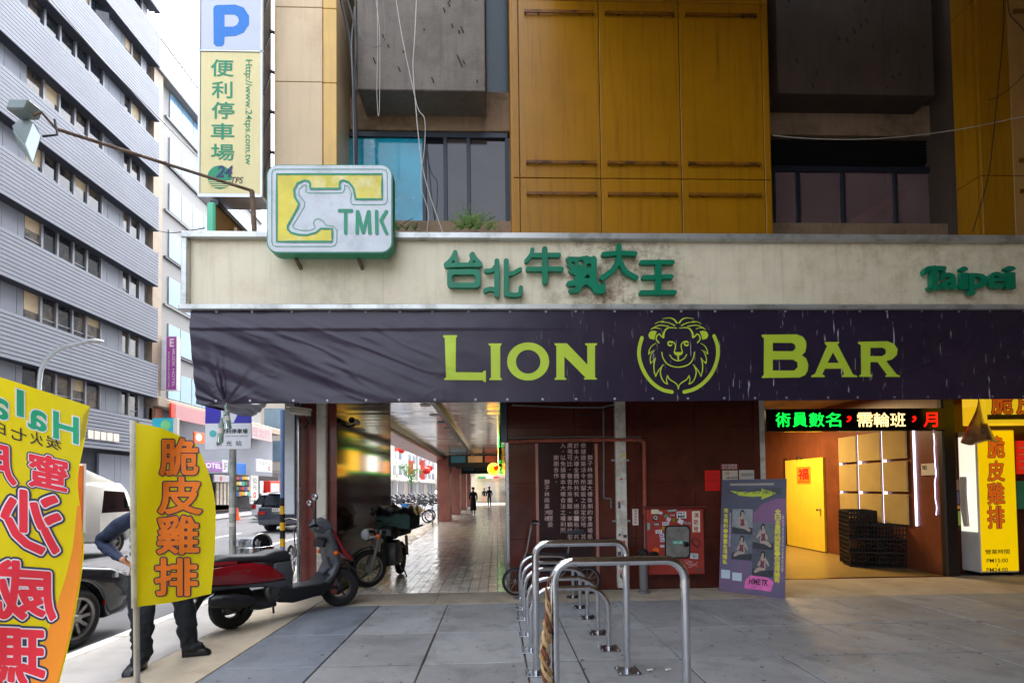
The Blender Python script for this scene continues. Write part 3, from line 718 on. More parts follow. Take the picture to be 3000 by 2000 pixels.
mx = nn.new('ShaderNodeMix'); mx.data_type = 'RGBA'; LK(mu.outputs[0], mx.inputs[0])
old = b_.inputs['Base Color'].links[0].from_socket; LK(old, mx.inputs[6]); mx.inputs[7].default_value = (.42, .40, .42, 1); LK(mx.outputs[2], b_.inputs['Base Color'])
cl_ = G().sheet(bf, NU, NV).build('cloth', 'banner', bn, smooth=80, norm=False)
# underside flap at the left end
fl = [at(577, 1186, YB), at(750, 1186, YB), at(718, 1226, 7.40), at(690, 1218, 7.3)]
a0 = V((bleft(BZ0), YB - .01, BZ0)); a1 = V((-2.95, YB - .01, BZ0)); c0 = V((-3.86, 7.4, 2.74)); c1 = V((-3.80, 7.42, 2.72)); 
def flap(u, v):
    p = a0.lerp(a1, u).lerp(c0.lerp(V((-3.70, 7.38, 2.74)), u), v); p.z += .02 * math.sin(9 * u + 4 * v) * math.sin(PI * v) + .012 * math.sin(21 * u * (1 - v)) ; return p
G().sheet(flap, 20, 14).build('underside_flap', 'banner', bn, smooth=80)
def endf(u, v):
    Z = BZ0 + (BZ1 - BZ0) * v; X = bleft(Z); y = YB - .015 - bdep(X, Z) * .8 + u * 1.15; return V((X + .02 * math.sin(3 * u + 5 * v) * u, y, Z + .01 * u))
G().sheet(endf, 12, 20).build('end_flap', 'banner', bn, smooth=80)
# lettering
LG = mat('lettering_lime', '#bcd43c', .45, var=.06)
z5b = zm(1250, 680, 2.767, YB); z6b = zm(2000, 680, 2.352, YB)
def bl(outer, zf, holes=()):
    g = G().plate([zf(*p) for p in outer], lambda a, b, n: V((a, n, b)), 0.0, [[zf(*p) for p in h] for h in holes])
    k = len(g.v) // 2; g.f = [f for f in g.f if max(f) < k]; g.v = g.v[:k]
    g.refine(.09).warp(lambda x, y, z: bmap(x, z, .004))
    return g.build('letter', LG, bn, smooth=0)
bl([(135, 838), (248, 838), (246, 852), (238, 862), (237, 1138), (450, 1140), (468, 1124), (480, 1124), (480, 1215), (466, 1215), (455, 1202), (145, 1200), (145, 1188), (160, 1180), (148, 862), (135, 852)], z5b)
bl([(503, 905), (608, 905), (606, 916), (596, 926), (596, 1178), (610, 1190), (610, 1200), (508, 1200), (508, 1190), (522, 1178), (520, 926), (503, 916)], z5b)
def elp(cx_, cy_, rx, ry, n=36): return [(cx_ + rx * math.cos(2 * PI * k / n), cy_ + ry * math.sin(2 * PI * k / n)) for k in range(n)]
bl(elp(822, 1050, 170, 154), z5b, [elp(822, 1052, 99, 96)])
bl([(1035, 903), (1135, 903), (1300, 1075), (1300, 926), (1283, 914), (1283, 903), (1380, 903), (1378, 914), (1362, 926), (1362, 1180), (1378, 1188), (1378, 1196), (1272, 1196), (1272, 1186), (1285, 1180), (1115, 1010), (1115, 1178), (1130, 1188), (1130, 1198), (1035, 1198), (1035, 1188), (1050, 1178), (1050, 926), (1036, 914)], z5b)
bl([(537, 710), (780, 706), (822, 722), (844, 755), (846, 790), (838, 828), (815, 850), (845, 872), (860, 915), (856, 955), (838, 985), (800, 1003), (540, 1006), (540, 996), (553, 985), (553, 735), (537, 722)], z6b, [[(615, 765), (750, 765), (770, 780), (772, 803), (752, 822), (615, 822)], [(615, 880), (755, 880), (784, 898), (786, 932), (762, 955), (615, 955)]])
bl([(975, 758), (1072, 758), (1070, 768), (1060, 775), (1165, 980), (1195, 992), (1195, 1000), (1090, 1000), (1090, 990), (1105, 980), (1090, 942), (975, 942), (955, 980), (972, 990), (972, 1000), (880, 1000), (880, 990), (905, 978), (990, 785), (975, 770)], z6b, [[(1030, 830), (1068, 902), (992, 902)]])
bl([(1200, 758), (1400, 755), (1445, 772), (1470, 808), (1466, 848), (1436, 878), (1395, 890), (1465, 980), (1490, 990), (1490, 998), (1390, 998), (1388, 990), (1400, 985), (1335, 897), (1285, 897), (1285, 980), (1298, 990), (1298, 998), (1208, 998), (1208, 990), (1222, 980), (1220, 780), (1202, 770)], z6b, [[(1285, 800), (1370, 798), (1392, 813), (1390, 840), (1368, 856), (1285, 856)]])
# lion emblem
zl_ = zm(1840, 910, 6.032, YB); KL = YB / FPX / 6.032
g = G(); eps = [0]
def lr(P, w0, w1=None, sp=True):
    Q = [zl_(*p) for p in P]
    if sp and len(Q) > 2: Q = [(q.x, q.y) for q in catmull([V((a, b, 0)) for a, b in Q], 5)]
    n = len(Q); w1 = w0 if w1 is None else w1
    eps[0] += .00015
    g.ribbon(Q, [(w0 + (w1 - w0) * i / (n - 1)) * KL for i in range(n)], lambda a, b, q: bmap(a, b, .004 + q), 0, n0=eps[0])
def both(P, w0, w1=None):
    lr(P, w0, w1); lr([(1750 - x, y) for x, y in P], w0, w1)
lr([(240, 485), (196, 640), (186, 780), (215, 940), (300, 1130), (430, 1290), (600, 1400), (765, 1440)], 66)
lr([(1507, 455), (1560, 600), (1574, 760), (1545, 930), (1452, 1130), (1310, 1290), (1150, 1392), (982, 1440)], 66)
both([(600, 150), (720, 135), (800, 160), (855, 222)], 8, 30); both([(470, 238), (540, 205), (625, 195)], 10, 16)
both([(580, 212), (680, 215), (760, 240), (815, 270)], 12, 22); both([(395, 342), (480, 287), (570, 265), (705, 285)], 12, 20); both([(430, 312), (500, 312), (560, 330)], 20, 10)
both([(850, 315), (720, 308), (655, 345), (622, 410), (612, 475)], 14, 42); both([(612, 472), (575, 458), (545, 420), (500, 452), (490, 515), (535, 572)], 20, 26)
both([(480, 582), (410, 632), (370, 700), (357, 772)], 10, 22); both([(357, 772), (410, 730), (468, 705)], 16, 8); both([(430, 730), (395, 800), (380, 870), (392, 938)], 12, 22)
both([(392, 936), (440, 890), (476, 842)], 16, 10); both([(470, 850), (448, 960), (450, 1060), (476, 1168)], 22, 18); both([(476, 1166), (530, 1060), (612, 962)], 20, 16)
both([(592, 980), (560, 1080), (580, 1190), (630, 1270), (686, 1302)], 22, 18); both([(685, 1300), (668, 1230), (686, 1150)], 18, 16); both([(685, 1160), (730, 1222), (820, 1280), (862, 1330), (875, 1388)], 20, 18)
both([(762, 552), (800, 575), (826, 622), (816, 690), (800, 745)], 22, 18)
for cx_ in (730, 1018): lr([(cx_ + 33 * math.cos(a), 590 + 36 * math.sin(a)) for a in [2 * PI * k / 14 for k in range(15)]], 28)
lr([(875, 800), (875, 890)], 28); lr([(725, 790), (780, 858), (875, 892), (970, 858), (1022, 785)], 18); lr([(585, 745), (610, 850), (700, 960), (875, 1005), (1050, 960), (1132, 860), (1160, 745)], 20)
def lp(P):
    eps[0] += .00015; h = G().plate([zl_(*p) for p in P], lambda a, b, n: bmap(a, b, .004 + eps[0]), 0.0); k = len(h.v) // 2
    g.add(h.v[:k], [f for f in h.f if max(f) < k])
ear = [(500, 378), (440, 362), (375, 382), (346, 440), (370, 500), (452, 525), (468, 450)]
lp(ear); lp([(1750 - x, y) for x, y in ear]); lp([(790, 740), (960, 740), (940, 782), (885, 806), (865, 806), (810, 782)])
g.build('lion_emblem', LG, bn, smooth=0, norm=False)
for i in range(26):                             # eyelets along both edges
    for top in (0, 1):
        X = -3.6 + i * .47 + rnd.uniform(-.05, .05)
        if X > 7.4: continue
        Z = (BZ1 - .03) if top else (BZ0 + .035)
        c = bmap(X, Z, .004)
        G().lathe(c, (0, -1, 0), [(.006, 0), (.006, .003), (.011, .005), (.016, .003), (.017, 0)], 10).build('eyelet', 'alu', bn)

# ------------------------------------------------------------------ square cattle-head sign
TY = 6.02
tm_ = thing('cattle_head_sign', 'square rounded light box sign with a cattle head outline and three green letters', 'sign', (-2.2, TY, 4.7), world=True)
zt_ = zm(780, 480, 5.808, TY); KT = TY / FPX / 5.808; mT = XZ(TY)
mat('sign_green', '#1f8f6a', .4, var=.12); mat('sign_face', '#cfd6dc', .4, var=.08, vs=2, dirt_glare='#9fa6ac', da=.4, ds=2.5); mat('sign_yellow', '#e2d24a', .45, var=.2, vs=1.5, dirt_glare='#efe6b4', da=.7, ds=1.4)
mat('sign_green_pale', '#5aa898', .45, var=.15)
G().plate([zt_(*p) for p in rrect(8, 2150, 18, 1520, 190, 8)], mT, .15).build('sign_case', 'sign_green', tm_, smooth=30)
G().plate([zt_(*p) for p in rrect(28, 2130, 34, 1500, 175, 8)], lambda a, b, n: V((a, TY - .006 - n, b)), .004).build('sign_face', 'sign_face', tm_, smooth=30)
yl = [(185, 185), (1975, 185), (1975, 610), (1520, 610), (1515, 560), (1485, 420), (1410, 325), (1320, 290), (1262, 310), (1250, 370), (1268, 432), (750, 432), (757, 350), (725, 302), (650, 292), (540, 340), (480, 450), (490, 570), (562, 690), (540, 760), (440, 940), (372, 1060), (372, 1120), (430, 1180), (560, 1215), (700, 1220), (850, 1180), (930, 1112), (1128, 1112), (1128, 1330), (185, 1330)]
G().plate([zt_(*p) for p in yl], lambda a, b, n: V((a, TY - .009 - n, b)), .002).build('yellow_field', 'sign_yellow', tm_, smooth=0)
def cline(P, wd, n0, m):
    Q = [zt_(*p) for p in P]; Q.append(Q[0]); g = G()
    g.ribbon(Q, wd * KT, lambda a, b, n: V((a, TY - n0 - n, b)), .0, caps=False); return g.build('outline', m, tm_, smooth=0)
def dense(P, k=4):
    o = []
    for i in range(len(P)):
        a, b = P[i], P[(i + 1) % len(P)]
        for j in range(k): o.append((a[0] + (b[0] - a[0]) * j / k, a[1] + (b[1] - a[1]) * j / k))
    return o
def cline2(P, wd, n0, m):
    P = dense(P, 3); g = G(); n = len(P); Q = [V((*zt_(*p), 0)) for p in P]; vv = []; ff = []
    for i in range(n):
        d = (Q[(i + 1) % n] - Q[i - 1]).normalized(); nn = V((-d.y, d.x, 0)) * wd * KT / 2
        vv += [V((Q[i].x + nn.x, TY - n0, Q[i].y + nn.y)), V((Q[i].x - nn.x, TY - n0, Q[i].y - nn.y))]
    for i in range(n): j = (i + 1) % n; ff.append((2 * i, 2 * i + 1, 2 * j + 1, 2 * j))
    return g.add(vv, ff).build('outline', m, tm_, smooth=0)
cline2(yl, 34, .0125, 'sign_green')
cline2([(100, 170), (120, 120), (170, 100), (1970, 100), (2040, 120), (2062, 180), (2062, 630), (2040, 680), (1985, 702), (1500, 702), (1450, 680), (1438, 620), (1455, 520), (1400, 395), (1330, 368), (1342, 430), (1315, 490), (1250, 505), (730, 505), (675, 475), (690, 370), (640, 372), (562, 440), (562, 540), (660, 660), (648, 745), (455, 1060), (480, 1105), (620, 1142), (760, 1138), (842, 1095), (803, 1020), (832, 960), (905, 940), (980, 985), (1022, 1052), (1140, 1065), (1205, 1130), (1205, 1320), (1180, 1385), (1120, 1412), (180, 1412), (120, 1390), (100, 1330)], 10, .0118, 'sign_green')
mTT = lambda a, b, n: V((a, TY - .012 - n, b))
for L in ([[(1250, 805), (1455, 805)], [(1355, 805), (1355, 1190)]], [[(1550, 1185), (1556, 822)], [(1566, 825), (1650, 1175)], [(1656, 1175), (1742, 825)], [(1750, 822), (1765, 1185)]], [[(1880, 818), (1885, 1185)], [(2048, 818), (1955, 970)], [(1955, 970), (2052, 1190)]]):
    g = G()
    for i, P in enumerate(L): g.ribbon([zt_(*p) for p in P], (58 if i else 60) * KT, mTT, .0, n0=i * .0005)
    g.build('letter', 'sign_green', tm_, smooth=0)
for x in (-2.55, -1.75): G().bar((x, TY + .12, 4.57), (x, YB + .1, 4.5), .035, .035).build('bracket', 'rust', tm_)

# ------------------------------------------------------------------ tall parking sign
PY = 6.9
ps = thing('parking_sign', 'tall vertical light box sign with blue P over cream panel of green characters', 'sign', (-3.8, PY, 5.8), world=True)
za = zm(0, 0, 2.24, PY); mP = XZ(PY - .008); KP = PY / FPX / 2.24
q0 = pz(590, 568, PY); q1 = pz(760, 150, PY); zP = pz(600, 148, PY)[1]
G().box(q0[0] - .01, q1[0] + .03, PY + .02, PY + .3, q0[1] - .0, q1[1] + 1.1).build('sign_case', mat('sign_case', '#5c5650', .6, var=.15, dirt_glare='#3a2c20', da=.6, ds=4), ps)
G().box(q0[0] - .02, q1[0] + .04, PY - .004, PY + .018, q0[1], zP - .02).build('cream_face', mat('ps_cream', '#e2d49a', .45, var=.04, streak=.08), ps, bevel=.006)
G().box(q0[0] - .02, q1[0] + .05, PY - .006, PY + .018, zP + .005, q1[1] + 1.1).build('white_face', mat('ps_white', '#c4cad6', .4, var=.04), ps, bevel=.006)
G().box(q0[0] - .03, q1[0] + .06, PY - .012, PY + .02, zP - .018, zP + .003).build('divider', 'alu', ps)
G().box(q0[0] - .03, q1[0] + .04, PY - .014, PY + .3, q0[1] - .05, q0[1] - .002).build('bottom_rail', 'alu', ps)
for sx_ in (q0[0] - .035, q1[0] + .035): G().box(sx_ - .014, sx_ + .014, PY - .012, PY + .02, q0[1] - .04, q1[1] + 1.1).build('edge_rail', 'alu', ps)
bluep = mat('p_blue', '#0c74cc', .4, var=.15, vs=60)
g = G().plate([za(*p) for p in [(1402, 62), (1408, 46), (1424, 38), (1545, 35), (1602, 55), (1636, 108), (1636, 165), (1602, 218), (1548, 240), (1476, 245), (1473, 292), (1460, 308), (1420, 308), (1404, 292)]], mP, .01, [[za(*p) for p in [(1475, 100), (1540, 100), (1563, 116), (1570, 142), (1557, 168), (1532, 180), (1475, 180)]]])
g.build('letter_p', bluep, ps, smooth=0)
mP2 = XZ(PY - .007)
gr = mat('ps_green', '#0a8a60', .45, var=.06)
for ch, a, b, c, d in (('便', 1385, 1535, 505, 395), ('利', 1390, 1527, 647, 538), ('停', 1390, 1540, 782, 672), ('車', 1385, 1540, 917, 812), ('場', 1385, 1540, 1055, 948)):
    p0, p1 = za(a, c), za(b, d); G().text(ch, mP2, p0[0], p1[0], p0[1], p1[1], bold=.012).build('character', gr, ps, smooth=0, norm=False)
p0, p1 = za(1600, 395), za(1655, 1085)
G().text('Http://www.24tps.com.tw', lambda a, b, n: V((b, PY - .007 - n, -a)), -p0[1], -p1[1], p0[0], p1[0], bold=.006).build('web_address', gr, ps, smooth=0, norm=False)
c_ = za(1443, 1165); r_c = 78 * KP
G().plate(circ(c_[0], c_[1], r_c, 28), mP2, .002).build('logo_disc', gr, ps, smooth=0)
for k in range(4):
    z = c_[1] - r_c * (.35 + .16 * k); h_ = math.sqrt(max(.0, r_c ** 2 - (z - c_[1]) ** 2)) + .01
    G().box(c_[0] - h_, c_[0] + h_, PY - .011, PY - .0075, z - .006, z + .006).build('logo_stripe', MATS['ps_cream'], ps)
nv = mat('navy_ink', '#26306a', .5)
p0, p1 = za(1420, 1165), za(1530, 1090); G().text('24', XZ(PY - .012), p0[0], p1[0], p0[1], p1[1], bold=.02, shear=.25).build('logo_numerals', nv, ps, smooth=0, norm=False)
p0, p1 = za(1520, 1205), za(1598, 1165); G().text('TPS', XZ(PY - .012), p0[0], p1[0], p0[1], p1[1], shear=.25).build('logo_letters', 'ink', ps, smooth=0, norm=False)
# side truss and brackets to the column
for k in range(9):
    z = q0[1] + .3 + k * .62
    G().bar((q1[0] + .035, PY + .06, z), (q1[0] + .035, PY + .26, z + .45), .02, .02).build('truss_bar', 'alu_dark', ps)
    G().bar((q1[0] + .03, PY + .27, z - .1), (cx[0] + .01, PY + .33, z - .1), .035, .035).build('bracket', 'frame_navy', ps)
# old sign seen from its side, behind
os_ = thing('old_side_sign', 'weathered brown sign board with mint green edge under the parking sign', 'sign', (-4.1, 7.4, 4.95), world=True)
G().box(-4.06, -4.0, 6.9, 8.7, 4.9, 5.72).build('board', mat('old_board', '#8a6f3a', .7, var=.3, vs=2.5, streak=.35, dirt_glare='#4a3418', da=.7, ds=2.5), os_)
G().box(-4.10, -3.99, 6.84, 6.9, 4.9, 5.73).build('green_edge', mat('mint', '#5fc8a0', .4), os_, bevel=.02)
G().box(-4.08, -3.97, 6.9, 8.7, 5.72, 5.79).build('top_cap', 'frame_navy', os_)
G().bar((-3.88, 7.2, 4.95), (-3.88, 7.2, 5.55), .03, .03).build('strut', 'white_channel', os_)
# ------------------------------------------------------------------ flood lamp on its long arm
fl_ = thing('flood_lamp', 'grey floodlight on a long rusty pole reaching out over the street', 'lamp', (-3.4, 6.6, 4.97), world=True)
e0 = at(738, 560, 6.6); e1 = at(165, 378, 5.6)
G().tube([at(745, 676, 6.6), at(741, 600, 6.6), e0], .032, 10).build('upright', 'rust', fl_)
G().tube([e0 + V((.02, 0, .0)), e0.lerp(e1, .5), e1], .02, 10).build('arm', 'rust', fl_)
hc = at(85, 400, 5.5)
kk = 5.5 / FPX
def fpx(x, y, dy=0.): return at(x, y, 5.5 + dy)
# yoke, housing, glass
G().tube([e1, fpx(122, 330), fpx(98, 338)], .016, 8).build('yoke', 'rust', fl_)
G().tube([fpx(160, 350, .02), fpx(168, 395, .02), fpx(125, 400, .02)], .012, 6).build('yoke', 'black', fl_)
G().obox(fpx(72, 322), V((.11, 0, .0)), V((0, .09, .0)), V((.02, 0, .06))).build('gear_box', mat('lamp_grey', '#7d8a88', .5, var=.1), fl_, bevel=.015)
g = G(); ring = [(55, 350), (95, 345), (122, 400), (96, 490), (66, 400)]
gl = [fpx(98, 352), fpx(124, 398), fpx(98, 488), fpx(72, 425)]
bk = [fpx(60, 345, .12), fpx(80, 345, .16), fpx(60, 440, .16), fpx(30, 370, .14)]
g.add(gl + bk, [(0, 1, 2, 3), (4, 7, 6, 5), (0, 4, 5, 1), (1, 5, 6, 2), (2, 6, 7, 3), (3, 7, 4, 0)])
g.build('housing', 'lamp_grey', fl_, bevel=.02, seg=2)
cg = sum(gl, V()) / 4; nrm = (gl[1] - gl[0]).cross(gl[2] - gl[0]).normalized()
if nrm.y > 0: nrm = -nrm
G().add([cg + (p - cg) * .86 + nrm * .006 for p in gl], [(0, 1, 2, 3)]).build('lamp_glass', mat('lamp_glass', '#dfeaf0', .05, var=0, spec=.8), fl_)
# ------------------------------------------------------------------ wires over the facade
def cable(name, label, pts, r, m, grp=None, k=5):
    return one(name, label, 'cable', G().tube(catmull(pts, k), r, 6), m, grp)
def ap(L, Y): return [at(x, y, Y) for x, y in L]
cable('black_cable', 'thick black cable bundle beside the cream column, left strand', ap([(998, 0), (1020, 90), (1032, 180), (1040, 300), (1044, 400), (1042, 500), (1040, 690)], 7.2), .022, 'cable_black')
cable('black_cable', 'thick black cable bundle beside the cream column, right strand', ap([(1018, 0), (1035, 60), (1045, 140), (1038, 260), (1044, 420), (1048, 690)], 7.16), .016, 'cable_black')
cable('grey_cable', 'pale grey cable tied against the black cables', ap([(1040, 20), (1030, 130), (1034, 250), (1036, 360), (1038, 480), (1036, 690)], 7.18), .012, 'pipe_grey')
cable('white_wire', 'white wire hanging in front of the concrete panel and window', ap([(1220, 0), (1215, 110), (1210, 200), (1218, 310), (1226, 400), (1240, 500), (1262, 580), (1300, 690)], 7.15), .008, 'cable_white')
cable('white_wire', 'second white wire curving round to the window sill', ap([(1160, 0), (1180, 120), (1210, 260), (1226, 322), (1244, 350), (1244, 430), (1232, 540), (1255, 620), (1250, 690)], 7.13), .006, 'cable_white')
cable('thin_wire', 'thin wire loop hanging from above by the concrete panel', ap([(1105, 0), (1106, 150), (1104, 260), (1108, 338), (1112, 300), (1112, 100), (1100, -10)], 7.12), .004, 'cable_white')
cable('drooping_wire', 'thin grey wire drooping in a loop beside the black cables', ap([(1048, 60), (1060, 110), (1090, 137), (1118, 130), (1128, 90), (1122, 0)], 7.1), .005, 'pipe_grey')
cable('slack_wire', 'thin slack wire above the dark right window', ap([(2265, 397), (2350, 405), (2480, 409), (2620, 403), (2800, 381), (3010, 340)], 6.9), .006, 'cable_white')
cable('street_wire', 'dark overhead wire crossing in front of the grey office building', [atx(150, 0, -14), atx(290, 165, -12), atx(440, 320, -9.5), at(640, 520, 8), at(735, 600, 7.5)], .012, 'cable_black')
cable('low_wire', 'slack dark wire sagging to the corner of the fascia sign', [atx(440, 668, -17), at(480, 680, 12), at(530, 680, 9), at(600, 668, 7.2)], .008, 'cable_black')
cable('pillar_wire', 'dark wire hanging down the right yellow pillar', ap([(2940, 0), (2940, 90), (2925, 250), (2910, 400), (2895, 520), (2850, 680)], 6.88), .006, 'cable_black')
cable('pillar_wire', 'dark looping wire swinging across the right yellow pillar', ap([(2952, 0), (2960, 45), (3000, 90), (3030, 160), (2990, 230), (2930, 280), (2898, 294)], 6.87), .006, 'cable_black')
# ------------------------------------------------------------------ across the street
OX = -20.0
mat('slat_grey', '#8c929e', .5, streak=.12, var=.06, vs=.6, dirt_glare='#9096a0', da=.35, ds=.5, obj=.05)
mat('band_back', '#4b5058', .8); mat('soffit_dark', '#3a3f4a', .8)
mat('office_panel', '#868c98', .5, var=.06, vs=.8, obj=.04)
mat('office_frame', '#8d8f96', .45, metal=.3); mat('office_glass', '#2a3038', .04, spec=.9, var=.4, vs=.5, dirt_glare='#8a7a66', da=.6, ds=.55)  # tan patches in the glass stand in for the reflected facade opposite
mat('blind', '#cdbb9a', .7)
ob = thing('grey_office_building', 'tall grey office building with horizontal slatted bands across the street', 'building', (-24, 20, 0), world=True)
YE = 28.15
G().box(-32, OX - .25, 4, YE - .12, 0, 36).build('wall', 'band_back', ob)
def yx(px): return atx(px, 900, OX).y
ZB = [3.79 + 3.27 * k for k in range(9)]
sl_m = G().box(-.03, .03, 0, YE - 6 + .1, .0, .138).mesh('slat', 0)
for k, z in enumerate(ZB):
    bd = G().box(OX - .24, OX + .30, 6, YE, z, z + 1.95).build('band', 'soffit_dark', ob)
    for j in range(11):
        o = link('slat', sl_m, 'slat_grey', bd); o.location = (OX + .33, 6 - .05, z + .005 + j * .177); o.rotation_euler = (0, .1, 0)
    G().box(OX + .0, OX + .36, YE + .055, YE + .1, z - .03, z + 1.98).build('end_cap', 'slat_grey', bd)
edges = [(0, 14, 'p'), (14, 62, 'p'), (62, 82, 'p'), (82, 130, 'w'), (130, 176, 'w'), (176, 222, 'w'), (222, 262, 'w'), (262, 305, 'w'), (311, 323, 'p'), (323, 358, 'p'), (358, 370, 'p'), (370, 387, 'w'), (387, 416, 'w'), (419, 433, 'p')]
for k, z in enumerate(ZB):
    z0, z1 = z + 1.955, z + 3.265
    for a, b, t in edges:
        ya, yb = yx(a), yx(b)
        if t == 'p': G().box(OX - .25, OX - .19, ya + .01, yb - .01, z0, z1).build('wall_panel', 'office_panel', ob)
        else:
            wn = G().box(OX - .26, OX - .12, yb - .06, yb + .04, z0, z1).build('window', 'office_frame', ob)
            G().box(OX - .23, OX - .215, ya + .02, yb - .05, z0, z1).build('pane', 'office_glass', wn)
            if rnd.random() < .45: G().box(OX - .22, OX - .17, ya + .02, yb - .05, z0 + .35, z0 + .4).build('transom', 'office_frame', wn)
            if rnd.random() < .35:
                h = rnd.uniform(.3, .9); G().box(OX - .212, OX - .208, ya + .03, yb - .06, z1 - h, z1).build('blind', 'blind', wn)
G().box(-21.5, OX + .5, 5, YE + .5, ZB[-1] + 3.27, ZB[-1] + 3.6).build('roof_eave', 'soffit_dark', ob)
G().obox((OX - .05, yx(293), ZB[6] + 2.6), (.16, .22, 0), (.012, -.008, 0), (0, 0, .6)).build('open_sash', 'office_glass', ob)
G().box(OX - .2, OX - .1, 20, 23.5, 0, 3.78).build('shopfront', 'dark_void', ob)
for a, b in ((300, 345), (345, 362), (362, 395), (395, 430)):
    G().box(OX - .2, OX - .08, yx(a), yx(b) - .02, 0, 3.6).build('ground_panel', 'office_panel', ob)
for i in range(5):
    a = yx(236 + i * 19); b = yx(252 + i * 19)
    p_ = G().box(OX + .40, OX + .43, a, b, atx(270, 1285, OX + .4).z, atx(270, 1260, OX + .4).z).build('letter_plate', 'paper', ob)
# ---- hotel next door
hb = thing('white_hotel_building', 'white panelled hotel building with pale blue glass next to the grey office', 'building', (-24, 34, 0), world=True)
HX = -20.4
zr = atx(455, 205, HX).z; HY1 = atx(765, 1000, HX).y
mat('hotel_white', '#868788', .55, var=.05, vs=.5, streak=.08); mat('hotel_glass', '#7298b8', .12, spec=.7, var=.1, vs=.4, obj=.08); mat('hotel_beige', '#a39482', .6, var=.08)
G().box(-32, HX, YE + .12, HY1, 6.0, zr).build('wall', 'hotel_white', hb)
G().box(HX, HX + .35, YE + .2, YE + .95, 3, zr - .3).build('pilaster', 'hotel_beige', hb)
G().box(-30, HX + .5, YE + .2, HY1 + .1, zr - .25, zr + .45).build('parapet', 'hotel_white', hb, bevel=.03)
for k in range(7):
    z = 6.9 + k * 2.95
    for j in range(9):
        ya = YE + 2.0 + j * 1.15
        if ya + 1.1 > HY1: break
        wn = G().box(HX, HX + .05, ya, ya + 1.13, z + .5, z + 2.25).build('window', 'office_frame', hb)
        G().box(HX + .05, HX + .06, ya + .03, ya + 1.1, z + .53, z + 2.22).build('pane', 'hotel_glass', wn)
    G().box(HX, HX + .12, YE + 1.6, HY1, z + .3, z + .42).build('ledge', 'frame_navy' if k % 2 else 'hotel_white', hb)
for k in range(12):                           # pipe trellis on the roof
    y = YE + .6 + k * 1.0
    G().tube([(HX + .3, y, zr + .4), (HX + .3, y, zr + 2.0), (HX - 1.4, y, zr + 4.2)], .03, 5).build('trellis_post', 'office_frame', hb)
for z, x in ((1.0, .3), (2.0, .3), (2.7, -.24), (3.4, -.8), (4.2, -1.4)):
    G().tube([(HX + x, YE + .3, zr + z), (HX + x, YE + 11.6, zr + z)], .03, 5).build('trellis_rail', 'office_frame', hb)
# podium with shops
zc_ = atx(600, 1202, -20).z
pd = thing('shop_podium', 'low beige and grey shop podium with many signs under the hotel', 'building', (-22, 38, 0), world=True)
PX2 = -20.0; PYE = atx(808, 1350, PX2).y
G().box(-31, PX2 - .3, YE + .15, PYE, 0, zc_ - .6).build('wall', 'office_panel', pd)
G().box(-31, PX2 + .35, YE + .15, PYE + .3, zc_ - .55, zc_).build('cornice', 'hotel_beige', pd, bevel=.05)
G().box(PX2 - .3, PX2 + .1, YE + .2, YE + 1.0, 0, zc_ - .56).build('round_pier', mat('brown_pier', '#8c5f4c', .5), pd, bevel=.1, seg=3)
def fquad(x0, y0, x1, y1, X):
    a = atx(x0, y0, X); b = atx(x1, y1, X); return min(a.y, b.y), max(a.y, b.y), b.z, a.z
def shop_sign(name, label, x0, y0, x1, y1, col, X=-19.5, th=.12, txts=(), par=None, rough=.5):
    ya, yb, z0, z1 = fquad(x0, y0, x1, y1, X)
    m = mat('ss_' + str(col) + str(x0), col, rough, var=.05)
    o = G().box(X - th, X, ya, yb, z0, z1)
    if par is None:
        t = thing(name, label, 'sign', (X, ya, z0), world=True); o.build('board', m, t, bevel=.015)
    else: t = par; o.build(name, m, par)
    for s, fx0, fx1, fy0, fy1, c, bo in txts:
        G().text(s, lambda a, b, n: V((X + .008 + n, a, b)), ya + (yb - ya) * fx0, ya + (yb - ya) * fx1, z0 + (z1 - z0) * fy0, z0 + (z1 - z0) * fy1, bold=bo).build('lettering', mat('ssi_' + c, c, .6, var=0), t, smooth=0, norm=False)
    return t
shop_sign('shop_sign', 'long pale pink blank sign band with a red end above the shops', 514, 1182, 601, 1246, '#b88488')
shop_sign('red_sign_end', 'narrow red sign panel at the end of the pale pink band', 502, 1180, 513, 1224, '#e2402c')
shop_sign('shop_sign', 'faded white and pink character sign on the far podium', 737, 1242, 797, 1295, '#b0a0a2', txts=(('日立行', .05, .9, .2, .85, '#b88a90', .02),))
shop_sign('lit_sign', 'small lit orange and white picture sign', 570, 1264, 600, 1300, '#e8682c', txts=(('●', .1, .7, .2, .9, '#fff4dc', .0),))
shop_sign('hotel_sign', 'purple hotel sign with white 3F panel beside the yellow flag', 560, 1346, 652, 1382, '#8a5a9c', txts=(('HOTEL', .3, .95, .35, .85, '#f0e8f4', .01),))
shop_sign('floor_sign', 'white 3F sign panel beside the purple hotel sign', 652, 1347, 667, 1383, '#d8dade', txts=(('3F', .2, .85, .2, .8, '#55585c', .01),))
shop_sign('blue_sign', 'plain blue sign board above the colourful shop', 686, 1354, 721, 1388, '#2f6fc0')
shop_sign('shop_sign', 'small white sign with brush lettering and a red zero', 752, 1344, 797, 1383, '#e6e4e2', X=-18.8, txts=(('ヘル一ス', .1, .9, .55, .9, '#3c3f48', .01), ('工作室', .1, .6, .12, .35, '#8a8c90', 0), ('0', .72, .88, .1, .5, '#c83438', .03)))
shop_sign('vertical_shop_sign', 'tall white vertical shop sign with green and red characters', 735, 1392, 757, 1474, '#e4e4de', X=-19.2, txts=(('公', .2, .8, .72, .9, '#44584c', .01), ('元', .2, .8, .5, .66, '#44584c', .01), ('0', .3, .7, .2, .42, '#c83438', .03)))
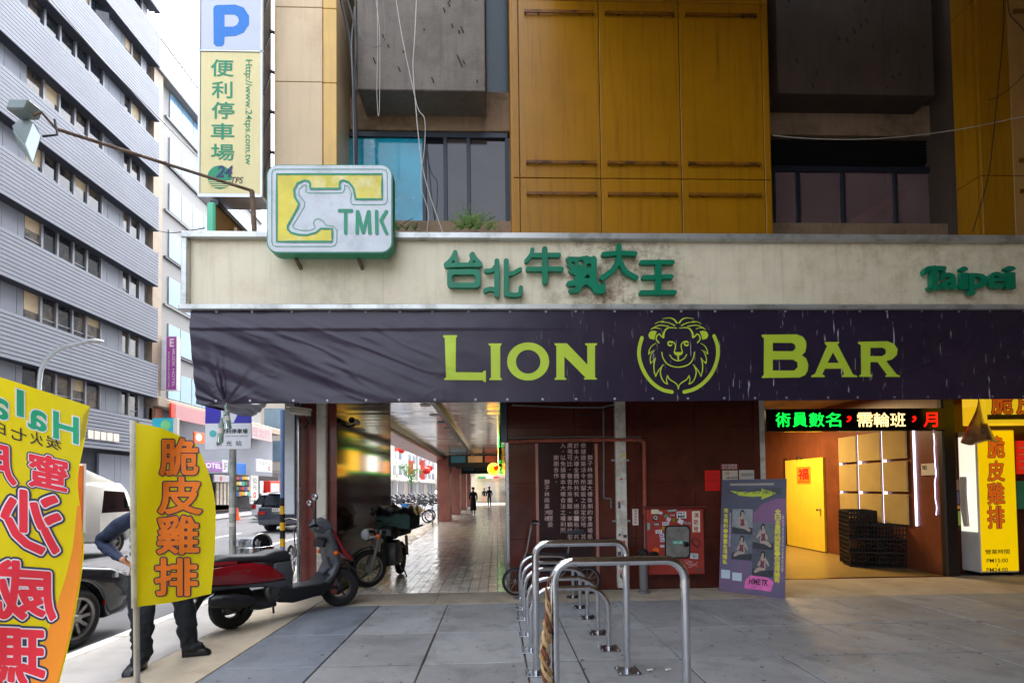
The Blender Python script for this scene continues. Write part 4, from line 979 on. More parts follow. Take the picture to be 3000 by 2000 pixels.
shop_sign('grey_shop_sign', 'grey shop sign with a red zero above the gate', 628, 1390, 672, 1412, '#a8a6ac', txts=(('0', .35, .5, .15, .85, '#c02830', .03),))
for nm, x0, y0, x1, y1, c in (('dark_shopfront', 560, 1383, 815, 1480, '#17191f'), ('gate_wall', 600, 1478, 680, 1492, '#8a5f50')):
    ya, yb, z0, z1 = fquad(x0, y0, x1, y1, -19.95); G().box(-20.3, -19.95, ya, yb, max(0, z0), z1).build(nm, mat(nm, c, .6), pd)
for i in range(12):
    x = 632 + i * 3.6; ya, yb, z0, z1 = fquad(x, 1414, x + 1.6, 1478, -19.85); G().box(-19.9, -19.85, ya, yb, z0, z1).build('gate_bar', 'white_channel' if i % 3 else 'rust', pd)
cols_ = ['#d8583c', '#e8c84c', '#3c8a5c', '#2c6ab0', '#e6e2da', '#8a2c54', '#f0a040', '#58c0b8']
for i in range(5):
    for j in range(4):
        x = 693 + i * 8.2; y = 1395 + j * 15; ya, yb, z0, z1 = fquad(x, y, x + 7, y + rnd.uniform(9, 13), -19.9)
        G().box(-19.93, -19.9, ya, yb, z0, z1).build('poster', mat('post%d' % ((i * 3 + j) % 8), cols_[(i * 3 + j) % 8], .6), pd)
for x0, x1, c in ((762, 772, '#dfe3e6'), (776, 784, '#52c8c8'), (786, 790, '#e6e6e6')):
    ya, yb, z0, z1 = fquad(x0, 1408, x1, 1445, -19.85); G().box(-19.93, -19.85, ya, yb, z0, z1).build('poster', mat('pc' + c, c, .6), pd)
vm = thing('vending_machine', 'red vending machine under the podium near the dark blue car', 'vending machine', (-19.5, 42, 0), world=True)
ya, yb, z0, z1 = fquad(791, 1408, 822, 1470, -19.4)
G().box(-20.0, -19.4, ya, yb, 0, z1).build('cabinet', mat('vend', '#e02a1c', .35), vm, bevel=.03)
G().box(-19.41, -19.385, ya + .15, yb - .3, z1 - 1.0, z1 - .2).build('display', mat('vend_d', '#e8dccc', .2), vm)
# muzik hotel blade sign (faces down the street)
mh = thing('hotel_blade_sign', 'vertical purple and white hotel blade sign beside the grey office building', 'sign', (-19.2, 29, 6), world=True)
MY = 29.2
a = at(470, 1142, MY); b = at(518, 985, MY)
G().box(a.x, b.x, MY, MY + .35, a.z, b.z).build('sign_case', mat('mh_case', '#b8bcc6', .4), mh)
s1 = at(488, 1000, MY).x
G().box(a.x + .01, s1, MY - .02, MY, a.z + .03, b.z - .03).build('white_face', mat('mh_white', '#e2e4ee', .4), mh)
G().box(s1 + .005, b.x - .02, MY - .02, MY, a.z + .03, b.z - .03).build('purple_face', mat('mh_purple', '#a04a9c', .4), mh)
mrot = lambda a_, b_, n: V((b_, MY - .024 - n, -a_))
zt0, zt1 = at(500, 1022, MY).z, at(500, 1134, MY).z
xm = (s1 + b.x) / 2
G().text('MUZIK HOTEL', mrot, -zt0, -zt1, xm + .05, b.x - .1, bold=.01).build('lettering', 'paper', mh, smooth=0, norm=False)
G().text('歐耳風格旅店西門館', mrot, -at(500, 1030, MY).z, -zt1, s1 + .12, xm - .1, bold=.01).build('lettering', 'paper', mh, smooth=0, norm=False)
G().text('E', XZ(MY - .024), s1 + .2, b.x - .15, at(500, 1016, MY).z, at(500, 992, MY).z, bold=.03).build('emblem', 'paper', mh, smooth=0, norm=False)
for z in (.3, .75): G().bar((HX + .3, MY + .2, a.z + (b.z - a.z) * z), (a.x, MY + .2, a.z + (b.z - a.z) * z), .05, .05).build('bracket', 'rust', mh)
# teal sign by the hotel
ts = thing('teal_sign', 'small turquoise sign with a green globe left of the yellow flag', 'sign', (-15, 22, 2), world=True)
TYY = 21.0; a = at(446, 1290, TYY); b = at(508, 1224, TYY); c = at(519, 1224, TYY).x
G().box(a.x, b.x, TYY, TYY + .15, a.z, b.z).build('board', mat('teal_b', '#38b8cc', .4), ts)
G().box(b.x, c, TYY + .002, TYY + .152, a.z, b.z).build('white_edge', 'paper', ts)
G().plate(circ((a.x + b.x) / 2 + .12, (a.z + b.z) / 2 + .18, .22, 18), XZ(TYY - .006), .004).build('globe', mat('globe', '#7fd88c', .5), ts, smooth=0)
G().text('智慧', XZ(TYY - .006), a.x + .06, a.x + .42, a.z + .1, a.z + .3).build('lettering', 'paper', ts, smooth=0, norm=False)
G().box((a.x + b.x) / 2 - .04, (a.x + b.x) / 2 + .04, TYY + .05, TYY + .12, -.12, a.z).build('post', 'alu', ts)
# ------------------------------------------------------------------ farther buildings along the street
def far_building(label, x0, x1, y0, y1, h, col, win, fl=3.2, bays=4, sign=None, name='street_building'):
    t = thing(name, label, 'building', ((x0 + x1) / 2, y0, 0), world=True)
    m = mat('fb' + col + str(int(y0)), col, .7, var=.1, vs=.3, streak=.15)
    G().box(x0, x1, y0, y1, 0, h).build('wall', m, t)
    nf = int((h - 3.6) / fl)
    wy = (y1 - y0) / bays; gm = mat('fbw' + win, win, .15, spec=.7, var=.3, vs=.4)
    for f in range(nf):
        for k in range(bays):
            z = 3.9 + f * fl; w_ = G().box(x1, x1 + .06, y0 + k * wy + wy * .15, y0 + (k + 1) * wy - wy * .15, z + .6, z + fl - .6).build('window', 'office_frame', t)
            G().box(x1 + .06, x1 + .07, y0 + k * wy + wy * .2, y0 + (k + 1) * wy - wy * .2, z + .68, z + fl - .68).build('pane', gm, w_)
        wx_ = (x1 - x0) / 4
        for k in range(4 if y0 > 43 else 0):
            w_ = G().box(x0 + k * wx_ + wx_ * .2, x0 + (k + 1) * wx_ - wx_ * .2, y0 - .06, y0, 3.9 + f * fl + .6, 3.9 + f * fl + fl - .6).build('window', gm, t)
    G().box(x0, x1 + .5, y0 - .2, y1, 3.3, 3.6).build('awning', mat('aw' + col, '#b0aaa2', .7), t)
    for k in range(bays): G().box(x1 + .01, x1 + .1, y0 + k * wy + .3, y0 + (k + 1) * wy - .3, .1, 3.1).build('shopfront', mat('sf%d' % (k % 3), ('#4a4a50', '#7a6a5a', '#39424c')[k % 3], .3), t)
    if sign:
        for i, (c, zz0, zz1, yy) in enumerate(sign): G().box(x1 + .1, x1 + 1.2, yy, yy + .2, zz0, zz1).build('blade_sign', mat('bs' + c, c, .5), t)
    return t
far_building('pale beige apartment block behind the shop podium down the street', -33, -20.2, 47.5, 60, 13, '#c8c0b4', '#7a94a4', sign=(('#c83c34', 4, 8, 50), ('#3c8ac0', 5, 9, 55)))
far_building('glassy pale blue tower showing above the podium roof', -44, -34, 52, 70, 22, '#9cb6c0', '#7ab0c4')
far_building('white narrow building with many small windows seen through the arcade gap', -32, -20, 62, 78, 17, '#d8d2c8', '#8a9098', sign=(('#d8483c', 6, 11, 66), ('#e8e8e4', 5, 13, 72)))
far_building('cream building with red signs seen through the arcade gap', -32, -20, 79, 96, 21, '#e0d4c0', '#7a8088', sign=(('#c8342c', 4, 7, 82), ('#f0f0ee', 6, 14, 88), ('#d05848', 9, 12, 93)))
far_building('tall white far building at the left end of the arcade gap', -32, -20, 97, 118, 26, '#dcdad4', '#6f7a84', sign=(('#e6e6e6', 5, 16, 100), ('#c84038', 5, 8, 108)))
far_building('distant grey building closing the view down the street', -32, -19.5, 119, 150, 24, '#c4c0ba', '#6f7a84', sign=(('#d85040', 4, 9, 122),))
far_building('pale building straddling the end of the street', -19, -4.5, 160, 175, 20, '#d0ccc4', '#7f8890', bays=3)
far_building('bright cream building beyond the end of the arcade', -4, 6, 66, 76, 12, '#e2d8c4', '#9aa0a4', bays=3)
ew = thing('arcade_end_shop', 'bright shop with striped red, white and green awning at the arcade end', 'shop', (-.5, 56, 0), world=True)
G().box(-2.6, 3, 56, 57, 0, 3.5).build('wall', mat('shop_wall_far', '#e0d2b4', .6), ew)
for i, c in enumerate(('#3fa070', '#f0ece4', '#d8485c')): G().box(-2.2 + i * .9, -1.32 + i * .9, 55.0, 56, 2.75, 2.95).build('awning_stripe', mat('awn' + c, c, .6), ew)
G().box(-1.6, -.2, 55.9, 56, .1, 2.4).build('shutter', mat('shut', '#c8c2b8', .5), ew)
far_building('unseen block added at the left beyond the crossing to cut sky light', -34, -20, -45, 1, 12, '#9a948c', '#6f7a84', bays=8)  # added outside the view to lower the sky light on the plaza
# street lamp on the far kerb
lamp = thing('street_lamp', 'curved grey street lamp in front of the slatted office building', 'street lamp', (-16.4, 17.1, 0), world=True)
LY = 17.1
G().tube([at(114, 1440, LY) + V((0, 0, -1.7)), at(114, 1300, LY), at(115, 1130, LY)] + catmull([at(115, 1120, LY), at(122, 1080, LY), at(145, 1045, LY), at(185, 1018, LY), at(262, 1000, LY)], 6), .065, 8).build('pole', mat('lamp_pole', '#b4bcbc', .4, metal=.3), lamp)
h0 = at(258, 1001, LY); h1 = at(302, 997, LY)
G().ell((h0 + h1) / 2, (abs(h1.x - h0.x) * .55, .14, .07), 12, 6).build('lamp_head', 'lamp_pole', lamp)
# roadside pole with the parking board
rp = thing('parking_board', 'blue and white parking board on a stickered grey pole behind the scooter', 'sign', (-4.1, 7.6, 0), world=True)
RY = 7.6
pb_ = at(676, 1330, RY)
G().tube([(pb_.x, RY + .06, 0), (pb_.x, RY + .06, 2.35)], .05, 14).build('pole', mat('pole_grey', '#a8aca4', .5, var=.15, vs=5, dirt_glare='#6a6c66', da=.6, ds=9), rp)
a = at(603, 1316, RY); b = at(738, 1195, RY)
zs = at(670, 1240, RY).z
G().box(a.x, b.x, RY - .02, RY, a.z + .0, zs).build('white_board', mat('pb_white', '#e4e6ea', .4, var=.04), rp, bevel=.004)
G().box(a.x, b.x, RY - .0215, RY, zs + .002, b.z + .25).build('blue_board', mat('pb_blue', '#3a34b0', .4, var=.05), rp, bevel=.004)
w0 = at(648, 1238, RY - .02); w1 = at(700, 1206, RY - .02)
G().plate([(w0.x, w0.z), (w1.x - .08, w0.z), (w1.x, w1.z), (w0.x, w1.z + .05)], XZ(RY - .024), .001).build('white_arrow', 'pb_white', rp, smooth=0)
for s, x0, x1, y0, y1, c, bo in (('便利停車場', 646, 726, 1270, 1255, 'ink', .02), ('24HR PARKING SERVICE', 660, 726, 1279, 1275, 'ink', 0), ('新  光  站', 634, 708, 1306, 1290, 'ink', .01)):
    p0 = at(x0, y0, RY - .02); p1 = at(x1, y1, RY - .02); G().text(s, XZ(RY - .024), p0.x, p1.x, p0.z, p1.z, bold=bo).build('lettering', c, rp, smooth=0, norm=False)
c = at(624, 1270, RY - .02); G().plate(circ(c.x, c.z, .055, 16), XZ(RY - .024), .001).build('round_logo', mat('logo_teal', '#5ab8b8', .5), rp, smooth=0)
for z, c, h in ((1.25, 'paper', .1), (1.05, 'paper', .06), (.75, 'alu', .08)): G().tube([(pb_.x, RY + .06, z), (pb_.x, RY + .06, z + h)], .0515, 14, caps=False).build('sticker', c, rp)
# yellow and black striped pole farther along the kerb
sp = thing('striped_pole', 'blue grey roadside pole with yellow and black striped foot', 'pole', (-5, 11, -.12), world=True)
sx_ = at(828, 1450, 9.6)
G().tube([(sx_.x, 9.6, 0), (sx_.x, 9.6, 3.2)], .045, 10).build('pole', mat('pole_blue', '#6a88b0', .5), sp)
for i in range(6): G().tube([(sx_.x, 9.6, .5 + i * .16), (sx_.x, 9.6, .66 + i * .16)], .05, 10).build('stripe', mat('stripe_y', '#e0b020', .5) if i % 2 == 0 else 'black', sp)
# ------------------------------------------------------------------ things on the granite wall
mW = XZ(YW - .012)
pq = thing('carved_notice', 'dark carved stone notice of vertical characters behind the bike racks', 'notice', (1.1, YW, .3), world=True)
zq = zm(1440, 1180, 5.228, YW - .01)
a = zq(712, 610); b = zq(1580, 2600)
G().box(a[0], b[0], YW - .010, YW - .002, b[1], a[1]).build('slab', 'plaque', pq)
for x in (690, 1600):
    q = zq(x, 620); G().box(q[0] - .022, q[0] + .022, YW - .03, YW - .002, b[1] - .03, q[1]).build('side_strip', mat('strip_pink', '#b07a6c', .4), pq, bevel=.004)
def vcol(s, xc, y0, pitch, sz, zf, mp, m, par, bold=.004, name='character'):
    g = G()
    for i, ch in enumerate(s):
        if ch == ' ': continue
        y = y0 + i * pitch; k = .25 if ch in '，。' else 1
        p0 = zf(xc - sz / 2 * k, y + sz / 2 * k); p1 = zf(xc + sz / 2 * k, y - sz / 2 * k)
        g.text(ch, mp, p0[0], p1[0], p0[1], p1[1], bold=bold, res=2)
    o = g.build(name, m, par, smooth=0, norm=False); return o
for s, x, y0 in (('獅子林商業大樓後側約會廣場係本', 1508, 835), ('依據建築法令所留設之法定空地，其所', 1407, 650), ('於本大樓全體所共有，絕非一般公共', 1300, 650), ('廣場可比，敬告外來攤販，車輛請勿', 1200, 650), ('入，以免損害本大樓合法之權利而', 1095, 650), ('謝謝合作。', 990, 835), ('獅子林商業大樓', 848, 1208), ('     管理委', 900, 1208)):
    vcol(s, x, y0, 93, 78, zq, mW, 'plaque_text', pq, name='text_column')
# pipes
one('rusty_pipe', 'rusty red pipe running along the wall and down to the hydrant cabinet', 'pipe', G().tube(ap([(1490, 1294), (1600, 1290), (1780, 1288), (1872, 1288)], YW - .06) + catmull(ap([(1876, 1289), (1885, 1294), (1887, 1306)], YW - .06), 4) + ap([(1888, 1400), (1889, 1495)], YW - .06) + catmull(ap([(1889, 1500), (1892, 1510), (1905, 1512)], YW - .06), 4), .032, 10), 'pipe_red')
one('thin_conduit', 'thin dark conduit just above the rusty pipe', 'pipe', G().tube(ap([(1492, 1283), (1700, 1279), (1880, 1280)], YW - .03), .012, 8), 'pipe_grey')
one('grey_conduit', 'grey conduit dropping down the wall with a sidestep at the end', 'pipe', G().tube(ap([(1768, 1188), (1768, 1250), (1769, 1350), (1769, 1456), (1771, 1459), (1788, 1460), (1790, 1463), (1790, 1488)], YW - .03), .014, 8), 'pipe_grey')
one('ceiling_conduit', 'dark conduit running under the banner along the wall top', 'pipe', G().tube(ap([(1500, 1186), (1650, 1192), (1690, 1193), (1760, 1193), (1800, 1184)], YW - .04), .014, 8), 'pipe_grey')
one('slack_cable', 'slack dark cable swagging under the banner', 'cable', G().tube(catmull(ap([(1688, 1195), (1690, 1214), (1720, 1215), (1760, 1204), (1800, 1190)], YW - .05), 5), .011, 6), 'cable_black')
one('slim_pipe', 'slim dark pipe between rusty pipe and standpipe', 'pipe', G().tube([at(1889, 1515, YW - .05), at(1889, 1612, YW - .05)], .014, 8), 'pipe_grey')
wc = thing('white_channel', 'white vertical cable channel covered in stickers on the granite wall', 'cable channel', (2.0, YW, 0), world=True)
q0 = at(1810, 1700, YW - .07); q1 = at(1832, 1190, YW - .07)
G().box(q0.x, q1.x, YW - .075, YW - .001, .03, 3.1).build('channel', 'white_channel', wc, bevel=.008)
for i in range(26):
    z = rnd.choice([rnd.uniform(1.0, 2.1), rnd.uniform(.15, .9)]); h = rnd.uniform(.02, .07); xx = rnd.uniform(q0.x + .005, q1.x - .06); ww = rnd.uniform(.03, .055)
    c = rnd.choice(['#3a3a40', '#c03038', '#d8d4d0', '#e0c040', '#5a5a60', '#c890a0', '#484c50'])
    G().box(xx, xx + ww, YW - .0765 - i * .0002, YW - .0752, z, z + h).build('sticker', mat('st' + c, c, .5), wc)
for z in (2.0, 1.05): G().box(q0.x - .06, q1.x + .05, YW - .05, YW - .002, z, z + .03).build('clip', 'alu', wc)
# hydrant cabinet
cb = thing('hydrant_cabinet', 'red fire hydrant cabinet plastered with stickers on the granite wall', 'cabinet', (2.6, YW, .3), world=True)
CYF = YW - .2
zc2 = zm(1850, 1460, 6.032, CYF); a = zc2(300, 1350); b = zc2(1275, 165)
G().box(a[0], b[0], CYF, YW - .002, a[1], b[1]).build('case', mat('cab_red', '#a23a30', .45, var=.12, dirt_glare='#6a2a24', da=.5, ds=4), cb, bevel=.012)
G().box(a[0] - .02, b[0] + .03, CYF - .03, YW - .004, b[1] + .002, b[1] + .03).build('top', 'MATS' if 0 else mat('cab_top', '#6a2a24', .5), cb, bevel=.005)
def cp(L): return [zc2(*p) for p in L]
G().plate(cp(rrect(600, 1025, 485, 1040, 70)), XZ(CYF - .004), .003).build('window', mat('cab_win', '#7d7a74', .12, var=.3, vs=8, spec=.8), cb, smooth=0)
ring = cp(rrect(585, 1040, 470, 1055, 80))
G().plate(ring, XZ(CYF - .005), .004, [cp(rrect(610, 1015, 495, 1030, 66))]).build('window_gasket', 'black', cb, smooth=0)
def stick(x0, y0, x1, y1, c, t=None, tc='ink', n=.004, rot=0.):
    p0 = zc2(x0, y1); p1 = zc2(x1, y0); cx_ = (p0[0] + p1[0]) / 2; cz_ = (p0[1] + p1[1]) / 2
    cs, sn = math.cos(rot), math.sin(rot)
    mp = lambda a_, b_, k: V((cx_ + (a_ - cx_) * cs - (b_ - cz_) * sn, CYF - n - k, cz_ + (a_ - cx_) * sn + (b_ - cz_) * cs))
    s_ = G().plate([(p0[0], p0[1]), (p1[0], p0[1]), (p1[0], p1[1]), (p0[0], p1[1])], mp, .0015).build('sticker', mat('stk' + c, c, .45), cb, smooth=0)
    if t: 
        w_ = p1[0] - p0[0]; h_ = p1[1] - p0[1]
        G().text(t, mp, p0[0] + w_ * .1, p1[0] - w_ * .1, p0[1] + h_ * .15, p1[1] - h_ * .15, bold=.02, n0=.0008).build('lettering', tc, s_, smooth=0, norm=False)
stick(800, 225, 965, 348, '#e6e4e0', None, n=.006)
for t, y0, y1 in (('PAY', 235, 282), ('ME', 288, 338)):
    p0 = zc2(812, y1); p1 = zc2(952, y0); G().text(t, XZ(CYF - .008), p0[0], p1[0], p0[1], p1[1], bold=.03, shear=.1).build('lettering', 'ink', cb, smooth=0, norm=False)
stick(1075, 220, 1205, 590, '#dcd4c0', None, n=.005)
for i, ch in enumerate('消防栓'):
    p0 = zc2(1100, 340 + i * 120); p1 = zc2(1180, 245 + i * 120); G().text(ch, XZ(CYF - .008), p0[0], p1[0], p0[1], p1[1], bold=.02).build('character', 'ink_red', cb, smooth=0, norm=False)
stick(720, 735, 915, 805, '#1fa088', '滅火器', 'paper', n=.007)
stick(350, 185, 480, 270, '#d8cfae'); stick(375, 285, 470, 390, '#22242a', 'Q', 'paper'); stick(380, 425, 495, 480, '#3a3a3e', 'WARE', 'paper'); stick(545, 410, 660, 470, '#dfe0e2', 'SON', rot=.05)
stick(425, 550, 535, 610, '#e8e8ea', 'VENT', rot=.08); stick(495, 610, 575, 680, '#d4cde0', 'HX'); stick(505, 695, 585, 760, '#dcd4e4', 'lo'); stick(1040, 965, 1175, 1060, '#d4e2e4', 'TESO', rot=-.08)
stick(640, 190, 790, 230, '#8aa8a0', rot=.1); stick(680, 280, 765, 305, '#cdb8b8', 'MUSK'); stick(820, 365, 915, 445, '#dcd8da', None, rot=-.5); stick(620, 330, 690, 400, '#d8b8c8', rot=-.5); stick(480, 225, 545, 275, '#d4d8dc', rot=-.3); stick(940, 410, 1045, 450, '#b8a8b4', 'zzz', rot=-.1)
stick(715, 345, 770, 405, '#7a7a1c'); stick(540, 490, 580, 560, '#a89030'); stick(930, 760, 1010, 845, '#cfcfd2', '7'); stick(575, 285, 650, 330, '#4a9a74', rot=.3); stick(280, 430, 325, 550, '#7aa894'); stick(505, 815, 580, 860, '#c8c0c0'); stick(1150, 1230, 1250, 1290, '#6a4a44')
c = zc2(430, 920); G().plate([(c[0] + .05 * (1 + .25 * math.sin(5 * t)) * math.cos(t) * 1.0, c[1] + .055 * (1 + .2 * math.cos(7 * t)) * math.sin(t)) for t in [2 * PI * k / 24 for k in range(24)]], XZ(CYF - .006), .001).build('sticker', mat('stk_or', '#f0601c', .5), cb, smooth=0)
g = G()
for k in range(7):
    t = rnd.uniform(0, 6); P = [(1140 + 90 * math.cos(t + j * .9) * rnd.uniform(.5, 1), 770 + 110 * math.sin(t + j * 1.1) * rnd.uniform(.5, 1)) for j in range(4)]
    g.ribbon([(p.x, p.y) for p in catmull([V((*zc2(*p), 0)) for p in P], 4)], .006, XZ(CYF - .003 - k * .0004), 0)
g.build('graffiti', 'ink', cb, smooth=0, norm=False)
g = G()
for k in range(6):
    P = [(920 + rnd.uniform(0, 250), 1080 + rnd.uniform(0, 130)) for j in range(3)]
    g.ribbon([(p.x, p.y) for p in catmull([V((*zc2(*p), 0)) for p in P], 4)], .005, XZ(CYF - .003 - k * .0004), 0)
g.build('graffiti', mat('graf_w', '#d8a8a8', .6), cb, smooth=0, norm=False)
# small warning strip
ws = thing('warning_strip', 'small white vertical warning strip with red print left of the cabinet', 'notice', (2.3, YW, 1.2), world=True)
a = zm(1850, 1460, 6.032, YW)(18, 468); b = zm(1850, 1460, 6.032, YW)(118, 180)
G().box(a[0], b[0], YW - .007, YW - .002, a[1], b[1]).build('card', 'paper', ws)
vcol('嚴禁停放車', 70, 215, 52, 44, zm(1850, 1460, 6.032, YW), XZ(YW - .009), 'ink_red', ws, name='lettering')
# standpipe
sp_ = thing('standpipe', 'grey fire standpipe with black double head beside the hydrant cabinet', 'standpipe', (2.35, YW - .25, 0), world=True)
SY = YW - .28; c = at(1885, 1650, SY); zt = at(1885, 1612, SY).z
G().tube([(c.x, SY, 0), (c.x, SY, zt - .08)], .062, 14).build('riser', 'pipe_grey', sp_)
G().lathe((c.x, SY, 0), (0, 0, 1), [(.09, 0), (.09, .03), (.065, .035)], 14).build('base_flange', 'pipe_grey', sp_)
G().ell((c.x, SY, zt - .04), (.085, .08, .07)).build('head', 'black', sp_)
for dx in (-.02, .12): G().lathe((c.x + dx, SY - .04, zt - .05), (.35 if dx > 0 else -.2, -1, -.1), [(.045, 0), (.05, .05), (.058, .055), (.058, .09), (.04, .09)], 12).build('outlet', 'black', sp_)
# papers on the wall
def paper(label, x0, y0, x1, y1, col, txts=(), name='wall_notice', cat='notice', Y=YW - .006, kb='ink'):
    a = at(x0, y1, Y); b = at(x1, y0, Y); t = thing(name, label, cat, (a.x, Y, a.z), world=True)
    G().box(a.x, b.x, Y - .003, Y + .003, a.z, b.z).build('sheet', mat('pp' + col, col, .65, var=.06), t)
    for s, fx0, fx1, fy0, fy1, c in txts:
        G().text(s, XZ(Y - .0045), a.x + (b.x - a.x) * fx0, a.x + (b.x - a.x) * fx1, a.z + (b.z - a.z) * fy0, a.z + (b.z - a.z) * fy1, bold=.01).build('lettering', c, t, smooth=0, norm=False)
    return t
paper('bright red paper with three rows of dark red characters', 2066, 1377, 2109, 1437, '#e0180c', (('大吉利', .12, .9, .68, .92, 'ink_red'), ('財源進', .12, .9, .38, .62, 'ink_red'), ('出入安', .12, .9, .08, .32, 'ink_red')))
paper('narrow dark red label with pale print above the white cards', 2112, 1358, 2161, 1375, '#8a1c20', (('招財進寶福', .05, .95, .55, .95, 'paper'), ('請勿張貼物', .05, .95, .1, .45, 'paper')))
paper('cream card with an orange heading above the purple poster board', 2117, 1377, 2161, 1412, '#cfc4b0', (('公告', .12, .45, .6, .9, 'pipe_red'), ('本樓住戶請注意', .2, .95, .3, .45, 'ink')))
paper('cream card with faint grey lines above the purple poster board', 2166, 1376, 2209, 1412, '#c8c2b6', (('營業登記証明', .15, .9, .5, .75, 'pipe_grey'),))
# poster board leaning by the wall
pa, pb2 = gnd(2107, 1729), gnd(2300, 1753); pt_ = at(2115, 1403, pa.y + .12); pt2 = at(2305, 1404, pb2.y + .12)
po = thing('poster_board', 'leaning purple poster board with four dark figure pictures and yellow characters', 'poster board', pa, world=True)
Up = ((pt_ - pa) + (pt2 - pb2)) / 2; Ur = pb2 - pa
nP = Ur.cross(Up).normalized()
if nP.y > 0: nP = -nP
def mpo(u, v, n): return pa + Ur * u + Up * v + nP * (n + .012)
def prect(u0, v0, u1, v1, m, name, n=.0, th=.001, par=None): return G().plate([(u0, v0), (u1, v0), (u1, v1), (u0, v1)], lambda a_, b_, k: mpo(a_, b_, n + k), th).build(name, m, par or po, smooth=0)
G().plate([(0, 0), (1, 0), (1, 1), (0, 1)], mpo, .02).build('board', mat('po_board', '#665a78', .5, var=.14, vs=1.6, dirt_glare='#7a5c7c', da=.8, ds=1.5), po, smooth=0)
prect(.0, .6, 1, .998, mat('po_dark', '#4a4c5e', .5, var=.1, vs=3), 'dark_field', .002)
G().plate([(.52, .6), (.52, .70), (.64, .78), (.85, .83), (1, .83), (1, .6)], lambda a_, b_, k: mpo(a_, b_, .0035 + k), .001).build('pink_field', mat('po_pink', '#80587e', .5, var=.1), po, smooth=0)
G().plate([(.14, .90), (.3, .855), (.5, .845), (.64, .85), (.64, .82), (.86, .875), (.64, .92), (.64, .895), (.45, .885), (.28, .89)], lambda a_, b_, k: mpo(a_, b_, .005 + k), .001).build('lime_swoosh', mat('po_lime', '#b8c832', .5), po, smooth=0)
G().text('エデンの楽園', lambda a_, b_, k: mpo(a_, b_, .007 + k), .06, .92, .865, .925, bold=.0).build('title', mat('po_title', '#3f4634', .5), po, smooth=0, norm=False)
prect(.14, .945, .82, .965, mat('po_bar', '#9a9686', .6), 'title_bar', .0035)
def vt(s, uc, v0, pitch, sz, m):
    for i, ch in enumerate(s): G().text(ch, lambda a_, b_, k: mpo(a_, b_, .004 + k), uc - sz / 2, uc + sz / 2, v0 - i * pitch - sz * .28, v0 - i * pitch + sz * .28, bold=.03).build('character', m, po, smooth=0, norm=False)
ly = mat('po_yellow', '#d8cf3c', .5)
vt('完全無料・尊重各項隱私', .085, .72, .046, .075, ly); vt('全日本最時尚無敵・你值得擁有', .885, .72, .044, .085, ly)
for uc, v0, v1 in ((.155, .40, .70), (.96, .22, .69)):
    G().text('風俗伴遊休閒旅店日韓歡迎光臨', lambda a_, b_, k: mpo(b_, -a_, .004 + k), -v1, -v0, uc - .014, uc + .014).build('small_text', 'paper', po, smooth=0, norm=False)
for (u0, v0, u1, v1, c) in ((.19, .515, .51, .735, '#8a8f92'), (.19, .29, .51, .51, '#5f6670'), (.515, .39, .83, .62, '#62666c'), (.515, .165, .83, .385, '#4a4e58')):
    pc = prect(u0, v0, u1, v1, mat('ph' + c, c, .5, var=.25, vs=14), 'picture', .0045)
    cu, cv = (u0 + u1) / 2, (v0 + v1) / 2; w_, h_ = u1 - u0, v1 - v0
    s_ = rnd.choice((-1, 1))
    def shp(P, m, n, nm): G().plate([(cu + s_ * x * w_, cv + y * h_) for x, y in P], lambda a_, b_, k: mpo(a_, b_, n + k), .0004).build(nm, m, pc, smooth=0)
    shp([(-.5, -.5), (.5, -.5), (.5, -.25), (.2, -.2), (-.1, -.28), (-.5, -.22)], mat('ph_couch', '#33353c', .6, var=.3, vs=20), .0055, 'couch')
    shp([(-.12, .26), (-.02, .32), (.08, .26), (.12, .12), (.22, .0), (.24, -.12), (.14, -.12), (.1, -.02), (.1, -.14), (.3, -.22), (.42, -.34), (.34, -.4), (.12, -.3), (-.12, -.26), (-.16, -.12), (-.1, .04), (-.2, -.02), (-.26, -.1), (-.32, -.06), (-.24, .1), (-.16, .2)], mat('figc', '#a89488', .6, var=.15, vs=30), .006, 'figure')
    shp(circ(-.01, .36, .075, 10), 'figc', .0064, 'face')
    shp([(-.1, .2), (-.12, .36), (-.06, .46), (.04, .47), (.1, .40), (.09, .24), (.06, .36), (0, .41), (-.06, .36), (-.05, .2)], 'black', .0068, 'hair')
    shp([(-.1, .12), (.0, .08), (.1, .14), (.09, -.02), (.12, -.16), (-.1, -.18), (-.06, -.02)], mat('garm', '#6a3a44', .6, var=.3, vs=30), .0068, 'garment')
prect(.03, .115, .175, .19, mat('po_blank', '#b8c8d4', .5, var=.05), 'blank_panel', .0035); prect(.21, .105, .36, .175, 'po_blank', 'blank_panel', .0035)
G().plate([(.40, .05), (.8, .045), (.84, .13), (.74, .16), (.5, .165), (.42, .12)], lambda a_, b_, k: mpo(a_, b_, .0045 + k), .001).build('pink_patch', mat('po_hot', '#e06ab0', .5, var=.2, vs=12), po, smooth=0)
G().text('HIME TK', lambda a_, b_, k: mpo(a_, b_, .0065 + k), .47, .76, .09, .14, bold=.03, shear=.2).build('patch_lettering', 'ink', po, smooth=0, norm=False)
G().bar(mpo(.5, .7, -.03), V((mpo(.5, .7, 0).x + .1, mpo(.5, .7, 0).y + .35, 0.01)), .03, .02).build('back_strut', 'black', po)

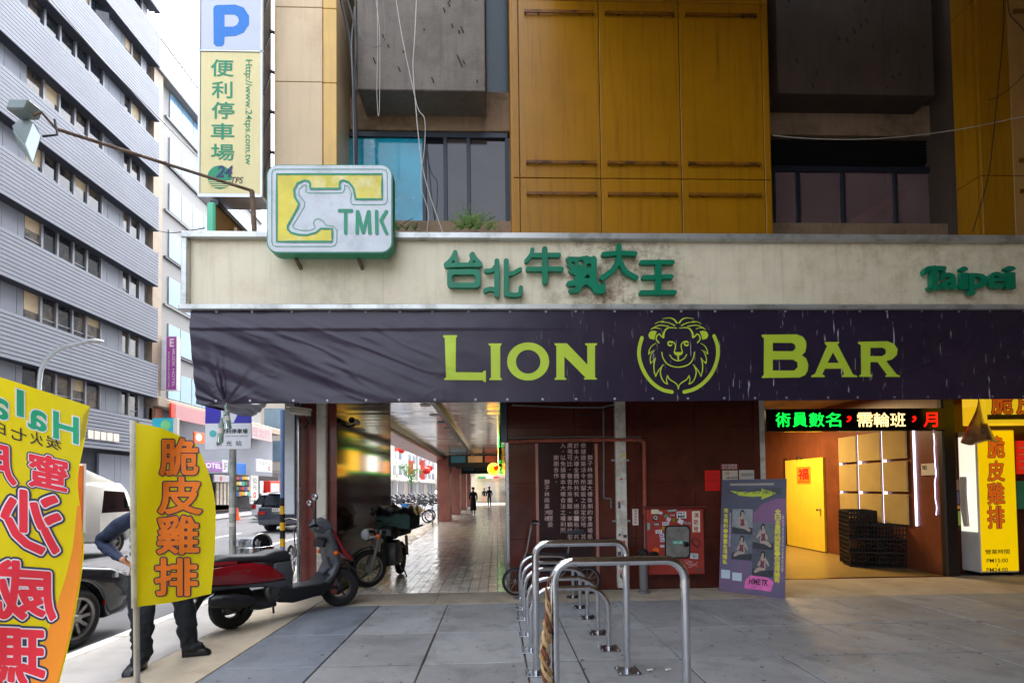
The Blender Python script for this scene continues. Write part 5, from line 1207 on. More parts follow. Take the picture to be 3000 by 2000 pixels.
# ------------------------------------------------------------------ passage: door, boards, lights, crates
PXs = PX - .004
def pyx(px, py, X=PX): return atx(px, py, X)
dr = thing('yellow_door', 'yellow door with a red fortune poster in the lit passage', 'door', pyx(2310, 1592), world=True)
a = pyx(2312, 1590); b = pyx(2425, 1612); zt = pyx(2425, 1338).z
hA = V((PX - .05, a.y, 0)); hB = V((PX - .06, b.y, 0))
dU = (hB - hA); dU.z = 0; Ld = dU.length; dU.normalize(); dN = V((-abs(dU.y), dU.x * (1 if dU.y < 0 else -1), 0)); dN = dU.cross(V((0, 0, 1))); 
if dN.x > 0: dN = -dN
def md(u, v, n): return hA + dU * u + V((0, 0, v)) + dN * n
G().plate([(0, .02), (Ld, .02), (Ld, zt), (0, zt)], md, .05).build('leaf', mat('door_yellow', '#ecd040', .4, var=.06, vs=2, streak=.08), dr, smooth=0)
G().lathe(md(Ld - .12, 1.0, 0), dN, [(.03, 0), (.03, .02), (.012, .025), (.012, .06), (.028, .065), (.028, .09)], 12).build('handle', 'steel', dr)
G().box(PX - .07, PX + .002, a.y, a.y + .06, 0, zt + .06).build('frame', mat('door_frame', '#3a2416', .5), dr)
G().tube([md(Ld * .35, zt, .02), md(Ld * .42, zt + .08, .05), md(Ld * .5, zt + .02, .03)], .015, 6).build('closer', 'alu_dark', dr)
fpst = thing('fortune_poster', 'small red and gold fortune poster on the yellow door', 'poster', md(.7, 1.7, .01), world=True)
u0, u1, v0, v1 = Ld * .33, Ld * .70, 1.62, 2.05
G().plate([(u0, v0), (u1, v0), (u1, v1), (u0, v1)], lambda a_, b_, n: md(a_, b_, n + .006), .003).build('sheet', mat('fort', '#c8901c', .6), fpst, smooth=0)
G().text('福', lambda a_, b_, n: md(a_, b_, n + .008), u0 + .06, u1 - .06, v0 + .1, v1 - .04, bold=.03).build('character', 'ink_red', fpst, smooth=0, norm=False)
G().text('恭賀新禧', lambda a_, b_, n: md(a_, b_, n + .008), u0 + .06, u1 - .06, v0 + .02, v0 + .09).build('lettering', 'ink_red', fpst, smooth=0, norm=False)
# nine boards with gaps of light
xs = [2462, 2519, 2590, 2668]
grp = 'wall boards in the passage'
bm_ = mat('board_tan', '#a48e58', .75, var=.1, vs=3, gain=('#b59c62', 130, .5))
zr_ = [.80, 1.42, 2.05, 2.66]
for r in range(3):
    for c in range(3):
        ya = pyx(xs[c], 1400).y; yb = pyx(xs[c + 1], 1400).y
        o = G().box(PX - .05, PX - .02, yb + .03, ya - .03, zr_[r] + .025, zr_[r + 1] - .025).build('wall_board', bm_, None, bevel=.004)
        tag(o, '%s tan chipboard panel in the %s column of the passage wall' % (('bottom', 'middle', 'top')[r], ('left', 'centre', 'right')[c]), 'panel', grp)
ledm = mat('led_white', '#ffffff', .5, emit='#d8d4ff', es=.6, var=0)
def led(label, g, name='led_strip'): return one(name, label, 'light strip', g, ledm, smooth=0)
for i, x in enumerate(xs[1:3]):
    y = pyx(x, 1400).y; led('thin vertical light strip between the %s boards' % ('left and centre', 'centre and right')[i], G().box(PX - .022, PX - .012, y - .008, y + .008, .82, 2.64))
for i, z in enumerate((1.42, 2.05)):
    for j in range(3):
        y = pyx(xs[j], 1400).y - .06; led('short bright light spot at the %s left corner of the %s boards' % (('lower', 'upper')[i], ('left', 'centre', 'right')[j]), G().box(PX - .055, PX - .03, y - .05, y, z - .022, z + .022))
y = pyx(2684, 1400).y; led('long bright vertical light strip right of the boards', G().box(PX - .03, PX - .01, y - .014, y + .014, .82, 2.75))
wig = [pyx(2736 + rnd.uniform(-4, 4) + (i * .9), 1268 + i * 24, PX - .02) for i in range(11)]
led('wavy fairy-light string hanging down beside the white notice', G().tube(catmull(wig, 3), .006, 5), 'fairy_lights')
nt_ = thing('passage_notice', 'white NO notice on the passage wall between light strips', 'notice', pyx(2716, 1390), world=True)
a = pyx(2700, 1392, PX - .02); b = pyx(2738, 1356, PX - .02)
G().box(PX - .024, PX - .016, b.y, a.y, a.z, b.z).build('sheet', 'paper', nt_)
G().text('NO', lambda a_, b_, n: V((PX - .027, -a_, b_)), -a.y + .03, -b.y - .15, a.z + .1, b.z - .03, bold=.02).build('lettering', 'ink', nt_, smooth=0, norm=False)
# black crates
def crate(label, x, y, z, rz):
    t = thing('plastic_crate', label, 'crate', (x, y, z), rz, 'black crates stacked in the passage')
    W, D, H_ = .46, .36, .30
    G().box(-W / 2, W / 2, -D / 2, D / 2, 0, .015).build('floor', 'black', t)
    for (ax, s) in (('x', -1), ('x', 1), ('y', -1), ('y', 1)):
        g = G(); L_ = D if ax == 'x' else W; off = (W / 2 if ax == 'x' else D / 2) * s
        def bb(a0, a1, z0, z1):
            if ax == 'x': g.box(off - .008, off + .008, a0, a1, z0, z1)
            else: g.box(a0, a1, off - .008, off + .008, z0, z1)
        bb(-L_ / 2, L_ / 2, H_ - .035, H_); bb(-L_ / 2, L_ / 2, .0, .03)
        bb(-L_ / 2, L_ / 2, H_ * .62, H_ * .68); bb(-L_ / 2, L_ / 2, H_ * .32, H_ * .38)
        n = int(L_ / .05)
        for k in range(n + 1): u = -L_ / 2 + L_ * k / n; bb(u - .007, u + .007, .03, H_ - .035)
        g.build('lattice_side', 'black', t)
    return t
cy0 = gnd(2560, 1660)
rz = -.35
ex = V((math.cos(rz), math.sin(rz), 0)); ey = V((-math.sin(rz), math.cos(rz), 0))
for c_i, (ox, oy, n) in enumerate(((0, 0, 4), (.47, .02, 3), (.05, .38, 4))):
    base = V((cy0.x - .12, cy0.y + .18, 0)) + ex * ox + ey * oy
    for k in range(n):
        nm = ('front left', 'front right', 'rear')[c_i]; lv_ = ('bottom', 'second', 'third', 'top')[k] if n == 4 else ('bottom', 'middle', 'top')[k]
        crate('black plastic lattice crate, %s of the %s stack' % (lv_, nm), base.x, base.y, k * .262, rz + rnd.uniform(-.02, .02))
# LED sign
ls = thing('led_sign', 'black LED ticker sign with glowing green, white and red characters', 'sign', (5.8, 7.95, 2.5), world=True)
LYY = 7.92
a = at(2246, 1268, LYY); b = at(2770, 1192, LYY); b.z = at(2500, 1196, LYY).z; a.z = at(2500, 1262, LYY).z
G().box(a.x, b.x, LYY, LYY + .12, a.z, b.z).build('case', 'black_gloss', ls, bevel=.012)
def em(k, c, s): return mat(k, '#000000', .5, var=0, emit=c, es=s)
for s, x0, x1, m in (('術', 2273, 2315, em('led_g', '#08e838', .5)), ('員', 2323, 2364, em('led_g', '#08e838', .5)), ('數', 2371, 2414, em('led_g', '#08e838', .5)), ('名', 2419, 2463, em('led_g', '#08e838', .5)),
                   ('，', 2480, 2494, em('led_r', '#ff0c08', .55)), ('需', 2512, 2556, em('led_w', '#ffcf80', .5)), ('輪', 2560, 2605, em('led_w', '#ffcf80', .5)), ('班', 2609, 2652, em('led_w', '#ffcf80', .5)), ('，', 2672, 2684, em('led_r', '#ff0c08', .55)), ('月', 2706, 2746, em('led_r', '#ff0c08', .55))):
    y0, y1 = (1250, 1208) if s != '，' else (1236, 1218)
    p0 = at(x0, y0, LYY - .003); p1 = at(x1, y1, LYY - .003); G().text(s, XZ(LYY - .004), p0.x, p1.x, p0.z, p1.z, bold=.008).build('character', m, ls, smooth=0, norm=False)
# passage ceiling lamp (the warm light in the entrance)
pl = thing('passage_lamp', 'warm ceiling lamp lighting the passage behind the LED sign', 'lamp', (5.9, 11, 3.35), world=True)
G().box(5.2, 6.6, 10.9, 11.2, 3.33, 3.39).build('housing', 'paper', pl)
G().box(5.22, 6.58, 10.92, 11.18, 3.322, 3.329).build('diffuser', em('lamp_warm', '#ffb858', 3), pl)
ld = bpy.data.lights.new('passage_light', 'AREA'); ld.energy = 36; ld.color = (1, .72, .36); ld.shape = 'RECTANGLE'; ld.size = 1.4; ld.size_y = .5
lo = bpy.data.objects.new('passage_light', ld); COL.objects.link(lo); lo.location = (5.9, 11.05, 3.3); lo.parent = pl; lo.matrix_parent_inverse = Matrix.Translation(-WORLD[pl.name])
# ---- chicken stall: lit pillar box, header box, bag, papers
orange = mat('cutlet_orange', '#e8781c', .5, var=.1, vs=6); orange_lit = mat('cutlet_lit', '#e8781c', .5, var=.1, vs=6, emit='#e06010', es=.07); navy = mat('cutlet_navy', '#2a2a50', .5, var=0)
def outlined(ch, mp, x0, x1, y0, y1, par, fill, dark, pale=None, b1=.07, b2=.02, n0=0., fine=None, keepm=False):
    lay = [(b1, dark, 0.), (b2, fill, .0012)] if pale is None else [(b1, dark, 0.), (b1 * .6, pale, .0008), (b2, fill, .0016)]
    vv, ff, a0, a1, c0, c1 = txt(ch, 0., 3)
    for bo, m, nz in lay:
        v2, f2, p0_, p1_, r0_, r1_ = txt(ch, bo, 3)
        # keep the same scale as the plain glyph so the outline grows outward
        kx = (x1 - x0) / (a1 - a0); ky = (y1 - y0) / (c1 - c0)
        g = G().add([(x0 + (v[0] - a0) * kx, y0 + (v[1] - c0) * ky, v[2]) for v in v2], f2)
        if fine: g.refine(fine)
        g.warp(lambda x, y, z: mp(x, y, n0 + nz + z)); g.build('character', m, par, smooth=0, norm=False)
lb = thing('lit_cutlet_sign', 'glowing yellow standing light box with orange characters and opening hours', 'sign', (8.4, 8.0, 0), world=True)
LB = 7.95
a = at(2875, 1684, LB); b = at(2970, 1258, LB)
G().box(a.x, b.x, LB, LB + .34, .06, b.z).build('case', mat('lb_case', '#d8d4cc', .4), lb, bevel=.01)
G().box(a.x + .015, b.x - .02, LB - .012, LB - .001, .09, b.z - .02).build('yellow_face', mat('lb_yellow', '#e8c800', .4, var=.05, emit='#ffcf00', es=.1), lb)
G().box(a.x - .012, a.x - .001, LB + .03, LB + .31, .75, b.z - .1).build('white_side', mat('lb_white', '#e8e8e0', .4, var=0, emit='#f4f0d8', es=.16), lb)
for x in (a.x + .05, b.x - .1): G().box(x, x + .05, LB + .05, LB + .3, .0, .058).build('foot', 'black', lb)
for ch, y0, y1 in (('脆', 1340, 1278), ('皮', 1408, 1350), ('雞', 1476, 1414), ('排', 1546, 1482)):
    p0 = at(2892, y0, LB); p1 = at(2938, y1, LB); outlined(ch, XZ(LB - .015), p0.x, p1.x, p0.z, p1.z, lb, orange_lit, navy, b1=.045, b2=.022)
for s, y0, y1, x0, x1 in (('營業時間', 1622, 1607, 2884, 2955), ('PM15:00', 1647, 1634, 2888, 2950), ('|', 1657, 1650, 2918, 2920), ('PM24:00', 1674, 1661, 2888, 2950)):
    p0 = at(x0, y0, LB); p1 = at(x1, y1, LB); G().text(s, XZ(LB - .015), p0.x, p1.x, p0.z, p1.z, bold=.01).build('lettering', 'ink', lb, smooth=0, norm=False)
hdr = thing('cutlet_header_sign', 'yellow header light box with orange characters under the banner end', 'sign', (9, 7.3, 2.5), world=True)
HY = 7.35
a = at(2898, 1238, HY); b = at(2890, 1150, HY)
G().box(a.x - .04, 10.2, HY, HY + .4, a.z, 3.1).build('case', mat('hd_yellow', '#dcb800', .4, var=.08, emit='#ffcf20', es=.1), hdr, bevel=.01)
G().box(a.x - .03, 10.2, HY - .006, HY - .001, a.z + .05, a.z + .13).build('brown_band', mat('hd_brown', '#8a6a18', .5), hdr)
for ch, x0, x1 in (('脆', 2904, 2962), ('皮', 2978, 3040), ('雞', 3056, 3118)):
    p0 = at(x0, 1212, HY); p1 = at(x1, 1150, HY); outlined(ch, XZ(HY - .01), p0.x, p1.x, p0.z, p1.z, hdr, orange_lit, navy, b1=.05, b2=.02)
bag = thing('plastic_bag', 'brown translucent plastic bag hanging beside the yellow header sign', 'bag', (8.3, 7.5, 2.1), world=True)
def bgf(u, v):
    a_ = 2 * PI * u; t = v; c0 = at(2868, 1178, 7.45); c1 = at(2872, 1296, 7.45); c = c0.lerp(c1, t); c.x += .05 * t - .08 * t * math.sin(t * 2)
    rr = .02 + .27 * t ** 1.3 + .018 * math.sin(7 * a_ + 5 * t) * t
    return c + V((math.cos(a_) * rr * .95, math.sin(a_) * rr * .5, .03 * math.sin(3 * a_) * t))
G().sheet(bgf, 40, 16).build('film', mat('bag_film', '#a87a50', .3, var=.3, vs=7, trans=.35, dirt_glare='#d8b890', da=.6, ds=6), bag, smooth=60, norm=False)
G().tube([at(2868, 1178, 7.45), at(2864, 1150, 7.45)], .008, 6).build('tie', 'cable_black', bag)
for i, (x0, y0, x1, y1, c, l) in enumerate(((2771, 1370, 2790, 1394, '#b8b0a4', 'small pale switch plate on the wall beside the passage'), (2772, 1404, 2818, 1436, '#7a5a4c', 'brown flyer at the top of the flyer cluster'), (2774, 1440, 2816, 1476, '#5a4a6c', 'dark violet flyer in the flyer cluster'), (2774, 1480, 2820, 1490, '#c89030', 'narrow orange strip between the flyers'), (2778, 1494, 2803, 1514, '#c4bcae', 'pale card with a dark symbol below the orange strip'), (2778, 1518, 2803, 1534, '#a89c8a', 'lower tan card in the flyer cluster'), (2808, 1496, 2824, 1538, '#8aa044', 'green flyer beside the towel'))):
    paper(l, x0, y0, x1, y1, c, (('●', .3, .6, .3, .7, 'ink'),) if i == 4 else (), 'wall_flyer', 'flyer', Y=8.28)
tw = thing('hanging_towel', 'white towel hanging beside the lit yellow box', 'towel', (8.3, 8.1, 1.2), world=True)
def twf(u, v): p = at(2815 + 20 * u + 9 * v, 1396 + 145 * v, 8.12); p.y += .04 * math.sin(u * 9 + v * 3); return p
G().sheet(twf, 10, 18).build('cloth', mat('towel', '#cfc6b8', .9, var=.06), tw, smooth=80, norm=False)
rt = thing('red_green_menu', 'red and green menu boards at the right edge behind the lit box', 'sign', (9.3, 8.2, 1.5), world=True)
a = at(2985, 1388, 8.2); b = at(3040, 1290, 8.2); G().box(a.x, b.x + .5, 8.2, 8.24, a.z, b.z).build('red_board', mat('menu_red', '#d02414', .5, emit='#d02414', es=.1), rt)
for k in range(4): G().box(a.x + .02, b.x + .5, 8.196, 8.199, a.z + .1 + k * .12, a.z + .115 + k * .12).build('line', 'paper', rt)
a = at(2983, 1490, 8.2); b = at(3040, 1408, 8.2); G().box(a.x, b.x + .5, 8.2, 8.24, a.z, b.z).build('green_board', mat('menu_green', '#4aa47c', .5), rt)
# round lantern sign inside the arcade
rl = thing('round_lantern_sign', 'round glowing yellow sign with a red figure on the arcade wall', 'sign', (-.1, 15, 2.2), world=True)
c = at(1446, 1373, 15); r_ = 19 * 15 / FPX
G().lathe((c.x, 15, c.z), (0, 1, 0), [(r_, 0), (r_, .12)], 28).build('case', 'alu', rl)
G().plate(circ(c.x, c.z, r_ * .95, 28), XZ(14.994), .004).build('face', em('lant', '#ffc040', .6), rl, smooth=0)
G().plate(circ(c.x - .01, c.z - .02, r_ * .55, 20), XZ(14.988), .002).build('yellow_disc', em('lant_y', '#ffa008', .5), rl, smooth=0)
G().plate([(c.x, c.z + .06), (c.x + .14, c.z + .12), (c.x + .16, c.z + .02), (c.x + .1, c.z - .06), (c.x + .02, c.z - .03)], XZ(14.984), .002).build('red_mark', em('lant_r', '#d02008', .4), rl, smooth=0)
G().bar((c.x + r_, 15.06, c.z), (.16, 15.06, c.z), .03, .03).build('bracket', 'black', rl)
for k in range(5): G().ell((.1, 14.2 + k * .5, c.z + .25 * math.sin(k * 2)), (.02, .02, .02), 6, 4).build('green_bulb', em('led_g2', '#10e040', .7), rl)
for i, (y0, y1, z0, z1, c, es_, lab) in enumerate(((16.2, 17.6, 2.25, 3.0, '#ffc030', 1.0, 'lit yellow shop light box high on the arcade wall'), (18.6, 20.2, 2.3, 3.0, '#fff4e4', 1.2, 'lit white shop light box farther along the arcade wall'), (21.2, 22.2, 2.3, 2.9, '#ffa860', 1.0, 'lit orange shop light box deep in the arcade'))):
    t = thing('shop_light_box', lab, 'sign', (.1, y0, z0), world=True)
    G().box(.06, .144, y0, y1, z0, z1).build('case', 'black', t); G().box(.05, .059, y0 + .03, y1 - .03, z0 + .03, z1 - .03).build('lit_face', em('slb%d' % i, c, es_), t)
    for zz_ in (z0 - .03, z1 + .005): G().box(.06, .1, y0, y1, zz_, zz_ + .02).build('neon_edge', em('neon_green', '#10e050', 1.0), t)
# CCTV cameras and pier pipes
pipe_x = at(944, 1500, YW - .06).x
one('downpipe', 'weathered white downpipe on the front of the left granite pier', 'pipe', G().box(pipe_x - .075, pipe_x + .075, YW - .1, YW - .002, .02, 3.1), 'white_channel', bevel=.012)
one('steel_pole', 'slim stainless pole left of the granite pier', 'pole', G().tube([(at(876, 1500, 7.3).x, 7.3, 0), (at(876, 1500, 7.3).x, 7.3, 3.1)], .032, 12), 'steel')
wb = thing('white_side_board', 'narrow white vertical board hanging beside the granite pier', 'sign', (-3.3, 7.5, 1.2), world=True)
a = at(833, 1506, 7.42); b = at(863, 1180, 7.42); G().box(a.x, b.x, 7.42, 7.56, a.z, 3.1).build('board', mat('wsb', '#d4dae0', .4), wb, bevel=.01)
G().box(b.x + .002, b.x + .03, 7.42, 7.56, a.z, 3.1).build('edge', 'frame_navy', wb)
cc = thing('security_camera', 'pale security camera on a bracket at the top of the left pier', 'camera', (-2.95, 7.3, 2.6), world=True)
p = at(880, 1206, 7.25); G().obox(p, V((-.14, -.05, .015)), V((.02, -.06, 0)), V((.0, 0, .045))).build('housing', 'white_channel', cc, bevel=.012)
G().obox(p + V((-.02, 0, .055)), V((-.17, -.06, .018)), V((.025, -.075, 0)), V((0, 0, .006))).build('sunshield', 'white_channel', cc)
G().tube([p + V((.1, .02, -.03)), p + V((.12, .1, -.12)), p + V((.1, .22, -.14))], .022, 8).build('bracket', 'alu_dark', cc)
G().tube(catmull([p + V((.05, 0, -.05)), p + V((.12, -.02, -.2)), p + V((.04, .05, -.24)), p + V((.1, .15, -.1))], 5), .01, 6).build('cable', 'cable_black', cc)
c2 = thing('security_camera', 'dark bullet camera on the arcade side of the left pier', 'camera', (-2.45, 8.2, 2.8), world=True)
p = atx(1040, 1234, -2.36); G().tube([p + V((0, -.16, 0)), p + V((0, .16, .0))], .045, 12).build('housing', 'white_channel', c2)
G().lathe(p + V((0, -.165, 0)), (0, -1, 0), [(.046, 0), (.05, .01), (.04, .012), (.02, .004)], 12).build('lens', 'black_gloss', c2)
G().bar(p + V((0, .05, -.04)), p + V((-.12, .08, -.08)), .03, .03).build('bracket', 'alu_dark', c2)
# ------------------------------------------------------------------ bottles tied to the banner
def bottle(label, px, py, Y, tilt, h, m):
    t = thing('plastic_bottle', label, 'bottle', at(px, py, Y), group='water bottles tied to the banner')
    t.rotation_euler = (tilt[0], tilt[1], 0)
    G().lathe((0, 0, 0), (0, 0, 1), [(.03, -h), (.034, -h + .01), (.034, -h * .55), (.031, -h * .5), (.034, -h * .45), (.033, -h * .25), (.02, -h * .12), (.0125, -h * .08), (.0125, 0)], 16).build('body', m, t)
    G().lathe((0, 0, -.012), (0, 0, 1), [(.0155, 0), (.0155, .022), (.012, .024)], 12).build('cap', mat('cap_g', '#7fb89a', .4), t)
    G().lathe((0, 0, -h * .62), (0, 0, 1), [(.0347, 0), (.0347, h * .2)], 16).build('label_band', 'paper', t)
pet = mat('pet', '#b8cfc0', .1, var=.1, trans=.75, ior=1.3)
bottle('clear plastic bottle hanging nearer the banner corner', 661, 1190, 6.16, (.05, -.12), .29, pet)
bottle('second plastic bottle hanging lower on the left', 650, 1226, 6.12, (.0, .06), .30, pet)
one('bottle_string', 'thin string tying the bottles to the banner corner', 'string', G().tube([at(664, 1178, 6.15), at(661, 1192, 6.15), at(652, 1228, 6.12)], .004, 5), 'cable_white')
# ------------------------------------------------------------------ bike racks
def rack(label, x0, x1, Y, h, rad, r, dy=0.):
    t = thing('bike_rack', label, 'bike rack', ((x0 + x1) / 2, Y, 0), group='stainless bike racks on the plaza')
    xa = x0 - (x0 + x1) / 2; xb = -xa
    P = [V((xa, 0, 0)), V((xa, 0, h - rad))]
    for k in range(1, 9): a_ = PI / 2 * k / 8; P.append(V((xa + rad - rad * math.cos(a_), dy * math.sin(a_), h - rad + rad * math.sin(a_))))
    Q = []
    for k in range(0, 9): a_ = PI / 2 * k / 8; Q.append(V((xb - rad + rad * math.sin(a_), dy * math.cos(a_), h - rad + rad * math.cos(a_))))
    G().tube(P[:2] , r, 18).build('leg', 'chrome', t); G().tube([V((xb, 0, 0)), V((xb, 0, h - rad))], r, 18).build('leg', 'chrome', t)
    G().tube(P[1:] + Q, r * 1.002, 18, caps=False).build('top_bar', 'chrome', t)
    for x in (xa, xb):
        fp = G().box(x - .1, x + .1, -.09, .09, .0005, .009).build('foot_plate', 'steel', t, bevel=.002)
        for dx in (-.075, .075):
            for d2 in (-.065, .065): G().lathe((x + dx, d2, .009), (0, 0, 1), [(.012, 0), (.012, .008), (.006, .009), (.006, .016)], 6).build('bolt', 'steel', fp)
        G().lathe((x, 0, .009), (0, 0, 1), [(r + .008, 0), (r + .008, .008), (r, .01)], 16).build('collar', 'steel', fp)
    return t
rack('nearest tall stainless bike rack with a frayed rope on its leg', at(1624, 1800, 3.22).x, at(2008, 1800, 3.22).x, 3.22, 1.10, .13, .0305)
rack('second tall stainless bike rack behind the nearest one', .324, 1.115, 4.16, 1.115, .10, .0305)
for Y, l in ((4.74, 'first low rounded stainless bike rack behind the tall ones'), (5.25, 'second low rounded stainless bike rack in the row'), (5.87, 'third low rounded stainless bike rack in the row'), (6.38, 'fourth low rounded stainless bike rack in the row'), (6.98, 'last low rounded stainless bike rack beside the wall')):
    rack(l, .322, 1.09, Y, .605, .22, .026)
# frayed rope
ro = thing('frayed_rope', 'frayed cream cloth rope hanging on the nearest bike rack leg', 'rope', (.34, 3.16, .2), world=True)
rx = at(1600, 1720, 3.16)
for s in range(3):
    P = []
    for k in range(30):
        t = k / 29; z = rx.z - t * .86; a_ = t * 26 + s * 2.1; wr_ = .006 + .018 * min(1, t * 3)
        P.append(V((rx.x + .012 * math.sin(t * 9) + wr_ * math.cos(a_), 3.16 + wr_ * math.sin(a_), max(.03, z))))
    G().tube(P, [.004 + .010 * min(1, (k / 29) * 3) * (1 + .35 * math.sin(k * 1.7 + s)) for k in range(30)], 7).build('strand', mat('rope%d' % s, ('#c8a878', '#b08a5c', '#7a4a38')[s], .9, var=.3, vs=25, bump=.6, bs=90), ro)
G().tube([(rx.x + .02, 3.16, rx.z - .3), (rx.x - .03, 3.15, rx.z - .36), (rx.x - .045, 3.15, rx.z - .41)], [.008, .012, .004], 6).build('frayed_end', 'rope0', ro)
G().tube([(rx.x, 3.16, rx.z - .02), (rx.x + .02, 3.18, rx.z + .05), (rx.x + .04, 3.2, rx.z + .06)], .005, 6).build('knot', 'rope2', ro)
# plants on the ledge
def fern(label, px, py, Y, n, h, name='ledge_fern'):
    t = thing(name, label, 'plant', at(px, py, Y), group='plants growing on the canopy ledge')
    g = G(); 
    for k in range(n):
        a_ = rnd.uniform(0, 2 * PI); l = h * rnd.uniform(.5, 1); d = V((math.cos(a_) * .5, math.sin(a_) * .25, 1)).normalized(); P = []
        for j in range(7): q = j / 6; P.append(d * l * q + V((math.cos(a_) * .18 * q * q, 0, -.12 * q * q)) * l * 2)
        g.tube(P, .002, 4)
        for j in range(1, 7):
            for s in (-1, 1):
                for rr in (0, .5):
                    b = P[j] * (1 - rr * .12); ll = l * .16 * (1.1 - j / 8); sd_ = V((-math.sin(a_), math.cos(a_) * .4, .35)) * s
                    e = b + sd_ * ll + V((0, 0, ll * .2)); w_ = V((0, 0, ll * .22)) + d * ll * .12
                    g.add([b, b.lerp(e, .5) + w_ * .5, e, b.lerp(e, .5) - w_ * .5], [(0, 1, 2, 3)])
    g.build('fronds', mat('leaf_%s' % name, '#5c7d2c' if 'fern' in name else '#3f6a22', .6, var=.3, vs=12), t, smooth=0, norm=False)
    return t
for i, (x, n, h) in enumerate(((1350, 16, .42), (1375, 18, .5), (1400, 14, .34), (1430, 10, .34), (1330, 8, .2), (1450, 8, .18))):
    fern('%s feathery fern on the ledge below the dark window' % ('first', 'tallest', 'third', 'pale upright', 'small left', 'small right')[i], x, 676, 6.9, n, h)
for i, (x, n, h) in enumerate(((1166, 14, .3), (1190, 12, .2), (1215, 10, .16))): fern('%s weedy plant on the ledge right of the square sign' % ('tall', 'middle', 'low')[i], x, 676, 6.9, n, h, 'ledge_weed')
# ------------------------------------------------------------------ flags on poles
def Cx(P, t):                                  # point on a polyline by fraction
    L = [V((*p, 0)) for p in P]; d = [(L[i + 1] - L[i]).length for i in range(len(L) - 1)]; T = sum(d) * t; i = 0
    while i < len(d) - 1 and T > d[i]: T -= d[i]; i += 1
    return L[i].lerp(L[i + 1], min(1, T / d[i]))
def patch(top, right, bottom, left):
    top, right, bottom, left = ([(p.x, p.y) for p in catmull([V((*q, 0)) for q in c], 8)] if len(c) > 2 else c for c in (top, right, bottom, left))
    def f(u, v):                                # v = 0 at the top
        a = Cx(top, u) * (1 - v) + Cx(bottom, u) * v; b = Cx(left, v) * (1 - u) + Cx(right, v) * u
        TL, TR, BL, BR = Cx(top, 0), Cx(top, 1), Cx(bottom, 0), Cx(bottom, 1)
        return a + b - (TL * (1 - u) * (1 - v) + TR * u * (1 - v) + BL * (1 - u) * v + BR * u * v)
    return f
flag_y = mat('flag_yellow', '#e8d800', .6, var=.05, vs=3, emit=None)
for nm in ('flag_yellow',):                     # thin cloth lets daylight through
    n_ = MATS[nm].node_tree; b_ = n_.nodes['Principled BSDF']; tr = n_.nodes.new('ShaderNodeBsdfTranslucent'); mxs = n_.nodes.new('ShaderNodeMixShader')
    tr.inputs[0].default_value = (.8, .66, .0, 1); mxs.inputs[0].default_value = .4
    o_ = n_.nodes['Material Output']; n_.links.new(b_.outputs[0], mxs.inputs[1]); n_.links.new(tr.outputs[0], mxs.inputs[2]); n_.links.new(mxs.outputs[0], o_.inputs[0])
pole_w = mat('pole_white', '#d8d6d0', .45, var=.06, dirt_glare='#8a8880', da=.4, ds=6)
F1 = 3.0
fg = thing('cutlet_flag', 'yellow flag with orange characters on a white pole in front of the person', 'flag', (at(395, 1700, F1).x, F1, 0), world=True)
P1 = patch([(398, 1238), (480, 1256), (575, 1300)], [(575, 1300), (608, 1375), (630, 1470), (630, 1600), (619, 1738)], [(402, 1776), (500, 1764), (619, 1738)], [(398, 1238), (402, 1776)])
def dep1(x, y): u = (x - 400) / 230; return F1 - .02 + .10 * u * math.sin(2.2 * u + (y - 1240) * .004) + .018 * math.sin(u * 8 + y * .012) * min(1, max(0, u * 3))
def fl1(u, v): q = P1(u, v); return at(q.x, q.y, dep1(q.x, q.y))
G().sheet(fl1, 26, 40).build('cloth', flag_y, fg, smooth=80, norm=False)
mf1 = lambda x, y, n: at(x, -y, dep1(x, -y) - .004 - n)
for ch, x0, x1, y0, y1 in (('脆', 470, 578, 1390, 1285), ('皮', 466, 588, 1503, 1398), ('雞', 462, 580, 1620, 1512), ('排', 456, 576, 1742, 1636)):
    outlined(ch, mf1, x0, x1, -y0, -y1, fg, orange, navy, b1=.058, b2=.028, fine=14)
pxx = at(394, 1500, F1)
G().tube([at(394, 1232, F1), at(396, 1500, F1), at(399, 1778, F1)], .024, 12).build('sleeve', pole_w, fg)
b0 = at(399, 1778, F1); G().tube([b0 + V((0, 0, .02)), V((b0.x + .012, F1, .3)), V((b0.x + .015, F1, .02))], .016, 12).build('pole', pole_w, fg)
G().tube([V((b0.x + .014, F1, .45)), V((b0.x + .015, F1, .0))], .02, 12).build('pole_foot', 'alu', fg)
G().box(b0.x - .17, b0.x + .19, F1 - .18, F1 + .18, 0, .06).build('base', 'black', fg, bevel=.02)
F2 = 2.3
fh = thing('shawarma_flag', 'large yellow flag with mirrored red characters at the left edge', 'flag', (at(-100, 1700, F2).x, F2, 0), world=True)
P2 = patch([(-190, 1045), (0, 1104), (130, 1146), (264, 1190)], [(264, 1190), (246, 1300), (228, 1400), (236, 1500), (246, 1600), (238, 1690), (208, 1860), (170, 2010), (120, 2160)], [(-190, 2130), (-20, 2150), (120, 2160)], [(-190, 1045), (-190, 2130)])
def dep2(x, y): u = (x + 190) / 450; return F2 + .05 * math.sin(4 * u + y * .003) * u + .02 * math.sin(y * .009 + u * 5)
def fl2(u, v): q = P2(u, v); return at(q.x, q.y, dep2(q.x, q.y))
G().sheet(fl2, 34, 50).build('cloth', flag_y, fh, smooth=80, norm=False)
def shr(x, y): s = .30 * max(.12, 1 - (y - 1190) / 620); return y + s * (x - 110)
mf2 = lambda x, y, n: at(x, shr(x, -y), dep2(x, shr(x, -y)) - .003 - n)
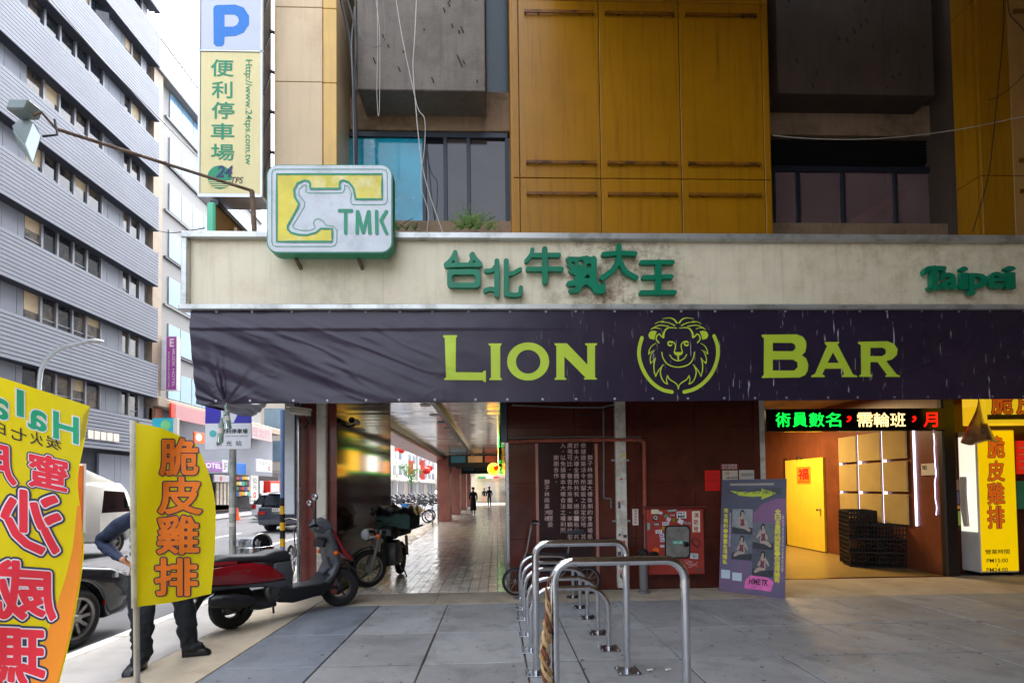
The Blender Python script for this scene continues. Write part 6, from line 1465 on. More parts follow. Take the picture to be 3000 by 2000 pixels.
G().plate([(x, -y) for x, y in [(262, 1150), (245, 1240), (232, 1250), (243, 1180)]], lambda x, y, n: at(x, -y + 40, dep2(x, -y + 40) - .003), 0).build('hem', mat('hem', '#d8c848', .7), fh, smooth=0)
or2 = mat('flag_orange', '#f09020', .6, var=.05)
g = G().sheet(lambda u, v: V((( lambda q, y: q - (1 - u) * (10 + 95 * v))( Cx([(240, 1480), (246, 1600), (238, 1690), (208, 1860), (170, 2010), (140, 2100)], v).x - 4, 0), Cx([(240, 1480), (246, 1600), (238, 1690), (208, 1860), (170, 2010), (140, 2100)], v).y, 0)), 6, 24)
g.warp(lambda x, y, z: at(x, y, dep2(x, y) - .0025)).build('orange_print', or2, fh, smooth=80, norm=False)
grn = mat('flag_green', '#10a070', .6, var=0); wht = mat('flag_white', '#e6e6ea', .6, var=0); red = mat('flag_red', '#e8283c', .6, var=.06)
for ch, x0, x1, y0, y1 in (('H', 228, 158, 1268, 1190), ('a', 134, 84, 1258, 1203), ('l', 66, 52, 1232, 1160), ('a', 22, -30, 1254, 1200), ('l', -44, -58, 1230, 1160)):
    outlined(ch, mf2, x0, x1, -y0, -y1, fh, grn, wht, b1=.05, b2=.02, fine=16)
for ch, x0, x1 in (('炭', 180, 134), ('火', 126, 88), ('七', 78, 32), ('印', 18, -26)):
    g = G(); g.text(ch, lambda x, y, n: V((x, y, 0)), x0, x1, -1304, -1266, bold=.012); g.refine(16).warp(lambda x, y, z: mf2(x, y, 0)).build('character', 'ink', fh, smooth=0, norm=False)
for ch, x0, x1, y0, y1 in (('蜜', 196, 86, 1426, 1328), ('月', 46, -60, 1432, 1330), ('沙', 176, 6, 1618, 1446), ('威', 160, -10, 1812, 1650), ('瑪', 128, -40, 2010, 1846)):
    outlined(ch, mf2, x0, x1, -y0, -y1, fh, red, navy, wht, b1=.085, b2=.03, fine=18)
a = at(-190, 1045, F2); b = at(-190, 2130, F2); G().tube([(a.x, F2, a.z + .05), (a.x, F2, 0.02)], .02, 12).build('pole', pole_w, fh); G().box(a.x - .18, a.x + .18, F2 - .18, F2 + .18, 0, .06).build('base', 'black', fh, bevel=.02)

# ------------------------------------------------------------------ wheels and two-wheelers
mat('rubber', '#1b1b1c', .75, var=.1, vs=8); mat('alloy_dark', '#3a3a3e', .4, metal=.6); mat('alloy', '#8d8a88', .35, metal=.8, var=.05)
mat('moto_grey', '#4c5056', .38, var=.06, vs=4); mat('moto_black', '#1c1d20', .5, var=.08); mat('seat_vinyl', '#2c2e33', .5, var=.08, bump=.15, bs=160)
mat('moto_red', '#8c0a1c', .18, var=.05, coat=.8, spec=.6); mat('indicator', '#e86a10', .25, var=0); mat('mirror', '#c8ccd0', .04, metal=1, var=0); mat('tail_red', '#a01418', .2, var=0)
mat('engine_metal', '#5a5c5e', .45, metal=.7, var=.15, vs=9); mat('exhaust', '#33363a', .42, metal=.5, var=.15, vs=5); mat('lens', '#d8dce0', .08, trans=.3, var=0)
def tyre(par, c, R, wdt, ax, spokes=5, rim='alloy_dark', rr=.62, name='wheel', wire=False, hub=.05):
    ax = V(ax).normalized(); c = V(c)
    w_ = G().lathe(c, ax, [(R * rr, -wdt * .42), (R * .82, -wdt * .5), (R * .95, -wdt * .40), (R, -wdt * .14), (R, wdt * .14), (R * .95, wdt * .40), (R * .82, wdt * .5), (R * rr, wdt * .42)], 30, close=True).build(name, 'rubber', par)
    G().lathe(c, ax, [(R * rr * .9, -wdt * .36), (R * rr * 1.02, -wdt * .43), (R * rr * 1.02, wdt * .43), (R * rr * .9, wdt * .36)], 30, close=True).build('rim', rim, w_)
    G().lathe(c, ax, [(hub * .6, -wdt * .5), (hub, -wdt * .35), (hub, wdt * .35), (hub * .6, wdt * .5)], 14).build('hub', rim, w_)
    u, v = frame_from(ax); g = G(); n = spokes
    for k in range(n):
        a = 2 * PI * k / n
        if wire:
            for s in (-1, 1):
                d = u * math.cos(a) + v * math.sin(a); d2 = u * math.cos(a + .25 * s) + v * math.sin(a + .25 * s); g.tube([c + ax * wdt * .3 * s + d * hub * .9, c + d2 * R * rr * .95], .0022 if R > .2 else .002, 4)
        else:
            d = u * math.cos(a) + v * math.sin(a); t = ax.cross(d); g.obox(c + d * (hub + R * rr) / 2, d * (R * rr - hub) / 2, t * R * .055, ax * wdt * .28)
    if wire: g.build('spokes', 'alloy', w_)
    else:
        for k in range(n): G().add(g.v[k * 8:k * 8 + 8], [(0, 2, 3, 1), (4, 5, 7, 6), (0, 1, 5, 4), (2, 6, 7, 3), (0, 4, 6, 2), (1, 3, 7, 5)]).build('spoke', rim, w_)
    return w_
def rotz(p, c, a): p = V(p) - V(c); return V(c) + V((p.x * math.cos(a) - p.y * math.sin(a), p.x * math.sin(a) + p.y * math.cos(a), p.z))
def scooter(label, loc, rz, steer=-.45, body='moto_red', simple=False, group=None):
    t = thing('scooter', label, 'scooter', loc, rz, group)
    WB = 1.30; R = .235
    tyre(t, (0, 0, R), R, .115, (1, 0, 0), 3, 'alloy_dark', .58, 'rear_wheel')
    piv = V((0, 1.10, 0)); st = lambda p: rotz(p, piv, steer)
    tyre(t, st((0, WB, R)), R, .1, st((1, 1.1, 0)) - piv, 3, 'alloy_dark', .58, 'front_wheel')
    def pw(poly, wd, r, m, name, par=None, x0=0., hw=None, mp=None): return G().pillow(poly, wd, r, mp, 3, x0, hw).build(name, m, par or t, smooth=50)
    pw([(-.34, .70), (-.30, .745), (-.1, .765), (.12, .745), (.28, .735), (.42, .765), (.54, .76), (.60, .70), (.60, .64), (.45, .635), (.2, .665), (-.1, .685)], .15, .05, 'seat_vinyl', 'seat')
    pw([(-.44, .62), (-.28, .675), (-.1, .685), (.14, .675), (.36, .61), (.50, .50), (.53, .44), (.3, .44), (.0, .455), (-.25, .485), (-.40, .54)], .178, .06, body, 'side_panel')
    pw([(-.42, .565), (-.3, .50), (.0, .47), (.3, .45), (.52, .45), (.6, .36), (.45, .35), (.25, .40), (.0, .425), (-.28, .44), (-.40, .50)], .168, .04, 'moto_grey', 'lower_cover')
    pw([(.40, .635), (.60, .645), (.63, .5), (.62, .32), (.42, .32), (.36, .45)], .15, .04, 'moto_grey', 'under_seat')
    pw([(.40, .37), (.62, .335), (.98, .335), (1.10, .42), (1.20, .42), (1.16, .28), (1.02, .19), (.62, .165), (.45, .2)], .165, .04, 'moto_black', 'floorboard')
    pw([(1.0, .34), (1.11, .42), (1.18, .54), (1.14, .70), (1.08, .85), (1.05, .93), (1.10, .95), (1.15, .90), (1.22, .72), (1.27, .56), (1.20, .40), (1.08, .30)], .18, .05, 'moto_grey', 'leg_shield')
    pw([(1.10, .965), (1.18, .92), (1.30, .74), (1.42, .60), (1.47, .52), (1.40, .54), (1.30, .62), (1.22, .76), (1.14, .88)], .155, .03, body, 'front_cowl')
    pw([(1.07, .74), (1.02, .74), (1.03, .82), (1.08, .85)], .11, .01, 'moto_black', 'glove_box')
    # steering group
    sm_ = lambda x, y, z: st((x, y, z))
    pw([(.93, .98), (.98, 1.06), (1.08, 1.09), (1.20, 1.02), (1.22, .93), (1.10, .90), (.98, .92)], .14, .05, 'moto_grey', 'handlebar_cover', mp=sm_)
    for s in (-1, 1):
        G().tube([st((s * .12, 1.02, 1.0)), st((s * .24, .98, 1.01)), st((s * .36, .93, 1.0))], .017, 8).build('grip', 'moto_black', t)
        G().tube([st((s * .14, 1.08, .98)), st((s * .34, 1.02, .98))], .007, 6).build('brake_lever', 'alloy', t)
        top = st((s * .30, 1.0, 1.30)) if s > 0 else st((s * .34, .96, 1.22))
        G().tube([st((s * .22, 1.0, 1.02)), st((s * .26, 1.0, 1.14)), top], .010, 6).build('mirror_stem', 'moto_black', t)
        mm = G().ell(top + V((0, -.01, .04)), (.062, .018, .045), 14, 8).build('mirror', 'moto_black', t)
        G().ell(top + V((0, -.022, .04)), (.055, .01, .038), 14, 6).build('mirror_glass', 'mirror', mm)
        G().tube([st((s * .075, 1.14, .62)), st((s * .075, WB - .02, R + .02))], .02, 8).build('fork', 'engine_metal', t)
        G().ell((s * .185, 1.17, .66), (.02, .035, .028), 10, 6).build('indicator', 'indicator', t)
    G().sheet(lambda u, v: st((-.07 + .14 * u, WB + .265 * math.cos(.2 + 2.3 * v), R + .265 * math.sin(.2 + 2.3 * v) + .02 * math.sin(PI * u))), 6, 14).build('front_fender', 'moto_black', t, smooth=60)
    # engine side, muffler
    G().pillow([(-.08, .14), (-.1, .3), (.1, .36), (.4, .34), (.52, .24), (.4, .16)], .09, .03, None, 3, -.09).build('drive_case', 'engine_metal', t, smooth=50)
    G().tube([(.15, .40, .20), (.17, .22, .20), (.185, .1, .23)], .03, 8).build('exhaust_pipe', 'exhaust', t)
    G().tube([(.165, .14, .27), (.18, .08, .285), (.19, -.08, .32), (.19, -.26, .35), (.19, -.30, .355)], [.04, .06, .066, .062, .04], 16).build('muffler', 'exhaust', t)
    G().tube([(.235, .02, .32), (.238, -.2, .365)], .02, 6).build('heat_shield', 'moto_black', t)
    G().lathe((.10, .40, .34), (1, 0, 0), [(.11, 0), (.11, .05), (.09, .065), (.085, .05), (.05, .05), (.045, .068), (.01, .07)], 20).build('fan_cover', 'engine_metal', t)
    G().tube([(-.13, -.02, .25), (-.13, -.03, .50)], .022, 8).build('shock', 'alloy', t)
    G().pillow([(-.18, .44), (-.12, .45), (-.30, .36), (-.46, .12), (-.50, .12), (-.36, .40)], .07, .01).build('plate_holder', 'moto_black', t)
    G().pillow([(-.39, .37), (-.375, .37), (-.45, .24), (-.465, .24)], .085, .004).build('number_plate', 'paper', t)
    G().tube([(.15, -.02, .69), (.16, -.3, .70), (.10, -.45, .69), (-.10, -.45, .69), (-.16, -.3, .70), (-.15, -.02, .69)], .018, 8).build('grab_rail', body, t)
    G().ell((0, -.44, .60), (.11, .04, .03), 12, 6).build('tail_light', 'tail_red', t)
    G().tube([(-.1, .5, .2), (-.2, .56, .02)], .012, 6).build('side_stand', 'moto_black', t)
    for x in (.10,): G().text('Racing', lambda a, b, n: V((.178 + n, a, b)), -.10, .12, .585, .612, bold=.0, shear=.3).build('badge', 'alloy', t, smooth=0, norm=False)
    return t
rw = gnd(680, 1840); fw = gnd(1005, 1766); hd = (fw - rw).normalized(); ctr = (fw + rw) / 2
ang = -math.atan2(hd.x, hd.y)
rs = scooter('red and grey scooter with black seat parked by the granite pier', rw + V((0, 0, 0)), ang, steer=-.5); rs.scale = (1.06, 1.06, 1.13)
# motorbike with crates
def motorbike(label, loc, rz, steer):
    t = thing('motorcycle', label, 'motorcycle', loc, rz); R = .285; WB = 1.22
    piv = V((0, WB - .25, 0)); st = lambda p: rotz(p, piv, steer)
    tyre(t, (0, 0, R), R, .09, (1, 0, 0), 14, 'alloy', .74, 'rear_wheel', wire=True, hub=.07)
    tyre(t, st((0, WB, R)), R, .085, st((1, piv.y, 0)) - piv, 14, 'alloy', .74, 'front_wheel', wire=True, hub=.07)
    for s in (-1, 1):
        G().tube([st((s * .085, WB, R)), st((s * .085, WB - .1, .62)), st((s * .08, WB - .17, .86))], [.024, .024, .018], 10).build('fork', 'alloy', t)
        G().ell(st((s * .17, WB - .08, .78)), (.035, .03, .035), 10, 6).build('indicator', 'indicator', t)
        G().tube([st((s * .1, WB - .18, .92)), st((s * .25, WB - .24, .98)), st((s * .37, WB - .38, .96))], .014, 8).build('handlebar', 'moto_black', t)
        G().tube([st((s * .26, WB - .24, .98)), st((s * .30, WB - .22, 1.14))], .006, 6).build('mirror_stem', 'moto_black', t)
        G().ell(st((s * .30, WB - .22, 1.18)), (.06, .015, .045), 12, 6).build('mirror', 'moto_black', t)
        G().tube([(s * .12, .0, .34), (s * .13, .1, .68)], .026, 8).build('shock', 'alloy', t)
        G().tube([(s * .07, -.02, R), (s * .07, .55, .32)], .02, 8).build('swing_arm', 'moto_black', t)
    G().lathe(st((0, WB - .02, .80)), st((0, piv.y + 1, 0)) - piv, [(.03, -.09), (.085, -.05), (.1, .02), (.1, .05)], 18).build('headlight', 'chrome', t)
    G().ell(st((0, WB + .03, .80)), (.09, .03, .09), 16, 8).build('headlight_lens', 'lens', t)
    G().sheet(lambda u, v: st((-.06 + .12 * u, WB + (R + .035) * math.cos(.3 + 1.9 * v), R + (R + .035) * math.sin(.3 + 1.9 * v) + .015 * math.sin(PI * u))), 6, 16).build('front_fender', 'alloy_dark', t, smooth=60)
    G().pillow([(.45, .72), (.5, .84), (.75, .90), (.95, .86), (.97, .76), (.7, .68)], .14, .07).build('tank', 'moto_black', t, smooth=60)
    G().pillow([(-.3, .74), (-.25, .80), (.2, .80), (.46, .78), (.46, .70), (-.2, .68)], .14, .05).build('seat', 'seat_vinyl', t, smooth=60)
    G().pillow([(.38, .26), (.36, .5), (.52, .66), (.72, .62), (.8, .42), (.72, .26)], .13, .03).build('engine', 'engine_metal', t, smooth=50)
    for k in range(6): G().box(-.13, .13, .55, .78, .46 + k * .028, .466 + k * .028).build('cooling_fin', 'engine_metal', t)
    G().tube([(.1, .8, .35), (.15, .6, .24), (.16, .1, .28), (.16, -.35, .34)], [.022, .024, .04, .045], 10).build('exhaust', 'exhaust', t)
    G().tube([(.0, .98, .84), (0, .85, .55), (0, .75, .28), (0, .4, .24)], .025, 8).build('frame', 'moto_black', t)
    G().tube([(-.12, .38, .25), (-.22, .42, .02)], .012, 6).build('side_stand', 'moto_black', t)
    G().box(-.30, .30, -.50, .36, .80, .825).build('rack', 'moto_black', t)
    return t
mf_, mr_ = gnd(1112, 1722), gnd(1185, 1672)
md_ = (mf_ - mr_).normalized(); mrz = -math.atan2(md_.x, md_.y)
mo = motorbike('black old motorcycle with round headlight parked in the arcade mouth', mf_ - md_ * 1.3, mrz, -.85); mo.scale = (1.08, 1.08, 1.08)
mo_base = mf_ - md_ * 1.3
def onbike(x, y, z): c, s = math.cos(mrz), math.sin(mrz); return V((mo_base.x + x * c - y * s, mo_base.y + x * s + y * c, z))
gc = thing('green_crate', 'dark green plastic crate strapped on the motorcycle', 'crate', onbike(0, .1, .90), mrz)
gm = mat('crate_green', '#0c4038', .45, var=.15)
for s in (-1, 1):
    G().box(s * .29 - .008, s * .29 + .008, -.42, .42, 0, .30).build('side', gm, gc); G().box(-.28, .28, s * .42 - .008, s * .42 + .008, 0, .30).build('end', gm, gc)
    for k in range(9): G().box(s * .302 - .006, s * .302 + .006, -.40 + k * .1, -.385 + k * .1, .02, .27).build('rib', gm, gc)
G().box(-.28, .28, -.41, .41, 0, .012).build('floor', gm, gc)
tp = thing('black_tarp', 'crumpled black tarp thrown over the crate on the motorcycle', 'tarp', onbike(0, .1, 1.19), mrz)
def tarpf(u, v):
    x = (u - .5) * .78; y = (v - .5) * 1.06; e = max(abs(x) / .30, abs(y) / .43); z = .07 + .04 * math.sin(9 * u + 5 * v) * math.sin(7 * v) + .02 * math.sin(23 * u + 17 * v) - (max(0, e - 1) * .42)
    return V((x * (1 if e < 1 else 1 - .15 * (e - 1)), y, z))
G().sheet(tarpf, 28, 30).build('sheet', mat('tarp', '#15161a', .35, var=.2, vs=9), tp, smooth=70, norm=False)
# bicycles
def bicycle(label, loc, rz, R=.2, WB=1.02, bar=1.02, col='#202226', basket=None, group=None, seatz=.86):
    t = thing('bicycle', label, 'bicycle', loc, rz, group)
    fm = mat('bk' + col, col, .35, var=.05)
    tyre(t, (0, 0, R), R, .04, (1, 0, 0), 10, 'alloy', .86, 'rear_wheel', wire=True, hub=.025); tyre(t, (0, WB, R), R, .04, (1, 0, 0), 10, 'alloy', .86, 'front_wheel', wire=True, hub=.025)
    bb_ = (0, .42, R + .06); hd_ = (0, WB - .16, .62)
    for P, r_ in (([bb_, hd_], .022), ([bb_, (0, .28, .62)], .018), ([(0, .28, .6), hd_], .018), ([(.05, 0, R), bb_], .01), ([(-.05, 0, R), bb_], .01), ([(.05, 0, R), (0, .29, .58)], .008), ([(-.05, 0, R), (0, .29, .58)], .008)):
        G().tube(P, r_, 8).build('frame_tube', fm, t)
    for s in (-1, 1): G().tube([(s * .05, WB, R), (s * .05, WB - .06, R + .24), (0, WB - .1, R + .28)], .011, 8).build('fork_blade', fm, t)
    G().tube([(0, WB - .1, R + .27), (0, WB - .17, .66), (0, WB - .24, bar - .03)], .016, 8).build('stem', 'alloy', t)
    G().tube(catmull([(-.28, WB - .34, bar + .02), (-.2, WB - .26, bar + .03), (0, WB - .24, bar - .02), (.2, WB - .26, bar + .03), (.28, WB - .34, bar + .02)], 4), .011, 8).build('handlebar', 'alloy', t)
    for s in (-1, 1): G().tube([(s * .2, WB - .27, bar + .03), (s * .29, WB - .36, bar + .02)], .016, 8).build('grip', 'moto_black', t)
    G().tube([(0, .28, .6), (0, .24, seatz - .03)], .013, 8).build('seat_post', 'alloy', t)
    G().pillow([(.02, seatz), (.05, seatz + .04), (.2, seatz + .035), (.36, seatz + .02), (.36, seatz - .005), (.12, seatz - .03)], .075, .025, hw=lambda y, z: 1.15 - max(0, y - .1) * 3.0).build('saddle', 'seat_vinyl', t, smooth=60)
    G().lathe((.03, .42, R + .06), (1, 0, 0), [(.07, 0), (.07, .006), (.06, .007)], 16).build('chainring', 'engine_metal', t)
    for s in (-1, 1):
        G().bar((s * .06, .42, R + .06), (s * .07, .42 + s * .11, R + .06 - s * .1), .02, .012).build('crank', 'alloy', t); G().box(s * .07, s * .07 + s * .09, .38 + s * .11, .46 + s * .11, R + .05 - s * .1, R + .07 - s * .1).build('pedal', 'moto_black', t)
    if basket:
        bm = mat('bsk' + basket, basket, .5); G().box(-.17, .17, WB - .12, WB + .16, .66, .67).build('basket_floor', bm, t)
        for s in (-1, 1): G().box(s * .17 - .006, s * .17 + .006, WB - .12, WB + .16, .66, .92).build('basket_side', bm, t)
        for yy in (WB - .12, WB + .16): G().box(-.164, .164, yy - .006, yy + .006, .66, .92).build('basket_end', bm, t)
    return t
wA = gnd(1512, 1741); wB_ = gnd(1712, 1730); wA.y = wB_.y = 7.14
bicycle('small black folding bicycle leaning by the wall behind the racks', (wB_.x, 7.16, 0), PI / 2, R=.21, WB=abs(wA.x - wB_.x), bar=1.06, seatz=.92)
bicycle('share bicycle with blue basket beyond the granite pier', V((gnd(1280, 1524).x - .2, 22.6, 0)), PI * .42, R=.31, WB=1.08, col='#c8ccd0', basket='#2f7fc8', seatz=.95)
bicycle('orange and white share bicycle behind the blue basket one', V((gnd(1300, 1518).x - .4, 23.6, 0)), PI * .40, R=.31, WB=1.08, col='#d88030', basket='#e8e4da', seatz=.95)
bicycle('grey bicycle parked left of the granite pier behind the scooter', (-3.75, 8.8, 0), .15, R=.31, WB=1.05, col='#8a9098', seatz=.92)
for i, (px, py) in enumerate(((1267, 1543), (1284, 1532))):
    c = gnd(px, py); one('kerb_bollard', ('nearer', 'farther')[i] + ' slim steel bollard at the arcade kerb', 'bollard', G().tube([(c.x, c.y, 0), (c.x, c.y, .85)], .038, 12).ell((c.x, c.y, .85), (.038, .038, .03)), 'steel', 'bollards at the arcade kerb')
# ------------------------------------------------------------------ steel bin
bn_ = thing('steel_bin', 'brushed steel litter bin with angled round mouth behind the scooter', 'bin', (-3.9, 8.0, 0), world=True)
c = V((at(748, 1600, 8.0).x, 8.0, 0)); 
G().lathe((c.x, c.y, 0), (0, 0, 1), [(.26, .02), (.28, .04), (.28, .62), (.29, .63), (.29, .70), (.27, .71)], 28).build('drum', 'steel', bn_)
G().obox((c.x - .06, c.y, .76), (.22, 0, .0), (0, .2, 0), (0, 0, .07)).build('hood', 'steel', bn_, bevel=.03, seg=2)
mo_n = V((.75, -.55, .15)).normalized()
G().lathe(V((c.x + .12, c.y - .08, .74)), mo_n, [(.15, 0), (.17, .06), (.165, .065), (.14, .05)], 24).build('mouth_ring', 'steel', bn_); G().lathe(V((c.x + .12, c.y - .08, .74)), mo_n, [(.138, .05), (.137, .052)], 24).build('mouth', 'dark_void', bn_)
# ------------------------------------------------------------------ road vehicles
def arch(yc, r, zc=.32, n=9): return [(yc + r * math.cos(PI * k / n), zc + r * math.sin(PI * k / n)) for k in range(n + 1)]
def car(label, loc, rz, L_=4.5, Wd=.9, prof=None, house=None, roof=None, wy=(.9, 3.62), R=.325, paint='car_blue', spokes=10, name='car', cat='car', plate=None, hgt=1.0):
    t = thing(name, label, cat, loc, rz)
    low = prof + [(wy[1] + .42, .22)] + arch(wy[1], R + .06, R) + [(wy[1] - .42, .2), (wy[0] + .42, .2)] + arch(wy[0], R + .06, R) + [(wy[0] - .42, .22)]
    G().pillow(low, Wd, .10, steps=4, hw=lambda y, z: 1 - .03 * max(0, z - .6) - .05 * max(0, y - L_ + .5) - .04 * max(0, .4 - y)).build('body', paint, t, smooth=40)
    tmb = lambda y, z: 1 - .42 * max(0, z - hgt)
    G().pillow(house, Wd - .05, .06, hw=tmb).build('glasshouse', 'car_glass', t, smooth=40)
    G().pillow(roof, Wd - .10, .05, hw=tmb).build('roof', paint, t, smooth=40)
    for s in (-1, 1):
        for y in wy: tyre(t, (s * (Wd - .1), y, R), R, .21, (s, 0, 0), spokes, 'alloy', .70, 'wheel', hub=.06)
        for y in wy: G().lathe((s * (Wd - .22), y, R), (s, 0, 0), [(R + .055, -.05), (R + .055, .1), (R + .04, .1), (R + .04, -.05)], 24, close=True).build('wheel_arch', 'moto_black', t)
    return t
mat('car_glass', '#10161c', .05, spec=.8, var=0); mat('car_blue', '#2a3446', .22, var=.05, coat=.7, metal=.3); mat('car_dark', '#2c3036', .2, var=.05, coat=.7, metal=.3); mat('car_white', '#d4d6d8', .25, coat=.6, var=.04)
cw = gnd(236, 1898, -.12)
sx0 = cw.x - .06
sed = car('dark grey car parked at the kerb behind the large yellow flag', (sx0 - .9 + .02, cw.y + .02 - 3.62, -.12), 0, prof=[(0, .4), (-.02, .7), (.06, .95), (.5, 1.0), (2.9, 1.0), (3.5, .93), (4.1, .82), (4.38, .70), (4.5, .5), (4.46, .3), (4.3, .22)], house=[(.35, .98), (.95, 1.38), (1.3, 1.46), (2.2, 1.46), (2.6, 1.3), (3.1, .98)], roof=[(.9, 1.39), (1.3, 1.475), (2.2, 1.475), (2.5, 1.37), (2.2, 1.42), (1.3, 1.42)], paint='car_dark')
for s in (-1, 1):
    G().obox((s * .72, 4.27, .70), (.14, -.0, 0), (-s * .06, .17, -.02), (0, 0, .06)).build('headlight', 'lens', sed, bevel=.03, seg=2)
    G().ell((s * .72, 4.33, .70), (.10, .08, .045), 12, 8).build('headlight_lamp', 'chrome', sed)
    G().obox((s * .87, 4.10, .42), (.012, 0, 0), (0, .10, 0), (0, 0, .03)).build('side_marker', 'tail_red', sed)
G().obox((0, 4.49, .55), (.5, 0, 0), (0, .02, 0), (0, 0, .07)).build('grille', 'black', sed); G().box(-.26, .26, 4.50, 4.515, .36, .5).build('number_plate', 'paper', sed)
sv = gnd(758, 1556, -.12)
suv = car('dark blue car seen from behind on the road by the pier', (at(820, 1500, 20.2).x, 20.2, -.12), 0, L_=4.6, Wd=.93, prof=[(.02, .45), (-.02, .7), (.02, 1.0), (.1, 1.06), (3.3, 1.06), (4.2, .98), (4.5, .8), (4.6, .5), (4.5, .3)], house=[(.08, 1.04), (.35, 1.6), (.6, 1.66), (2.3, 1.66), (3.3, 1.04)], roof=[(.25, 1.60), (.6, 1.69), (2.3, 1.69), (2.5, 1.6), (2.2, 1.63), (.6, 1.63)], wy=(.85, 3.6), R=.35, paint='car_blue')
for s in (-1, 1): G().obox((s * .74, -.03, .80), (.15, 0, 0), (0, .03, 0), (0, 0, .07)).build('tail_light', 'tail_red', suv, bevel=.01)
G().box(-.3, .3, -.06, -.03, .86, 1.0).build('number_plate', 'paper', suv); G().text('RAT-2857', lambda a, b, n: V((a, -.063, b)), -.26, .26, .885, .975, bold=.01).build('plate_text', 'ink', suv, smooth=0, norm=False)
G().box(-.86, .86, -.09, .02, .32, .55).build('bumper', 'moto_grey', suv, bevel=.04, seg=2); G().obox((0, .17, 1.32), (.68, 0, 0), (0, .1, .2), (0, -.006, .003)).build('rear_window', 'car_glass', suv)
wcar = car('white car ahead of the dark blue car', (at(800, 1450, 27).x - .3, 27, -.12), 0, prof=[(0, .4), (-.02, .7), (.06, .95), (.5, 1.0), (2.9, 1.0), (3.5, .93), (4.1, .82), (4.38, .70), (4.5, .5), (4.46, .3), (4.3, .22)], house=[(.15, .98), (.5, 1.5), (1.0, 1.6), (2.4, 1.6), (2.8, 1.35), (3.2, .98)], roof=[(.45, 1.5), (1.0, 1.62), (2.4, 1.62), (2.6, 1.5), (2.3, 1.56), (1.0, 1.56)], paint='car_white')
for s in (-1, 1): G().obox((s * .74, -.02, .85), (.1, 0, 0), (0, .03, 0), (0, 0, .12)).build('tail_light', 'tail_red', wcar)
# box truck
mat('truck_white', '#d6d6d0', .35, var=.05, coat=.3); mat('truck_orange', '#e8741c', .45, var=.08)
TX = -10.6
ty0 = atx(246, 1500, TX).y
tr_ = thing('box_truck', 'white cab truck with orange cargo box driving past on the road', 'truck', (TX - .85, ty0, -.12))
G().pillow([(.05, .45), (.05, 1.9), (.15, 1.98), (1.2, 1.98), (1.45, 1.75), (1.72, 1.25), (1.76, .6), (1.70, .42), (1.45, .4)] + arch(1.05, .40, .36)[0:10] + [(.6, .4)], .85, .035, steps=2).build('cab', 'truck_white', tr_, smooth=40)
G().pillow([(.02, 1.985), (.03, 2.30), (.12, 2.34), (.6, 2.18), (1.15, 1.985)], .76, .02).build('wind_deflector', 'truck_white', tr_, smooth=50)
for s in (-1, 1):
    G().plate([(.55, 1.18), (1.55, 1.18), (1.32, 1.74), (.62, 1.78)], lambda a, b, n: V((s * (.853 + n), a, b)), .01).build('side_window', 'car_glass', tr_, smooth=0)
    G().plate([(.50, .5), (1.0, .86), (1.0, 1.12), (.50, 1.12)], lambda a, b, n: V((s * (.852 + n), a, b)), .004).build('door_panel', 'truck_white', tr_, smooth=0)
    G().bar((s * .9, 1.55, 1.3), (s * 1.02, 1.62, 1.4), .03, .03).build('mirror_arm', 'black', tr_); G().box(s * 1.02 - .05, s * 1.02 + .05, 1.58, 1.63, 1.28, 1.58).build('mirror', 'black', tr_, bevel=.015)
    for y in (1.05, -2.3): tyre(tr_, (s * .72, y, .36), .36, .22, (s, 0, 0), 6, 'alloy', .6, 'wheel', hub=.1)
    G().obox((s * .6, 1.74, .72), (.16, 0, 0), (0, .02, 0), (0, 0, .09)).build('headlight', 'lens', tr_)
G().obox((0, 1.55, 1.5), (.72, 0, 0), (0, .14, -.28), (0, .008, .004)).build('windscreen', 'car_glass', tr_)
G().box(-.95, .95, -3.6, -.12, .75, 2.45).build('cargo_box', 'truck_orange', tr_, bevel=.03); G().box(-.96, .96, -.14, -.08, .72, 2.47).build('box_frame', 'truck_white', tr_)
G().box(-.4, .4, -3.6, 1.5, .45, .7).build('chassis', 'black', tr_)
# cone
cn_ = gnd(695, 1523); co = thing('traffic_cone', 'orange traffic cone on the far side of the road', 'traffic cone', (cn_.x, cn_.y, 0), world=True)
G().lathe((cn_.x, cn_.y, .0), (0, 0, 1), [(.17, .02), (.15, .05), (.03, .68), (.02, .7)], 14).build('cone', mat('cone', '#e85a24', .5), co); G().box(cn_.x - .2, cn_.x + .2, cn_.y - .2, cn_.y + .2, 0, .03).build('base', 'cone', co)
# rows of parked scooters down the street, seen through the arcade gap
sc0 = scooter('parked scooter', (-12.6, 46, -.12), 1.2, 0, 'moto_grey')
k = 0; grp = 'scooters parked down the street'
for row, x in enumerate((-13.2, -10.2, -7.4, -5.2)):
    for j in range(11):
        y = 47 + j * 3.4 + row * .8
        l = 'parked scooter, %s from the near end of the %s row down the street' % (('first', 'second', 'third', 'fourth', 'fifth', 'sixth', 'seventh', 'eighth', 'ninth', 'tenth', 'eleventh')[j], ('outermost', 'second', 'third', 'kerbside')[row])
        if k == 0: o = sc0; o.location = (x, y, -.12); o['label'] = l; o['group'] = grp
        else: copy_tree(sc0, None, (x + rnd.uniform(-.3, .3), y, -.12), 1.3 + rnd.uniform(-.2, .2), l, grp)
        k += 1
copy_tree(sc0, None, (gnd(760, 1515).x, 29.5, 0), .6, 'pale scooter parked on the far side near the cone', grp)
